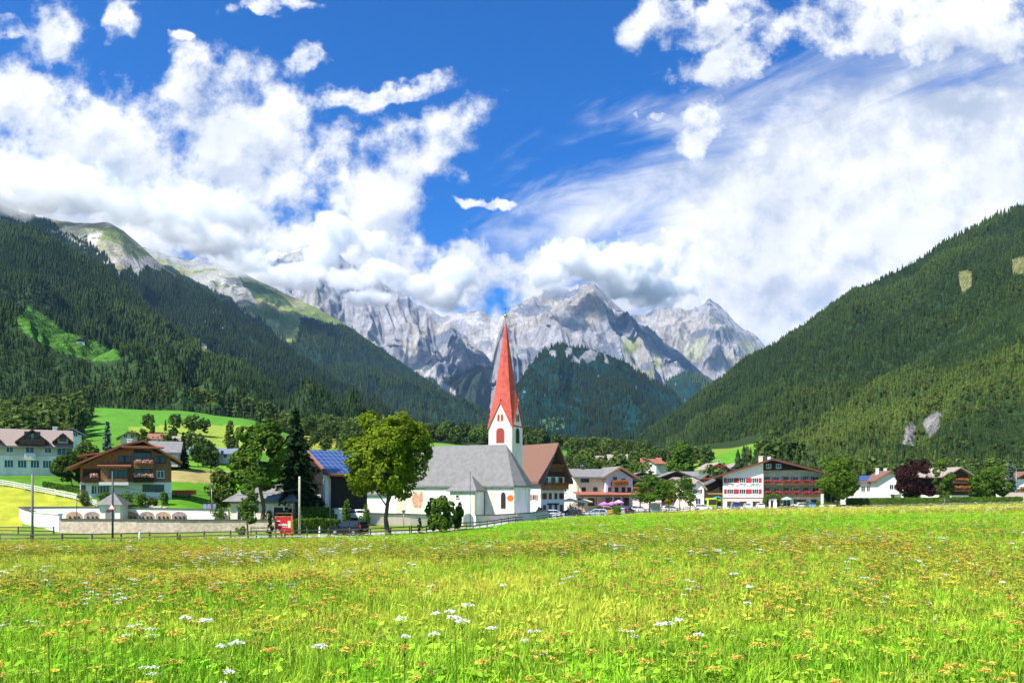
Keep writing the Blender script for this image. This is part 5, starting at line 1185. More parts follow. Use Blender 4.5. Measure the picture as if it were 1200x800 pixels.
# house right of the church
def tower_house():
    d = 168; k = d/F; x, y = at(631, d); z = EYE+(HY-602)/F*d; t = thing('inn_house', 'tall white house with brown-red roof and wooden gable balconies right of the church', 'house', x, y+7.5, z, 38)
    def h(py): return (602-py)*k
    Wd, D = 6.6, 10.5      # gable side (front, faces right) and long side (left)
    ex, hx = h(557), h(521)
    MB().prismy([(-Wd/2,-1),(Wd/2,-1),(Wd/2,ex),(0,hx),(-Wd/2,ex)], -D/2, D/2).obj('wall', WHITE, t)
    MB().prismy([(-Wd/2-.02,h(558)),(Wd/2+.02,h(558)),(Wd/2+.02,ex),(0,hx),(-Wd/2-.02,ex)], -D/2-.06, -D/2-.003).obj('gable_cladding', WOODD, t)
    T = .35; sl = (hx-ex)/(Wd/2); MB().prismy([(-Wd/2-.9,ex-sl*.9),(0,hx),(Wd/2+.9,ex-sl*.9),(Wd/2+.9,ex-sl*.9+T*1.6),(0,hx+T*1.6),(-Wd/2-.9,ex-sl*.9+T*1.6)], -D/2-1.9, D/2+1).obj('roof', R_BROWN, t)
    M = face_matrix('f', Wd, D); balcony(t, M, -3.25, 3.25, h(573), 1.5, WOODH, 1.1, F_OR); balcony(t, M, -1.9, 1.9, h(551), 1.3, WOODM, 1.1, F_OR)
    for a in (-2.4, -.8, .8, 2.4): window(t, M, a, h(584), .6, 1.1, FRAMEB, SHUT_O if abs(a) > 2 else None)
    for a in (-2.4, -.8, .8, 2.4): window(t, M, a, .6, .6, 1.2, FRAMEB)
    for a in (-2.1, 0, 2.1): window(t, M, a, h(567.5), .9, 1.5, FRAMEB, off=.07)
    for a in (-.9, .9): window(t, M, a, h(548), .9, 1.5, FRAMEB, off=.07)
    MB().box(-1.7, 1.7, -D/2-.08, -D/2-.003, h(591.5), h(589.5)).obj('name_board', WOODD, t)
    Ml = face_matrix('l', Wd, D); window(t, Ml, -1.0, h(586), 1.1, 1.15, FRAMEW, SHUT_O); window(t, Ml, -1.0, h(566), 1.9, 1.3, WOODM, mull=3); window(t, Ml, 3, h(586), 1.1, 1.15, FRAMEW, SHUT_O)
    MB().box(-Wd/2-.05, -Wd/2-.003, -D/2, D/2, h(574), ex).obj('eave_shade', GREYP, t)  # grey strip colours in the roof's shadow on the left face
tower_house()
# row behind: white block, guesthouse, timber houses
house('white three-storey block with grey roof squeezed behind the inn', 671, 196, 32, 9, 549, 556, 0, WHITE, R_GREY, 'x', .5, .4, wins=[('f', a, zz, 1.0, 1.2) for a in (-.3,-.05,.2,.38) for zz in (3.8, 6.4)], base=594)
def guest():
    d = 188; k = d/F; x, y = at(704, d); z = EYE+(HY-597)/F*d; t = thing('guest_house', 'cream and lilac guesthouse with grey roof, wooden awning and balcony behind the parked cars', 'guesthouse', x, y+6, z, 16)
    def h(py): return (597-py)*k
    L = 9.6; D = 8.8   # lilac gable on the right faces the viewer, cream long side on the left
    MB().box(-6.4, .6, -2.0, 5, -1, h(558)).obj('cream_wall', CREAM, t)
    MB().prismy([(.602,-1),(7.6,-1),(7.6,h(560)),(4.1,h(549.5)),(.602,h(557))], -3.4, 5).obj('gable_wall', LILAC, t)
    MB().prismy([(-.3,h(559.5)),(3.9,h(547.8)),(9.4,h(562.5)),(9.4,h(562.5)+.4),(3.9,h(547.8)+.45),(-.3,h(559.5)+.4)], -4.9, 6).obj('gable_roof', R_GREY, t)
    MB().prismx([(-3.1,h(560)),(1.4,h(550)),(6,h(558)),(6,h(558)+.35),(1.4,h(550)+.35),(-3.1,h(560)+.35)], -7.4, 2.4).obj('roof', R_GREY, t)
    MB().prismy([(-.35,h(559.8)-.05),(3.9,h(548.1)-.1),(9.45,h(562.8)-.05),(9.45,h(562.4)+.25),(3.9,h(547.8)+.3),(-.35,h(559.5)+.25)], -4.98, -4.903).obj('barge_board', WOODH, t)
    Mg = Matrix(((1,0,0,0),(0,-1,0,-3.4),(0,0,1,0),(0,0,0,1))); Mc = Matrix(((1,0,0,0),(0,-1,0,-2.0),(0,0,1,0),(0,0,0,1)))
    balcony(t, Mg, 2.0, 6.0, h(568.5), 1.2, WOODH, 1.0, F_OR); window(t, Mg, 3, h(568), .9, 1.9, FRAMEB); window(t, Mg, 5.2, h(566), .8, 1.1, FRAMEB)
    for a in (1.6, 3.4, 5.2, 6.7): window(t, Mg, a, h(576), .75, 1.0, FRAMEB)
    for a in (1.4, 3.6, 5.8): window(t, Mg, a, h(592), 1.5, 1.8, FRAMEB, mull=2)
    window(t, Mc, -4.2, h(564), 2.0, 1.1, FRAMEB, mull=2); window(t, Mc, -4.5, h(576), .9, 1.0, FRAMEB); window(t, Mc, -1.5, h(576), .9, 1.0, FRAMEB)
    for a in (-5.2, -2.6): window(t, Mc, a, h(592), 1.5, 1.6, FRAMEB, mull=2)
    aw = MB().prismx([(-6.0,h(580.5)),(-2.002,h(577)),(-2.002,h(577)+.25),(-6.0,h(580.5)+.22)], -7.3, .55).prismx([(-6.6,h(580.5)),(-3.402,h(577.5)),(-3.402,h(577.5)+.25),(-6.6,h(580.5)+.22)], .56, 9).obj('awning', R_RED, t)
    MB().box(-7.3, 9, -6.85, -6.62, h(581.5), h(579.5)).obj('fascia', WOODD, aw)
    po = MB()
    for a in (-6.5, -3, .5, 4, 8.3): po.box(a-.1, a+.1, -6.3, -6.1, -1, h(580.5))
    po.obj('awning_post', WOODM, t)
    chimney(t, -3.5, 1.5, h(552), h(542), .8, DARKM); MB().ball((-3.5,1.5,h(544.5)), .5, n=8).obj('chimney_cowl', METAL, t)
guest()
for lab, px, d, wpx, top, eave, rot in (('black timber-clad house with broad low gable just right of the guesthouse', 752, 214, 46, 552.5, 562, 0), ('black timber house with broad gable behind the roadside trees', 792, 222, 50, 551.5, 562, 0)):
    house(lab, px, d, wpx, 10, top, eave, rot, BLACKW, R_GREY, 'y', 1.4, 1.6, wins=[('f',-.3,1.2,1,1.2),('f',0,1.2,1,1.2),('f',.3,1.2,1,1.2),('f',0,7.2,1.2,.9),('f',-.28,4.6,1,1.1),('f',.28,4.6,1,1.1)], base=593, low=BEIGE, lowpx=577, edge=BLACKW, bal=[('f',-.4,.4,3.9,1.2,WOODM,F_OR)])
house('small beige house with tan tiled roof partly hidden by the yellow roadside tree', 812, 212, 22, 10, 559, 567, 20, BEIGE, R_TAN, 'x', .8, .8, wins=[('f',-.2,3.5,.9,1),('f',.25,3.5,.9,1),('f',.25,1,.9,1)], base=595)
house('narrow white house with tan roof beside the lime-yellow bus', 818, 209, 14, 9, 562, 571, 0, WHITE, R_TAN, 'y', .7, .7, wins=[('f',0,4,.9,1,SHUT_R),('f',.0,1,1.2,1.6)], base=595.5)
house('white house with dark gable and flowered balcony on the green hillside', 842, 285, 20, 10, 541.5, 548, 10, WHITE, R_TAN, 'y', 1.3, 1.2, wins=[('f',-.25,3.6,.9,1.1),('f',.22,3.6,.9,1.1),('f',0,5.6,.8,.9),('f',-.25,1,.9,1.1),('f',.25,1,.9,1.1)], base=560, gb=(548.5,WOODD), bal=[('f',-.45,.45,3.2,1.1,WOODM,F_RED)])
house('brown house with broad tan roof just left of the hotel ridge', 864, 300, 22, 9, 542, 550, 0, WOODH, R_TAN, 'y', 1.5, 1.2, wins=[('f',-.2,2.5,.9,1),('f',.2,2.5,.9,1)], base=558, low=WHITE, lowpx=555)
house('dark-gabled small house with balcony below the hillside white house', 829, 240, 17, 9, 555, 562, 0, OLDW, R_DARK, 'y', 1.3, 1.2, wins=[('f',-.25,3,.9,1),('f',.22,3,.9,1),('f',0,.8,.9,1)], base=575, gb=(562,WOODD), bal=[('f',-.45,.45,2.6,1.0,WOODM,F_OR)])
house('low dark shed roof between the small balcony house and the hotel', 842, 232, 20, 8, 560, 566, 0, WOODD, R_DARK, 'y', 1.2, 1, base=578, wins=[])
# hotel
def hotel():
    d = 212; k = d/F; x, y = at(905, d); z = EYE+(HY-595)/F*d; t = thing('hotel', 'broad white hotel with dark gable, red shutters and rows of red balcony flowers', 'hotel', x+2.2, y+7.7, z, -16)
    def h(py): return (595-py)*k
    def a(px): return (px-905)*k
    D = 16; L, M_, Rr = a(849), a(895), a(960)
    yf = -D/2; yb = yf+2.6
    hp = lambda px: h(537.5)-(abs(px-905)/60)*(h(537.5)-h(556.5)) if px < 905 else h(537.5)-((px-905)/55)*(h(537.5)-h(553))
    MB().prismy([(L,-1),(M_,-1),(M_,hp(895)-.3),(L,hp(849)-.3)], yf, D/2).obj('left_wall', WHITE, t)
    MB().prismy([(M_+.002,-1),(Rr,-1),(Rr,hp(960)-.3),(0,h(537.5)-.3),(M_+.002,hp(895)-.3)], yb, D/2).obj('right_wall', OLDW, t)
    MB().prismy([(M_+.004,h(550.5)),(Rr,h(550.5)),(Rr,hp(960)-.32),(0,h(537.5)-.32),(M_+.004,hp(895)-.32)], yf+.1, yb-.003).obj('gable_cladding', BLACKW, t)
    T = .45; e0, e1 = a(838), a(967)
    MB().prismy([(e0,hp(838)-.3),(0,h(537.5)-.3),(e1,hp(967)-.3),(e1,hp(967)-.3+T),(0,h(537.5)-.3+T),(e0,hp(838)-.3+T)], yf-1.6, D/2+1.2).obj('roof', R_DARK, t)
    MB().prismy([(e0-.02,hp(838)-.38),(0,h(537.5)-.38),(e1+.02,hp(967)-.38),(e1+.02,hp(967)-.32+T),(0,h(537.5)-.32+T),(e0-.02,hp(838)-.32+T)], yf-1.7, yf-1.603).obj('barge_board', mat('maroon_board', (.11,.035,.03), .7, .1, 3), t)
    Mf = Matrix(((1,0,0,0),(0,-1,0,yf),(0,0,1,0),(0,0,0,1))); Mb = Matrix(((1,0,0,0),(0,-1,0,yb),(0,0,1,0),(0,0,0,1)))
    for row, zz in ((0, 565.2), (1, 578.3)):
        for c in (857.5, 871.5, 886): 
            window(t, Mf, a(c), h(zz), 1.5, 1.25, FRAMEW, SHUT_R, mull=2)
    MB().box(L-.02, M_+.02, yf-.05, yf-.003, h(588), h(582.8)).obj('pink_band', PINKB, t); MB().box(L-.1, M_+.1, yf-.22, yf-.052, h(583), h(582.3)).obj('ledge', R_PINK, t)
    for c in (858, 872, 887): window(t, Mf, a(c), h(592.3), 1.7, 1.05, FRAMEB, mull=1, off=.06)
    tx = bpy.data.curves.new('lettering', 'FONT'); tx.body = 'HOTEL ANTHOLZERHOF'; tx.size = 1.02; tx.extrude = .02; tx.align_x = 'CENTER'; tx.align_y = 'CENTER'; tx.space_character = 1.0
    tx.materials.append(WOODD); to = bpy.data.objects.new('lettering', tx); link(to, t); to.location = (a(872.2), yf-.03, h(568.6)); to.rotation_euler = (R(90), 0, 0); to.scale = (.80, 1, 1)
    bpy.context.view_layer.update(); lm_ = bpy.data.meshes.new_from_object(to.evaluated_get(bpy.context.evaluated_depsgraph_get())); lo = bpy.data.objects.new('lettering', lm_); link(lo, t); lo.location = to.location; lo.rotation_euler = to.rotation_euler; lo.scale = to.scale; bpy.data.objects.remove(to); lo.name = 'lettering'
    # balcony side
    fx = FRAMEB
    for zb_, floor in ((567.5, 0), (580.5, 1)):
        bo = MB().box(M_+.05, Rr, yf+.1, yb-.003, h(zb_)-.22, h(zb_)).obj('balcony', WOODM, t)
        r = MB(); r.box(M_+.05, Rr, yf+.02, yf+.09, h(zb_)+.95, h(zb_)+1.05)
        n = 66
        for i in range(n): q = M_+.1+(Rr-M_-.2)*i/n; r.box(q, q+.13, yf+.03, yf+.08, h(zb_)-.1, h(zb_)+.95)
        r.obj('railing', WOODM, bo)
        pl = MB()
        for i in range(7): q = M_+.1+(Rr-M_-.25)*i/6; pl.box(q-.07, q+.1, yf+.1, yb-.01, h(zb_)+.002, h(zb_)+2.2)
        pl.obj('partition', WOODM, bo)
        for i in range(6):
            c = M_+(Rr-M_)*(i+.5)/6; flowers(bo, Mf, c-.8, c+.8, .12, h(zb_)+.95, F_RED, 60, .3, .24)
            window(t, Mb, c-.3, h(zb_)+.1, 1.3, 1.9, FRAMEW if i % 2 else FRAMEB, None, 1)
    for c in (901, 912): window(t, Matrix(((1,0,0,0),(0,-1,0,yf+.1),(0,0,1,0),(0,0,0,1))), a(c), h(548), 1.1, .95, FRAMEW)
    for c in (903, 912, 922, 933, 940, 952): window(t, Mb, a(c), h(593), 1.4, 1.7, FRAMEB, mull=1)
    # leafy entrance arch
    r = np.random.default_rng(3); n = 1500; q = r.uniform(0, math.pi, n); an = np.stack([a(905.5)+2.25*np.cos(q)+r.normal(size=n)*.2, yf-.9+r.normal(size=n)*.35, 1.6+1.9*np.sin(q)+r.normal(size=n)*.2], -1); sd = r.random(n) < .4; an[sd, 0] = a(905.5)+np.where(r.random(sd.sum()) < .5, -2.25, 2.25)+r.normal(size=sd.sum())*.2; an[sd, 2] = r.uniform(-.2, 1.8, sd.sum())
    V, Fc = quads(an, rdir(n, r)+np.array([0,-.6,.4]), rdir(n, r), .26*r.uniform(.6, 1.3, n)); mesh_np('leafy_arch', V, Fc, LEAF['bright'], t)
    MB().box(a(901), a(910), yf-.6, yf+.05, -.6, 2.4).obj('porch', WHITE, t); MB().box(a(903), a(906), yf-.66, yf-.603, -.4, 2.0).obj('door', WOODD, t)
    chimney(t, a(893), 1, h(545), h(533), 1.1, PINKB); chimney(t, a(903), 3, h(540), h(533.5), .8)
hotel()
# right edge houses
def solar_house():
    t, Wd, dep, he, hr = house('white house with a blue solar roof behind the clipped hedge', 1015, 232, 30, 9, 557, 565, 0, WHITE, R_BROWN, 'x', .7, .6, wins=[('f',-.12,3.1,1.1,1.4),('f',.1,3.1,1.1,1.4)], base=588, chim=[(-.45,0)])
    s = math.hypot(dep/2, hr-he); f = lambda q: (-dep/2*(1-q), he+(hr-he)*q+.42); y0, z0 = f(.0); y1, z1 = f(.95)
    uvpanel('solar_panels', [(-Wd*.46,y0,z0),(Wd*.46,y0,z0),(Wd*.46,y1,z1),(-Wd*.46,y1,z1)], SOLAR, t, 8, 4)
solar_house()
house('white house with sloping brown roof between the solar house and the dark red tree', 1043, 226, 30, 10, 551, 562, -6, WHITE, R_BROWN, 'y', .9, 1.0, wins=[('f',.05,3.6,1.0,1.3),('f',.22,3.6,1.0,1.3),('f',.1,1.0,.9,1.1)], base=588, chim=[(-.2,.1),(.15,.2)], bal=[('f',-.02,.3,2.4,.9,WHITE,None)])
house('dark wooden chalet with grey roof and orange balcony flowers behind the hedge', 1122, 232, 30, 11, 547, 556, 12, WOODD, R_TAN, 'y', 1.6, 1.5, wins=[('f',-.1,3.6,1.0,1.2),('f',.18,3.6,1.0,1.2),('f',0,5.8,.9,1)], base=588, low=WHITE, lowpx=580, bal=[('f',-.42,.45,3.3,1.3,WOODM,F_OR),('f',-.3,.35,5.6,1.1,WOODM,F_OR)])
house('small house with reddish roof and flowers cut by the right edge', 1203, 224, 26, 9, 552, 560, 0, WHITE, R_BROWN, 'y', 1.2, 1.1, wins=[('f',-.2,3.2,.9,1.1),('f',.2,3.2,.9,1.1)], base=588, gb=(561,WOODM), bal=[('f',-.45,.45,2.8,1.1,WOODM,F_OR)])
house('weathered hay shed with brown roof at the far right behind the meadow', 1207, 196, 22, 6, 577, 588, 8, WOODM, R_TAN, 'y', 1.0, .8, wins=[], name='hay_shed', cat='shed')
# far houses on the left
FG = 'small houses on the far left slope'
house('grey-roofed house peeping out behind the white guesthouse', 84, 215, 20, 9, 501, 508, 28, OLDW, R_BLUE, 'y', 1.2, 1.2, wins=[('f',.2,2.6,.9,1)], base=522, gb=(509,WOODD))
house('cream house with brown roof beside the dark pointed spruce', 151, 265, 18, 9, 505.5, 512, 25, CREAM, R_BROWN, 'y', 1.2, 1.2, wins=[('f',-.2,3.2,.9,1),('f',.2,3.2,.9,1),('f',0,1,.9,1)], base=524)
house('white house with small orange pyramid-like roof above the chalet ridge', 185, 280, 17, 9, 508, 514, 22, WHITE, R_RED, 'x', .9, .9, wins=[('f',-.3,2.8,.9,1),('f',0,2.8,.9,1),('f',.3,2.8,.9,1)], base=524)
house('grey-roofed barn directly behind the right side of the chalet', 192, 205, 30, 10, 517, 529, 18, GREYP, R_GREY, 'x', .9, .9, wins=[('f',.3,2,.8,.9)], base=541)
house('white farmhouse with pale grey roof farthest right of the orange-roofed one', 214, 275, 20, 9, 511, 516, 20, WHITE, R_TAN, 'x', .9, 1.0, wins=[('f',-.2,2.2,.9,1),('f',.2,2.2,.9,1)], base=525)
house('long dark house with blue-grey roof in front of the tan field', 240, 245, 28, 9, 524, 531, 20, WOODM, R_BLUE, 'x', .9, 1.0, wins=[('f',-.2,1.4,.9,1),('f',.2,1.4,.9,1)], base=541, chim=[(.1,0)])
house('dark house with grey roof half hidden by trees left of the tall deciduous tree', 264, 250, 16, 9, 525, 531, 0, OLDW, R_BLUE, 'x', .9, .8, wins=[('f',0,1.4,.9,1)], base=541)
# far houses centre and right
house('brown barn with pale grey roof on the rise behind the inn', 721, 345, 22, 10, 532, 538, -12, WOODD, R_TAN, 'x', 1.2, 1.2, wins=[], base=546, name='far_barn', cat='barn')
house('low tan-roofed farmhouse left of the pale-roofed barn', 699, 350, 16, 9, 533.5, 538, 8, OLDW, R_TAN, 'x', 1, 1, wins=[('f',0,1.5,.9,1)], base=544)
house('tiny orange-roofed house above the pale-roofed barn', 712, 420, 10, 8, 527.5, 531, 0, WHITE, R_RED, 'x', .8, .8, wins=[('f',0,1.5,.9,1)], base=535)
house('long house with orange roof behind the black timber gables', 763, 330, 20, 9, 536, 541, -8, OLDW, R_RED, 'x', .9, .9, wins=[('f',-.2,2,.9,1),('f',.2,2,.9,1)], base=550)
house('grey-gabled house with bright orange roof left of the lone tall tree', 774, 322, 12, 9, 537.5, 543, 25, GREYP, R_RED, 'x', .8, .8, wins=[('f',0,2.4,.9,1)], base=552)
house('pale-roofed barn behind the right black gable', 806, 250, 24, 9, 552, 558, 0, BEIGE, R_GREY, 'x', .8, .8, wins=[('f',0,3,.9,1)], base=578)
# mountain farm on the left slope
def farm(px, py, wpx, label, roof=R_BROWN, wall=WOODM, d=None):
    P, PX, PY = SURF[0]; i = np.argmin((PX-px)**2+(PY-py)**2); q = P.reshape(-1, 3)[i]; k = q[1]/F; w_ = wpx*k
    t = thing('mountain_farm', label, 'farmhouse', float(q[0]), float(q[1]), float(q[2])-1, 25)
    gable_body(t, w_, 9, w_*.3, w_*.5, wall, 'y', lower=WHITE, lh=w_*.12, z0=-6); slab_roof(t, w_, 9, w_*.3, w_*.5, 1, 1, roof, 'y')
farm(86, 396, 9, 'dark mountain farmhouse at the left of the steep bright pasture'); farm(94, 400, 8, 'red-roofed mountain barn at the middle of the farm row', R_RED); farm(103, 404, 8, 'brown mountain barn at the lower right of the farm row'); farm(239, 406, 8, 'lonely pale hut on the small clearing in the mountain forest', R_TAN, GREYP)
# ------------------------------------------------------------------ trees and bushes one by one
tree('maple_tree', 'large lone maple with yellow-green crown standing by the road in front of the church', 'tree', 455, 97, 474, 100, 'round', 'maple', .22, .42, 12000, .30)
tree('ash_tree', 'tall dark green deciduous tree left of the black spruce', 'tree', 305, 108, 488, 84, 'oval', 'green', .33, .5, 7000, .3)
tree('young_tree', 'thin roadside tree with low hanging leaves beside the red billboard', 'tree', 291, 91.5, 556, 48, 'loose', 'green', .25, .28, 1500, .12)
spruce('spruce_tree', 'tall dark spruce between the deciduous tree and the solar barn', 347, 116, 482, 78, 'spruce', 26, .62)
tree('broadleaf_tree', 'rounded dark tree between the ash and the stone hall', 'tree', 262, 128, 548, 44, 'round', 'mid', .1, .5, 1600)
tree('lime_tree', 'bright green rounded tree right of the hotel', 'tree', 981, 196, 531, 47, 'round', 'bright', .1, .55, 4500)
tree('broadleaf_tree', 'olive-green tree behind the solar-roofed white house', 'tree', 1016, 262, 538, 34, 'round', 'mid', .1, .6, 1800)
tree('copper_beech', 'dark purple copper beech behind the clipped hedge', 'tree', 1075, 205, 536, 46, 'round', 'copper', .08, .5, 5000)
tree('birch_tree', 'loose green tree between the copper beech and the dark chalet', 'tree', 1104, 208, 538, 32, 'loose', 'green', .08, .5, 2600)
tree('broadleaf_tree', 'wide green tree right of the dark wooden chalet', 'tree', 1160, 206, 543, 44, 'round', 'green', .08, .5, 3400)
spruce('blue_spruce', 'pale blue spruce near the right edge', 1184, 212, 540, 22, 'blue', 18, .6)
tree('round_tree', 'small olive tree peeping over the dark chalet roof', 'tree', 1133, 262, 548, 20, 'round', 'mid', .1, .6, 900)
tree('poplar_tree', 'broad pointed tree standing alone above the village roofs', 'tree', 797, 262, 513, 40, 'oval', 'green', .06, .75, 3600)
tree('roadside_tree', 'dense green round-crowned roadside tree in front of the black gables', 'tree', 762, 172, 556, 46, 'round', 'green', .22, .42, 2800)
tree('roadside_tree', 'yellow-green thin tree between the two roadside trees', 'tree', 783, 182, 562, 26, 'loose', 'yellow', .2, .38, 800)
tree('roadside_tree', 'green roadside tree right of the yellow-green one', 'tree', 797, 180, 557, 38, 'round', 'green', .25, .42, 1600)
tree('roadside_tree', 'slim roadside tree nearest to the lime-yellow bus', 'tree', 809, 188, 565, 20, 'loose', 'green', .2, .4, 700)
spruce('spruce_tree', 'blue-green pointed spruce behind the left end of the chalet roof', 126, 205, 496, 18, 'blue', 14, .7)
spruce('spruce_tree', 'dark pointed spruce right of the grey-roofed barn', 215, 215, 508, 14, 'spruce', 12, .6)
tree('poplar_tree', 'slender poplar standing in the green meadow above the chalet', 'tree', 178, 300, 488, 8, 'column', 'green', .05, .7, 500)
tree('broadleaf_tree', 'grey-green loose tree in front of the yellow-green hillside', 'tree', 270, 255, 492, 21, 'loose', 'mid', .12, .7, 1200)
tree('broadleaf_tree', 'large round bush-like tree between the white guesthouse and the chalet', 'tree', 84, 142, 530, 42, 'round', 'dark', .04, .5, 2600)
for i, (px, d, top, w_, k, lab) in enumerate(((101,190,513,26,'mid','rusty-leaved tree behind the white guesthouse gable'),(140,195,518,22,'green','green tree in front of the cream house'),(232,228,518,18,'dark','dark tree left of the blue-grey roof'),(247,216,522,22,'dark','dark tree in front of the blue-grey roof'),(208,222,516,18,'green','green tree between barn and farmhouse'),
        (166,300,502,14,'green','small tree left of the poplar'),(203,330,500,10,'dark','dark clump in the bright meadow'),(72,260,492,36,'mid','yellow-green tree above the white guesthouse roof'),(30,270,478,60,'mid','large mixed tree above the left white house'),(690,300,540,16,'green','green tree left of the far barn'),(742,280,541,18,'green','round tree behind the black gables'),
        (676,330,534,16,'mid','tree on the rise behind the inn'),(655,360,530,18,'mid','tree above the brown inn roof'),(885,250,560,12,'green','small tree at the foot of the hillside pasture'),(858,246,562,12,'green','small round tree left of the hotel roof'),(926,262,538,10,'green','tree behind the right slope of the hotel roof'))):
    tree('garden_tree', lab, 'tree', px, d, top, w_, 'round', k, .08, .6, 900)
# bushes
bush('lilac_bush', 'tall leafy bush by the fence in front of the side chapel', 517, 95.5, 577, 34, 'bright', 3600, .34, kind='round')
bush('lilac_bush', 'tall pale flowering bush next to the church gate', 537, 99.5, 588, 13, 'bright', 1300, .3, kind='round')
bush('young_shrub', 'thin young shrub between maple and tall bush', 492, 96, 606, 9, 'green', 240, .2, kind='loose')
bush('garden_bush', 'round bush at the field fence in front of the yellow vehicle', 724, 160, 590, 14, 'green', 500, .3)
bush('garden_bush', 'light green bush on the bank left of the red billboard', 283, 96, 615, 15, 'bright', 600, .24)
bush('young_shrub', 'dark thin shrub left of the red billboard', 316, 94, 601, 11, 'dark', 420, .22, kind='loose')
bush('young_shrub', 'tiny dark conifer shrub at the fence below the stone wall', 211, 86, 626, 5, 'dark', 160, .14, kind='column')
bush('garden_bush', 'green bush at the foot of the dark barn', 407, 112, 577, 16, 'green', 700, .3)
bush('garden_bush', 'small round bush between barn and church wall', 429, 116, 586, 12, 'bright', 500, .26)
for i, (px, d, top, w_, k, lab) in enumerate(((100,128,571,22,'mid','flowering garden bush at the left foot of the chalet'),(150,128,573,26,'green','green bush below the chalet terrace'),(163,127,571,20,'bright','bright bush below the chalet balconies'),(178,128,578,18,'mid','low bush at the right foot of the chalet'),(122,130,575,20,'green','bush against the white base of the chalet'),(140,130,577,16,'bright','pale green bush under the glazed bay'),(192,130,574,16,'green','bush at the right corner of the chalet base'),(64,139,570,24,'green','low hedge bush below the white guesthouse'),(42,146,577,36,'mid','flower bed along the white guesthouse wall'),(10,147,577,30,'mid','flower bed at the far left wall'),(256,120,586,20,'green','round bush behind the cemetery wall'),(343,122,585,22,'green','bush right of the stone hall'),
        (594,158,598,8,'bright','small green bush at the apse corner'),(632,158,592,10,'bright','pale shrub at the corner of the inn'),(672,178,586,20,'bright','bright bush beside the parasols'),(945,206,584,22,'mid','dark bush at the right foot of the hotel'),(960,205,585,16,'green','round bush between hotel and lime tree'),(716,184,587,10,'green','green bush below the lilac gable'))):
    bush('garden_bush', lab, px, d, top, w_, k, 420, .3)
# hedges
def hedge(label, pts, tops, th, n, leafk='hedge', s=.22):
    P = [Vector((*at(*p), 0)) for p in pts]; x0, y0 = P[0].x, P[0].y; z0 = gnd(x0, y0); r = np.random.default_rng(len(label)); L = [0]
    for a, b in zip(P, P[1:]): L.append(L[-1]+(b-a).length)
    q = r.uniform(0, L[-1], n); X = np.interp(q, L, [p.x for p in P]); Y = np.interp(q, L, [p.y for p in P]); T = np.interp(q, L, [EYE+(HY-t)/F*p[1] for t, p in zip(tops, pts)]); B = Gz(X, Y)
    side = r.integers(0, 4, n); H = T-B; z = B+r.random(n)*H; oy = np.where(side < 2, -th/2, np.where(side == 2, th/2, 0)); top = side == 3; z[top] = T[top]; oy = np.where(top, r.uniform(-th/2, th/2, n), oy)+r.normal(size=n)*.05
    z += r.normal(size=n)*.05; nr = np.stack([r.normal(size=n)*.6, np.where(top, 0, np.sign(oy))+r.normal(size=n)*.5, np.where(top, 1, .3)+r.normal(size=n)*.4], -1)
    V, Fc = quads(np.stack([X-x0, Y-y0+oy, z-z0], -1), nr, rdir(n, r), s*r.uniform(.7, 1.3, n), 1.2)
    core = MB()
    for (a, b, ta, tb, pa, pb) in zip(P, P[1:], tops, tops[1:], pts, pts[1:]):
        za, zb = EYE+(HY-ta)/F*pa[1]-.12-z0, EYE+(HY-tb)/F*pb[1]-.12-z0; h = th*.42
        core.add([(a.x-x0, a.y-y0-h, -.8), (b.x-x0, b.y-y0-h, -.8), (b.x-x0, b.y-y0+h, -.8), (a.x-x0, a.y-y0+h, -.8), (a.x-x0, a.y-y0-h, za), (b.x-x0, b.y-y0-h, zb), (b.x-x0, b.y-y0+h, zb), (a.x-x0, a.y-y0+h, za)], [(0,3,2,1),(4,5,6,7),(0,1,5,4),(1,2,6,5),(2,3,7,6),(3,0,4,7)])
    cv = np.array(core.v); cf = np.array(core.f); V, Fc = join([(V, Fc), (cv, cf)]); o = mesh_np('hedge', V, Fc, LEAF[leafk]); o.location = (x0, y0, z0); return tag(o, label, 'hedge')
hedge('long clipped bright green hedge running to the right edge behind the meadow', [(992,203),(1060,200),(1130,198),(1197,196)], [583.5,583.2,582.5,582], 1.4, 9000)
hedge('clipped green hedge behind the pale utility pole and parked black car', [(345,104),(372,106),(398,108)], [609,607.5,609], 1.2, 2600)
hedge('dark upper hedge on the bank in front of the white annex', [(352,113),(375,114),(392,115)], [594.5,594,596], 1.2, 2000, 'green')
hedge('dark green trimmed hedge on the slope above the white rail fence', [(52,140),(75,139),(97,137)], [564.5,568.5,573], 1.2, 1500, 'green')
wall_run('field_wall', 'low dark wall along the road under the long hedge', [(985,200),(1060,197),(1130,195),(1200,193.5)], .7, .3, CAPM, None)
wall_run('field_wall', 'low pale wall between the hotel bushes and the long hedge', [(960,203),(990,202)], .8, .3, BEIGE, None)

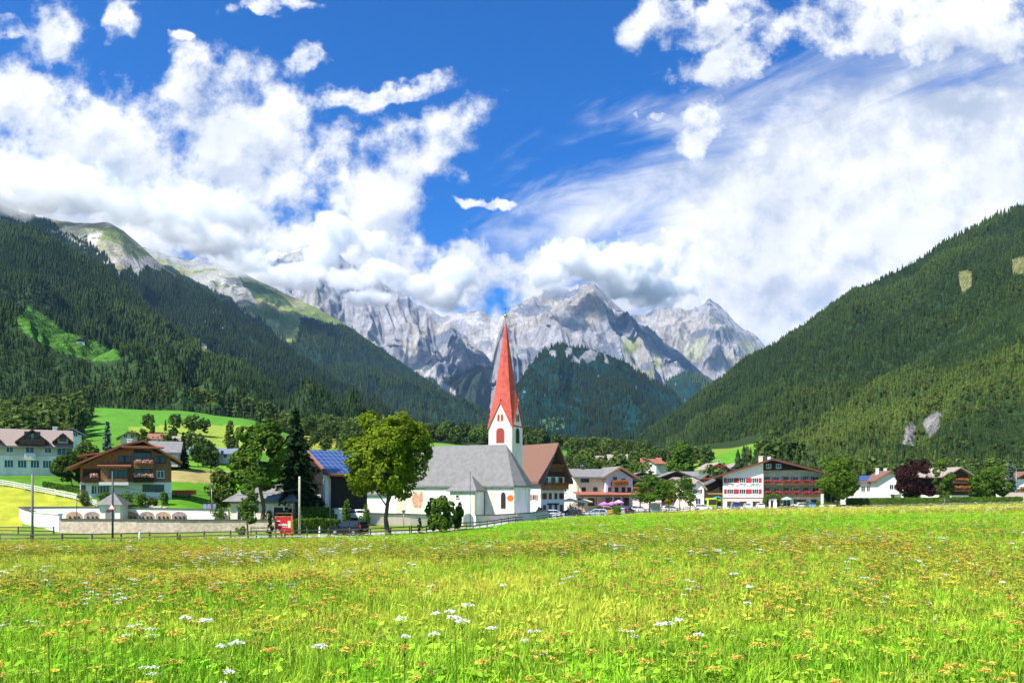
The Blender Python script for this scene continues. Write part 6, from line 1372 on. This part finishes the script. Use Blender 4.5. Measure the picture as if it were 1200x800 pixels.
# ------------------------------------------------------------------ fences
def fence(label, pts, h=1.05, step=2.6, rails=(.95,.55), m=GREYW, post=.13, name='wooden_fence', rw=.13, zoff=0):
    P = [Vector((*at(*p), 0)) for p in pts]; L = [0]
    for a, b in zip(P, P[1:]): L.append(L[-1]+(b-a).length)
    n = max(2, int(L[-1]/step)+1); q = np.linspace(0, L[-1], n); X = np.interp(q, L, [p.x for p in P]); Y = np.interp(q, L, [p.y for p in P]); Z = Gz(X, Y)+zoff
    t = thing(name, label, 'fence', float(X[0]), float(Y[0]), float(Z[0])); o = Vector((X[0], Y[0], Z[0])); rr = random.Random(len(label))
    for i in range(n): 
        p = Vector((X[i], Y[i], Z[i]))-o; hh = h*rr.uniform(.97, 1.12); MB().box(p.x-post/2, p.x+post/2, p.y-post/2, p.y+post/2, p.z-.3, p.z+hh).obj('post', m, t)
    for i in range(n-1):
        a = Vector((X[i], Y[i], Z[i]))-o; b = Vector((X[i+1], Y[i+1], Z[i+1]))-o
        for z_ in rails: MB().bar(a+Vector((0,-post/2-.03,z_+rr.uniform(-.05,.05))), b+Vector((0,-post/2-.03,z_+rr.uniform(-.05,.05))), .06, rw).obj('rail', m, t)
    return t
FENW = mat('fence_wood', (.17,.15,.12), .9, .3, 3); FENP = mat('pale_rail', (.55,.52,.46), .9, .15, 3)
fence('long grey post-and-rail fence along the far left edge of the meadow below the cemetery', [(-40,77.5),(0,79),(60,80.5),(120,83.5),(200,86.5),(280,89.5),(330,91)], m=FENW)
fence('post-and-rail fence beside the road in front of the parked black car', [(334,91.3),(400,95.5),(455,98.5),(480,100.3)], m=FENW)
fence('darker rail fence in front of the churchyard climbing towards its open end', [(482,100.5),(520,105),(545,108.5),(560,113.5),(585,121),(612,129)], m=FENW, rw=.16)
fence('low rail fence right of the gap beside the village road', [(628,137),(660,150),(700,164),(745,178)], m=FENW, h=1.0)
fence('thin rail fence below the roadside trees', [(748,179),(790,192),(830,203),(855,206)], m=FENW, h=.95)
fence('short dark fence piece on the bank beside the white wing wall', [(-20,95),(20,96),(63,98)], m=FENW, h=1.0)
fence('pale wooden rail fence climbing the slope above the cemetery', [(-10,138.5),(20,137),(55,134.5),(90,131),(114,127)], m=FENP, h=1.05, step=2.3, rails=(.95,.62,.30), rw=.17)
fence('short rail fence next to the red billboard posts', [(294,98),(322,99),(342,100)], m=FENW, h=.9)

# ------------------------------------------------------------------ poles, lamps, signs
POLE = mat('pole_wood', (.20,.185,.16), .9, .2, 4); POLEP = mat('pale_pole_wood', (.42,.40,.30), .9, .2, 4)
def pole(name, label, px, d, top, r=.11, m=POLE, cat='pole', lean=0, group=None):
    x, y = at(px, d); z = gnd(x, y); H = EYE+(HY-top)/F*d-z; t = thing(name, label, cat, x, y, z, 0, group); MB().cyl((0,0,-.4), (lean,0,H), r, r*.8, 10).obj('pole', m, t, smooth=True); return t, H
t1, h1 = pole('utility_pole', 'dark grey utility pole furthest left, in front of the white wing wall', 38, 80.5, 555, .13)
t2, h2 = pole('sign_pole', 'dark pole carrying a small red and white triangular sign', 132, 83.5, 552, .11, DARKM)
for q, (zz, mm, y_) in enumerate(((h2*.5, SIGNR, -.16), (h2*.5+.03, FRAMEW, -.2))):
    s = .42-q*.13; MB().prismy([(-s, zz-s*.75), (s, zz-s*.75), (0, zz+s*.95)], y_-.02, y_).obj(('triangle_rim', 'sign_face')[q], mm, t2)
pole('utility_pole', 'pale wooden utility pole between the red billboard and the solar barn', 351, 98, 558, .16, POLEP)
pole('flag_pole', 'thin dark pole standing by the rail fence left of the black car', 387, 94, 560, .06, DARKM)
pole('flag_pole', 'thin dark pole in front of the side chapel of the church', 551, 111, 552, .05, DARKM)
pole('utility_pole', 'thin dark pole in the sloping garden behind the white cemetery wall', 90, 119, 582, .06, DARKM)
pole('utility_pole', 'thin grey pole beside the parked silver car and parasols', 678, 171, 570, .06, METAL)
def lamp(label, px, d, top, kind='cone', m=METAL):
    t, H = pole('street_lamp', label, px, d, top, .05, m, 'lamp')
    if kind == 'cone': MB().cyl((0,0,H-.45), (0,0,H), .10, .30, 12).cyl((0,0,H), (0,0,H+.12), .34, .05, 12).obj('lamp_head', METAL, t)
    elif kind == 'arm': MB().bar((0,0,H), (.9,0,H+.15), .07).box(.7, 1.3, -.12, .12, H+.1, H+.2).obj('lamp_head', METAL, t)
    else: MB().bar((-.8,0,H-.3), (.8,0,H-.3), .06).box(-1.1,-.6,-.12,.12,H-.34,H-.22).box(.6,1.1,-.12,.12,H-.34,H-.22).obj('lamp_head', METAL, t)
lamp('grey street lamp with cone head standing before the churchyard wall', 473, 117, 598); lamp('green street lamp with cone head behind the white cemetery wall', 248, 123, 568)
lamp('double-headed street lamp between hotel and lime tree', 974, 199, 574, 'double'); lamp('small double-headed lamp in front of the long hedge', 1107, 194, 584, 'double'); lamp('tall pale mast lamp near the right edge', 1191, 200, 549, 'arm')
def billboard():
    x, y = at(332.5, 92.5); z = gnd(x, y); d = 92.5; k = d/F; zb = EYE+(HY-624.5)*k-z; zt = EYE+(HY-605.5)*k-z; t = thing('billboard', 'red roadside billboard with white writing in an orange wooden frame', 'sign', x, y, z, 0)
    w_ = 9.2*k
    for s in (-1, 1): MB().box(s*(w_+.02)-.07, s*(w_+.02)+.07, .05, .19, -.4, zt+.5).obj('post', WOODM, t)
    MB().box(-w_-.1, w_+.1, .06, .18, zt+.38, zt+.5).obj('top_beam', WOODM, t)
    fr = MB(); fr.box(-w_-.12, w_+.12, -.05, .04, zb-.1, zb).box(-w_-.12, w_+.12, -.05, .04, zt, zt+.1).box(-w_-.12, -w_, -.05, .04, zb, zt).box(w_, w_+.12, -.05, .04, zb, zt); fr.obj('frame', mat('orange_wood', (.50,.16,.04), .7, .15, 3), t)
    bd = MB().box(-w_, w_, -.02, .04, zb, zt).obj('board', SIGNR, t); mk = MB(); r = random.Random(4)
    # the photograph shows only a broken band of white lettering, a white house mark and a pale panel
    xx = -.62
    while xx < .42: w2 = r.uniform(.05, .11); zz = (zb+zt)/2+.06+r.uniform(-.03, .03); mk.box(xx, xx+w2, -.034, -.024, zz-.11, zz+.12*r.uniform(.5, 1)); xx += w2+.035
    for q in range(5): mk.box(-.1+q*.1, -.04+q*.1, -.034, -.024, (zb+zt)/2-.25, (zb+zt)/2-.17)
    mk.prismy([(-.85, zb+.12), (-.45, zb+.12), (-.45, zb+.35), (-.65, zb+.5), (-.85, zb+.35)], -.034, -.024); mk.box(-.85, -.4, -.034, -.024, zt-.5, zt-.42)
    mk.obj('lettering', FRAMEW, bd); MB().box(.48, .8, -.034, -.024, zt-1.25, zt-.45).obj('panel', CANVAS, bd)
billboard()
o_ = thing('orange_sign', 'round orange sign on a thin post in front of the church apse window', 'sign', *at(598,137.5)); MB().cyl((0,0,-.3),(0,0,3.6),.03).obj('post', METAL, o_)
MB().cyl((0,-.05,4.0),(0,.03,4.0),.58,n=20).obj('disc', ORANGE, o_)
for px, d, h_, lab in ((163.5, 84.5, 1.0, 'small white marker post in the grass by the long grey fence'), (374.5, 97, 1.1, 'small white marker post on the verge by the parked black car'), (963.5, 204, 0, 'upright white banner standing right of the hotel')):
    x, y = at(px, d); t = thing('marker_post' if h_ else 'banner', lab, 'post' if h_ else 'banner', x, y)
    if h_: MB().cyl((0,0,-.2),(0,0,h_),.14,.09,10).cyl((0,0,h_+.002),(0,0,h_+.2),.09,.02,10).obj('post', FRAMEW, t)
    else: MB().box(-.35,.35,-.04,.04,.4,3.6).obj('cloth', FRAMEW, t); MB().cyl((-.4,0,-.2),(-.4,0,3.8),.04).obj('pole', METAL, t)
def cable(label, a, b, sag, r=.02):
    a, b = Vector(a), Vector(b); m = MB(); n = 14; pts = [a.lerp(b, i/n)-Vector((0,0,sag*4*(i/n)*(1-i/n))) for i in range(n+1)]; pts = [p-a for p in pts]
    for p, q in zip(pts, pts[1:]): m.cyl(p, q, r, n=5, cap=False)
    o = m.obj('overhead_cable', DARKM); o.location = a; tag(o, label, 'cable')
cable('thin overhead cable from the triangle-sign pole to the pale utility pole', W(132.5, 569, 83.5), W(350.5, 573, 98), .9)
cable('thin overhead cable from the pale utility pole to the solar barn', W(351.5, 561, 98), W(383, 562, 118), .5)
# bus shelter, parasols, carport
t = thing('bus_shelter', 'small glass bus shelter under the roadside trees', 'shelter', *at(768,176), None, 0); MB().box(-1.3,1.3,-.8,.8,2.3,2.45).obj('roof', METAL, t)
for a in (-1.2, 1.2):
    for b in (-.7, .7): MB().box(a-.05,a+.05,b-.05,b+.05,-.2,2.299).obj('post', METAL, t)
MB().box(-1.15,1.15,.68,.72,.3,2.2).obj('glass_panel', mat('pale_glass', (.55,.62,.66), .1, .05, 2), t); MB().box(-.9,.9,.2,.55,.42,.48).obj('bench', GREYW, t)
def parasol(label, px, d, w_, m, h=2.6, group='parasols on the inn terraces'):
    t = thing('parasol', label, 'parasol', *at(px,d), None, random.random()*60, group); MB().cyl((0,0,-.2),(0,0,h+.2),.03).obj('pole', FRAMEW, t)
    n = 8; vs = [(0,0,h+.35)]+[(w_*math.cos(2*math.pi*i/n), w_*math.sin(2*math.pi*i/n), h-.25) for i in range(n)]+[(w_*math.cos(2*math.pi*i/n), w_*math.sin(2*math.pi*i/n), h-.45) for i in range(n)]+[(0,0,h+.28)]
    MB().add(vs, [(0,1+i,1+(i+1)%n) for i in range(n)]+[(1+i,9+i,9+(i+1)%n,1+(i+1)%n) for i in range(n)]+[(17,9+(i+1)%n,9+i) for i in range(n)]).obj('canopy', m, t)
parasol('large cream parasol beside the inn wall', 668, 177, 2.2, CANVAS, 3.4); parasol('second cream parasol, next to the grey pole', 684, 179, 2.2, CANVAS, 3.2)
PURP = mat('purple_canvas', (.42,.16,.50), .8, .08, 2)
parasol('leftmost purple parasol under the wooden awning', 708, 180, 1.3, PURP, 2.6); parasol('middle purple parasol under the wooden awning', 717, 180.5, 1.4, PURP, 2.6); parasol('rightmost purple parasol at the lilac gable corner', 725, 181, 1.2, mat('mauve_canvas', (.60,.35,.60), .8, .08, 2), 3.0)
parasol('teal parasol on the lawn left of the hotel', 841, 222, 1.6, TEAL, 3.0); parasol('pale green parasol at the hotel entrance', 922, 203, 1.4, mat('mint_canvas', (.35,.62,.50), .8, .08, 2), 2.8)
t = thing('carport', 'flat olive carport roof above the lime-yellow bus', 'carport', *at(831,218), None, 0); MB().box(-3,3,-2.5,2.5,3.9,4.25).obj('roof', mat('olive_roof', (.30,.26,.06), .9, .15, 3), t)
for a in (-2.8,2.8):
    for b in (-2.3,2.3): MB().box(a-.1,a+.1,b-.1,b+.1,-.2,3.899).obj('post', WOODM, t)
t = thing('trailer', 'orange-red tarpaulin trailer parked in the green field', 'trailer', *at(216,146), None, 6); MB().box(-1.9,1.9,-1,1,.55,1.35).obj('tarpaulin', mat('red_tarp', (.62,.10,.03), .7, .1, 3), t, bevel=.1); 
for a in (-1.2,1.2): MB().cyl((a,-1.05,.3),(a,-.9,.3),.3,n=12).obj('wheel', DARKM, t)

# ------------------------------------------------------------------ cars
TYRE = mat('tyre', (.02,.02,.02), .9, .1, 4); RIM = mat('rim', (.5,.5,.52), .3, .1, 4, metal=.8); LAMP = mat('lamp_glass', (.7,.7,.68), .1, .05, 4, spec=.6); TAIL = mat('tail_light', (.55,.02,.02), .2, .05, 4, spec=.6); CGL = mat('car_glass', (.02,.025,.03), .05, .05, 4, spec=.8)
PLATE = mat('plate_white', (.8,.8,.78), .5, .02, 4); PLATEO = mat('plate_orange', (.80,.32,.03), .5, .05, 4)
def paint(n, c): return mat('paint_'+n, c, .22, .02, 2, spec=.6)
def car(label, px, d, rot, colour, kind='hatch', name='parked_car', plate=PLATE, cat='car', dz=0):
    """local x forward; rot = heading, 0 = facing right"""
    K = {'hatch': (4.0,1.70,1.48,[(-2.0,.45),(-1.98,.95),(-1.7,1.35),(-1.45,1.46),(0.1,1.48),(.55,1.40),(1.15,.98),(1.75,.86),(1.98,.66),(2.0,.35)],(-1.62,1.08)),
         'wagon': (4.6,1.78,1.48,[(-2.3,.45),(-2.28,.95),(-2.0,1.38),(-1.7,1.46),(.1,1.48),(.6,1.40),(1.3,.98),(2.0,.88),(2.26,.66),(2.3,.35)],(-1.95,1.22)),
         'suv': (4.7,1.90,1.80,[(-2.35,.50),(-2.34,1.10),(-2.2,1.66),(-2.0,1.77),(.0,1.80),(.55,1.70),(1.15,1.20),(2.0,1.08),(2.3,.85),(2.35,.42)],(-2.12,1.05)),
         'van': (4.6,1.85,1.95,[(-2.3,.45),(-2.3,1.1),(-2.25,1.8),(-2.1,1.93),(.7,1.95),(1.0,1.85),(1.6,1.15),(2.1,1.0),(2.28,.75),(2.3,.4)],(-2.2,1.5))}[kind]
    L, Wd, H, top, (c0, c1) = K; w_ = Wd/2; x, y = at(px, d); t = thing(name, label, cat, x, y, gnd(x, y)+.06+dz, rot, 'cars parked in the village')
    belt = top[1][1]; zb = .22; sec = []
    for (xx, zz) in [(-L/2, belt*.6)]+top+[(L/2, .3)]:
        cab = max(0, zz-belt)/(H-belt); wt = w_*(1-.20*cab); e = .94 if abs(xx) > L/2-.15 else 1
        sec.append([(xx, -w_*e*.96, zb), (xx, -w_*e, min(zz, .6)), (xx, -w_*e*.985, min(zz, belt)), (xx, -wt*e*.93, zz-.03 if zz > belt else zz), (xx, -wt*.6, zz+.02), (xx, wt*.6, zz+.02), (xx, wt*e*.93, zz-.03 if zz > belt else zz), (xx, w_*e*.985, min(zz, belt)), (xx, w_*e, min(zz, .6)), (xx, w_*e*.96, zb)])
    m = MB(); n = 10; vs = [v for s in sec for v in s]; fs = [tuple(range(n-1, -1, -1)), tuple((len(sec)-1)*n+i for i in range(n))]
    for i in range(len(sec)-1):
        for k in range(n): fs.append((i*n+k, i*n+(k+1) % n, (i+1)*n+(k+1) % n, (i+1)*n+k))
    bo = m.add(vs, fs).obj('body', colour, t, smooth=False)
    me = bo.data; me.polygons.foreach_set('use_smooth', [True]*len(me.polygons)); bo.modifiers.new('edges', 'EDGE_SPLIT').split_angle = R(32)
    # side windows, windscreen and rear window
    hgt = lambda xx: float(np.interp(xx, [p[0] for p in top], [p[1] for p in top]))
    def wid(z): return w_*(1-.20*max(0, z-belt)/(H-belt))*.955
    for s in (-1, 1):
        for a0, a1 in ((c0+.05, (c0+c1)/2-.25), ((c0+c1)/2-.17, c1-.05)):
            q = []; zl = belt+.03
            for xx in np.linspace(a0, a1, 5): q.append((xx, max(zl+.02, hgt(xx)-.10)))
            pts = [(a0, zl)]+[(a1, zl)]+q[::-1]; k = len(pts); V_ = [(xx, s*(w_*.99-(w_*.99-wid(zz)*.99)*((zz-belt)/max(.01, H-belt)))+s*.012, zz) for xx, zz in pts]+[(xx, s*(w_*.99-(w_*.99-wid(zz)*.99)*((zz-belt)/max(.01, H-belt)))-s*.03, zz) for xx, zz in pts]
            MB().add(V_, [tuple(range(k)), tuple(range(2*k-1, k-1, -1))]+[(i, (i+1) % k, k+(i+1) % k, k+i) for i in range(k)]).obj('side_window', CGL, t)
    def screen(x0, x1, nm):
        z0, z1 = hgt(x0), hgt(x1); a = Vector((x0, 0, z0+.035)); b = Vector((x1, 0, z1+.035)); y0, y1 = wid(z0)*.88, wid(z1)*.82
        nrm = Vector((-(b-a).z, 0, (b-a).x)).normalized()*.02*(1 if x1 > x0 else -1)
        V_ = [(a.x, -y0, a.z), (a.x, y0, a.z), (b.x, y1, b.z), (b.x, -y1, b.z)]; V2 = [(v[0]-nrm.x*2, v[1], v[2]-nrm.z*2) for v in V_]
        MB().add(V_+V2, [(0,1,2,3),(7,6,5,4),(0,4,5,1),(1,5,6,2),(2,6,7,3),(3,7,4,0)]).obj(nm, CGL, t)
    screen(top[6][0]-.06, top[5][0]+.05, 'windscreen'); screen(top[1][0]+.03, top[2][0]+.02, 'rear_window')
    rw = .30 if kind != 'suv' else .37
    for xx in (-L*.29, L*.305):
        for s in (-1, 1):
            wh = MB().cyl((xx, s*(w_-.2), rw-.02), (xx, s*(w_+.015), rw-.02), rw, n=18).obj('wheel', TYRE, t); MB().cyl((xx, s*(w_+.017), rw-.02), (xx, s*(w_+.035), rw-.02), rw*.62, n=14).obj('rim', RIM, wh)
    for s in (-1, 1):
        MB().box(L/2-.09, L/2+.015, s*w_*.68-.17, s*w_*.68+.17, .58, .74).obj('headlight', LAMP, t); zt_ = .95 if kind == 'suv' else .78
        MB().box(-L/2-.02, -L/2+.1, s*w_*.84-.10, s*w_*.84+.10, zt_, zt_+.38).obj('tail_light', TAIL, t)
        MB().box(top[6][0]-.35, top[6][0]-.15, s*(w_+.02), s*(w_+.18), belt, belt+.14).obj('mirror', colour, t)
    MB().box(-L/2-.025, -L/2+.02, -.27, .27, .62, .74 if plate is PLATE else .86).obj('number_plate', plate, t); MB().box(L/2-.02, L/2+.02, -.26, .26, .38, .49).obj('number_plate', PLATE, t)
    MB().box(-L/2-.04, -L/2+.05, -w_*.9, w_*.9, .3, .5).box(L/2-.05, L/2+.03, -w_*.88, w_*.88, .26, .42).obj('bumper', DARKM if kind == 'suv' else colour, t)
    return t
BLK_, WHT, SIL, BLU, PRP, NVY = paint('black', (.012,.012,.014)), paint('white', (.75,.75,.74)), paint('silver', (.50,.54,.60)), paint('blue', (.03,.18,.40)), paint('violet', (.10,.06,.22)), paint('navy', (.03,.05,.15))
BLK = mat('paint_matt_black', (.010,.010,.012), .4, .05, 2, spec=.15); YEL = paint('yellow', (.72,.42,.02))
car('black off-road car with orange plate parked by the rail fence', 409, 99.5, 155, BLK, 'suv', plate=PLATEO)
car('white car parked on the bank behind the dark barn bushes', 417, 121, 168, WHT, 'hatch', dz=.9)
car('small white hatchback nearest the inn wall', 649, 157, 20, WHT, 'hatch'); car('black car parked between the white hatchback and the silver estate', 669, 166, 165, BLK, 'wagon')
car('silver-white estate car in front of the guesthouse terrace', 699, 168, 172, SIL, 'wagon'); car('yellow van behind the silver estate car', 709, 176, 10, YEL, 'van')
car('white car parked deep in the yard right of the lilac gable', 749, 191, 8, WHT, 'wagon'); car('violet car behind the round field bush', 736, 177, 60, PRP, 'hatch'); car('pale silver car left of the violet one', 729, 175, 75, SIL, 'hatch')
car('white car driving on the road in front of the bus', 823, 200, 5, WHT, 'wagon'); car('white car half hidden behind the roadside tree trunks', 786, 196, 8, WHT, 'wagon')
for lab, px, c, k in (('dark blue and white car leftmost before the hotel front', 862, NVY, 'van'), ('silver blue car second from the left before the hotel front', 876, SIL, 'hatch'), ('white car third from the left before the hotel front', 891, WHT, 'hatch'), ('black car just right of the leafy hotel arch', 921, BLK, 'hatch'), ('white car parked under the hotel balconies', 936, WHT, 'wagon'), ('bright blue car rightmost before the hotel', 950, BLU, 'hatch')):
    car(lab, px, 205.5, 262 if k != 'wagon' else 200, c, k)
def bus():
    x, y = at(829, 211); t = thing('bus', 'lime-yellow bus standing under the carport roof', 'bus', x, y, None, -80); LIME = paint('lime', (.50,.65,.03)); L, w_, H = 6.5, 1.25, 3.0
    MB().box(-L/2, L/2, -w_, w_, .35, H).obj('body', LIME, t, bevel=.12)
    for s in (-1, 1):
        MB().box(-L/2+.5, L/2-.7, s*(w_+.012)-.02, s*(w_+.012)+.02, 1.35, 2.5).obj('side_window', CGL, t)
        for xx in (-2, 2): wh = MB().cyl((xx, s*(w_-.25), .48), (xx, s*(w_+.02), .48), .48, n=16).obj('wheel', TYRE, t); MB().cyl((xx, s*(w_+.022), .48), (xx, s*(w_+.04), .48), .28, n=12).obj('rim', RIM, wh)
        MB().box(L/2-.01, L/2+.03, s*.9-.15, s*.9+.15, .7, .9).obj('headlight', LAMP, t)
    MB().box(L/2-.02, L/2+.02, -w_+.15, w_-.15, 1.25, 2.65).obj('windscreen', CGL, t); MB().box(-L/2-.02, -L/2+.02, -w_+.2, w_-.2, 1.5, 2.5).obj('rear_window', CGL, t)
bus()
# garden boulders right of the chalet
r_ = random.Random(8)
for i, (px, d) in enumerate(((168,129),(172,128),(178,127.5),(183,127),(188,127),(193,126.5))):
    x, y = at(px, d); m = MB().ball((0,0,.15), .55*r_.uniform(.7,1.2), .45, .4*r_.uniform(.8,1.2), 9); m.v = [(a+r_.uniform(-.09,.09), b+r_.uniform(-.09,.09), c+r_.uniform(-.06,.06)) for a, b, c in m.v]
    o = m.obj('boulder', PALEW, smooth=False); o.location = (x, y, gnd(x, y)); tag(o, 'pale garden boulder on the bank below the chalet', 'boulder', 'garden boulders below the chalet')

# ------------------------------------------------------------------ low clouds resting on the peaks: volumes with real depth
def cloud_mat():
    m = bpy.data.materials.new('cloud'); m.use_nodes = True; q = NT(m.node_tree); q.N.clear()
    a = q.n('ShaderNodeVolumeInfo'); pv = q.n('ShaderNodeVolumeScatter'); pv.inputs['Color'].default_value = (1,1,1,1); q.put(pv.inputs['Density'], q.m('MULTIPLY', a.outputs['Density'], .016)); pv.inputs['Anisotropy'].default_value = -.1
    o = q.n('ShaderNodeOutputMaterial'); q.L.new(pv.outputs[0], o.inputs['Volume']); return m
CLOUDM = cloud_mat()
def cloud_bank(name, label, blobs, seed, voxel, scale, rag=1.0):
    """blobs: (px, py, distance, half width px, half height px, half depth m)"""
    B = []
    for px, py, d, rx, ry, rz in blobs: c = W(px, py, d); B.append((c.x, c.y, c.z, rx/F*d, rz, ry/F*d))
    A = np.array(B); pad = 1.3; lo = (A[:, :3]-A[:, 3:]*pad).min(0); hi = (A[:, :3]+A[:, 3:]*pad).max(0); ctr = A[:, :3].mean(0)
    g = bpy.data.node_groups.new('cloud_volume', 'GeometryNodeTree'); g.interface.new_socket('Geometry', in_out='INPUT', socket_type='NodeSocketGeometry'); g.interface.new_socket('Geometry', in_out='OUTPUT', socket_type='NodeSocketGeometry')
    q = NT(g); gi = q.n('NodeGroupInput'); go = q.n('NodeGroupOutput'); vc = q.n('GeometryNodeVolumeCube'); P0 = q.n('GeometryNodeInputPosition').outputs[0]
    wn = q.n('ShaderNodeTexNoise'); q.put(wn.inputs['Vector'], P0); wn.inputs['Scale'].default_value = 1.3/scale; wn.inputs['Detail'].default_value = 2
    sv = q.n('ShaderNodeVectorMath', operation='SCALE'); q.put(sv.inputs[0], q.vm('SUBTRACT', wn.outputs['Color'], (.5,.5,.5))); sv.inputs[3].default_value = scale*.45
    P = q.vm('ADD', P0, sv.outputs[0]); best = None
    for b in B:
        v = q.vm('DIVIDE', q.vm('SUBTRACT', P, tuple(b[i]-ctr[i] for i in range(3))), tuple(b[3:])); ln = q.n('ShaderNodeVectorMath', operation='LENGTH'); q.put(ln.inputs[0], v)
        r = q.m('SUBTRACT', 1.0, ln.outputs['Value']); best = r if best is None else q.m('SMOOTH_MAX', best, r, .15)
    n = q.noise(q.vm('ADD', P0, (seed*100.0, 0, 0)), 1.6/scale, 6, .6)
    D = q.m('ADD', best, q.m('MULTIPLY', q.m('SUBTRACT', n, .5), 2.6*rag)); q.put(vc.inputs['Density'], q.sstep(D, .0, .30))
    vc.inputs['Min'].default_value = tuple(lo-ctr); vc.inputs['Max'].default_value = tuple(hi-ctr)
    for i, k in enumerate('XYZ'): vc.inputs['Resolution '+k].default_value = max(8, int((hi-lo)[i]/(voxel*(1.6 if i == 1 else 1))))
    sm = q.n('GeometryNodeSetMaterial'); sm.inputs['Material'].default_value = CLOUDM; q.L.new(vc.outputs[0], sm.inputs['Geometry']); q.L.new(sm.outputs[0], go.inputs[0])
    v_ = bpy.data.volumes.new(name); v_.materials.append(CLOUDM); o = link(bpy.data.objects.new(name, v_)); o.location = tuple(ctr); o.modifiers.new('cloud', 'NODES').node_group = g
    return tag(o, label, None, None, 'stuff')
cloud_bank('clouds', 'low white cloud bank resting on the left mountain crest', [(-60,222,2900,80,22,170),(20,230,2900,80,15,170),(95,232,2950,55,13,170),(60,212,3000,70,20,170),(165,246,2900,50,15,170),(205,262,3100,45,16,180),(250,284,3400,44,14,180),(235,250,3500,75,26,200),(285,306,4300,36,12,200),(315,324,4700,34,12,200)], 1, 6.5, 110)
cloud_bank('clouds', 'torn white cloud drifting before the left rock face', [(350,325,5400,32,14,180),(378,302,5600,26,20,200),(392,272,5600,24,24,200),(428,350,5400,36,7,160),(448,318,5500,26,10,180),(408,328,5400,36,9,180),(492,338,5700,26,12,180),(520,346,5900,32,16,200),(532,322,5900,28,20,200),(440,288,5700,20,18,180)], 2, 9, 150)
cloud_bank('clouds', 'bright cloud cap hiding the top of the right rock mountain', [(640,322,5700,24,14,180),(664,302,5800,32,20,200),(700,316,5800,34,13,180),(735,330,5900,34,19,200),(768,344,6100,32,16,200),(800,336,6500,22,10,180),(735,308,5900,54,22,200),(650,342,5700,16,6,150)], 3, 9, 150)
# ------------------------------------------------------------------ the air
hz = MB().box(-9500, 9500, -9500, 13500, -120, 2150).obj('haze', None)
hm = bpy.data.materials.new('haze_air'); hm.use_nodes = True; q_ = NT(hm.node_tree); q_.N.clear(); pv = q_.n('ShaderNodeVolumePrincipled'); pv.inputs['Color'].default_value = (.38,.64,1.0,1); pv.inputs['Density'].default_value = 3e-5; pv.inputs['Anisotropy'].default_value = .2
o2 = q_.n('ShaderNodeOutputMaterial'); q_.L.new(pv.outputs[0], o2.inputs['Volume']); hz.data.materials.append(hm); hz['kind'] = 'stuff'; hz['label'] = 'thin blue air haze filling the valley'
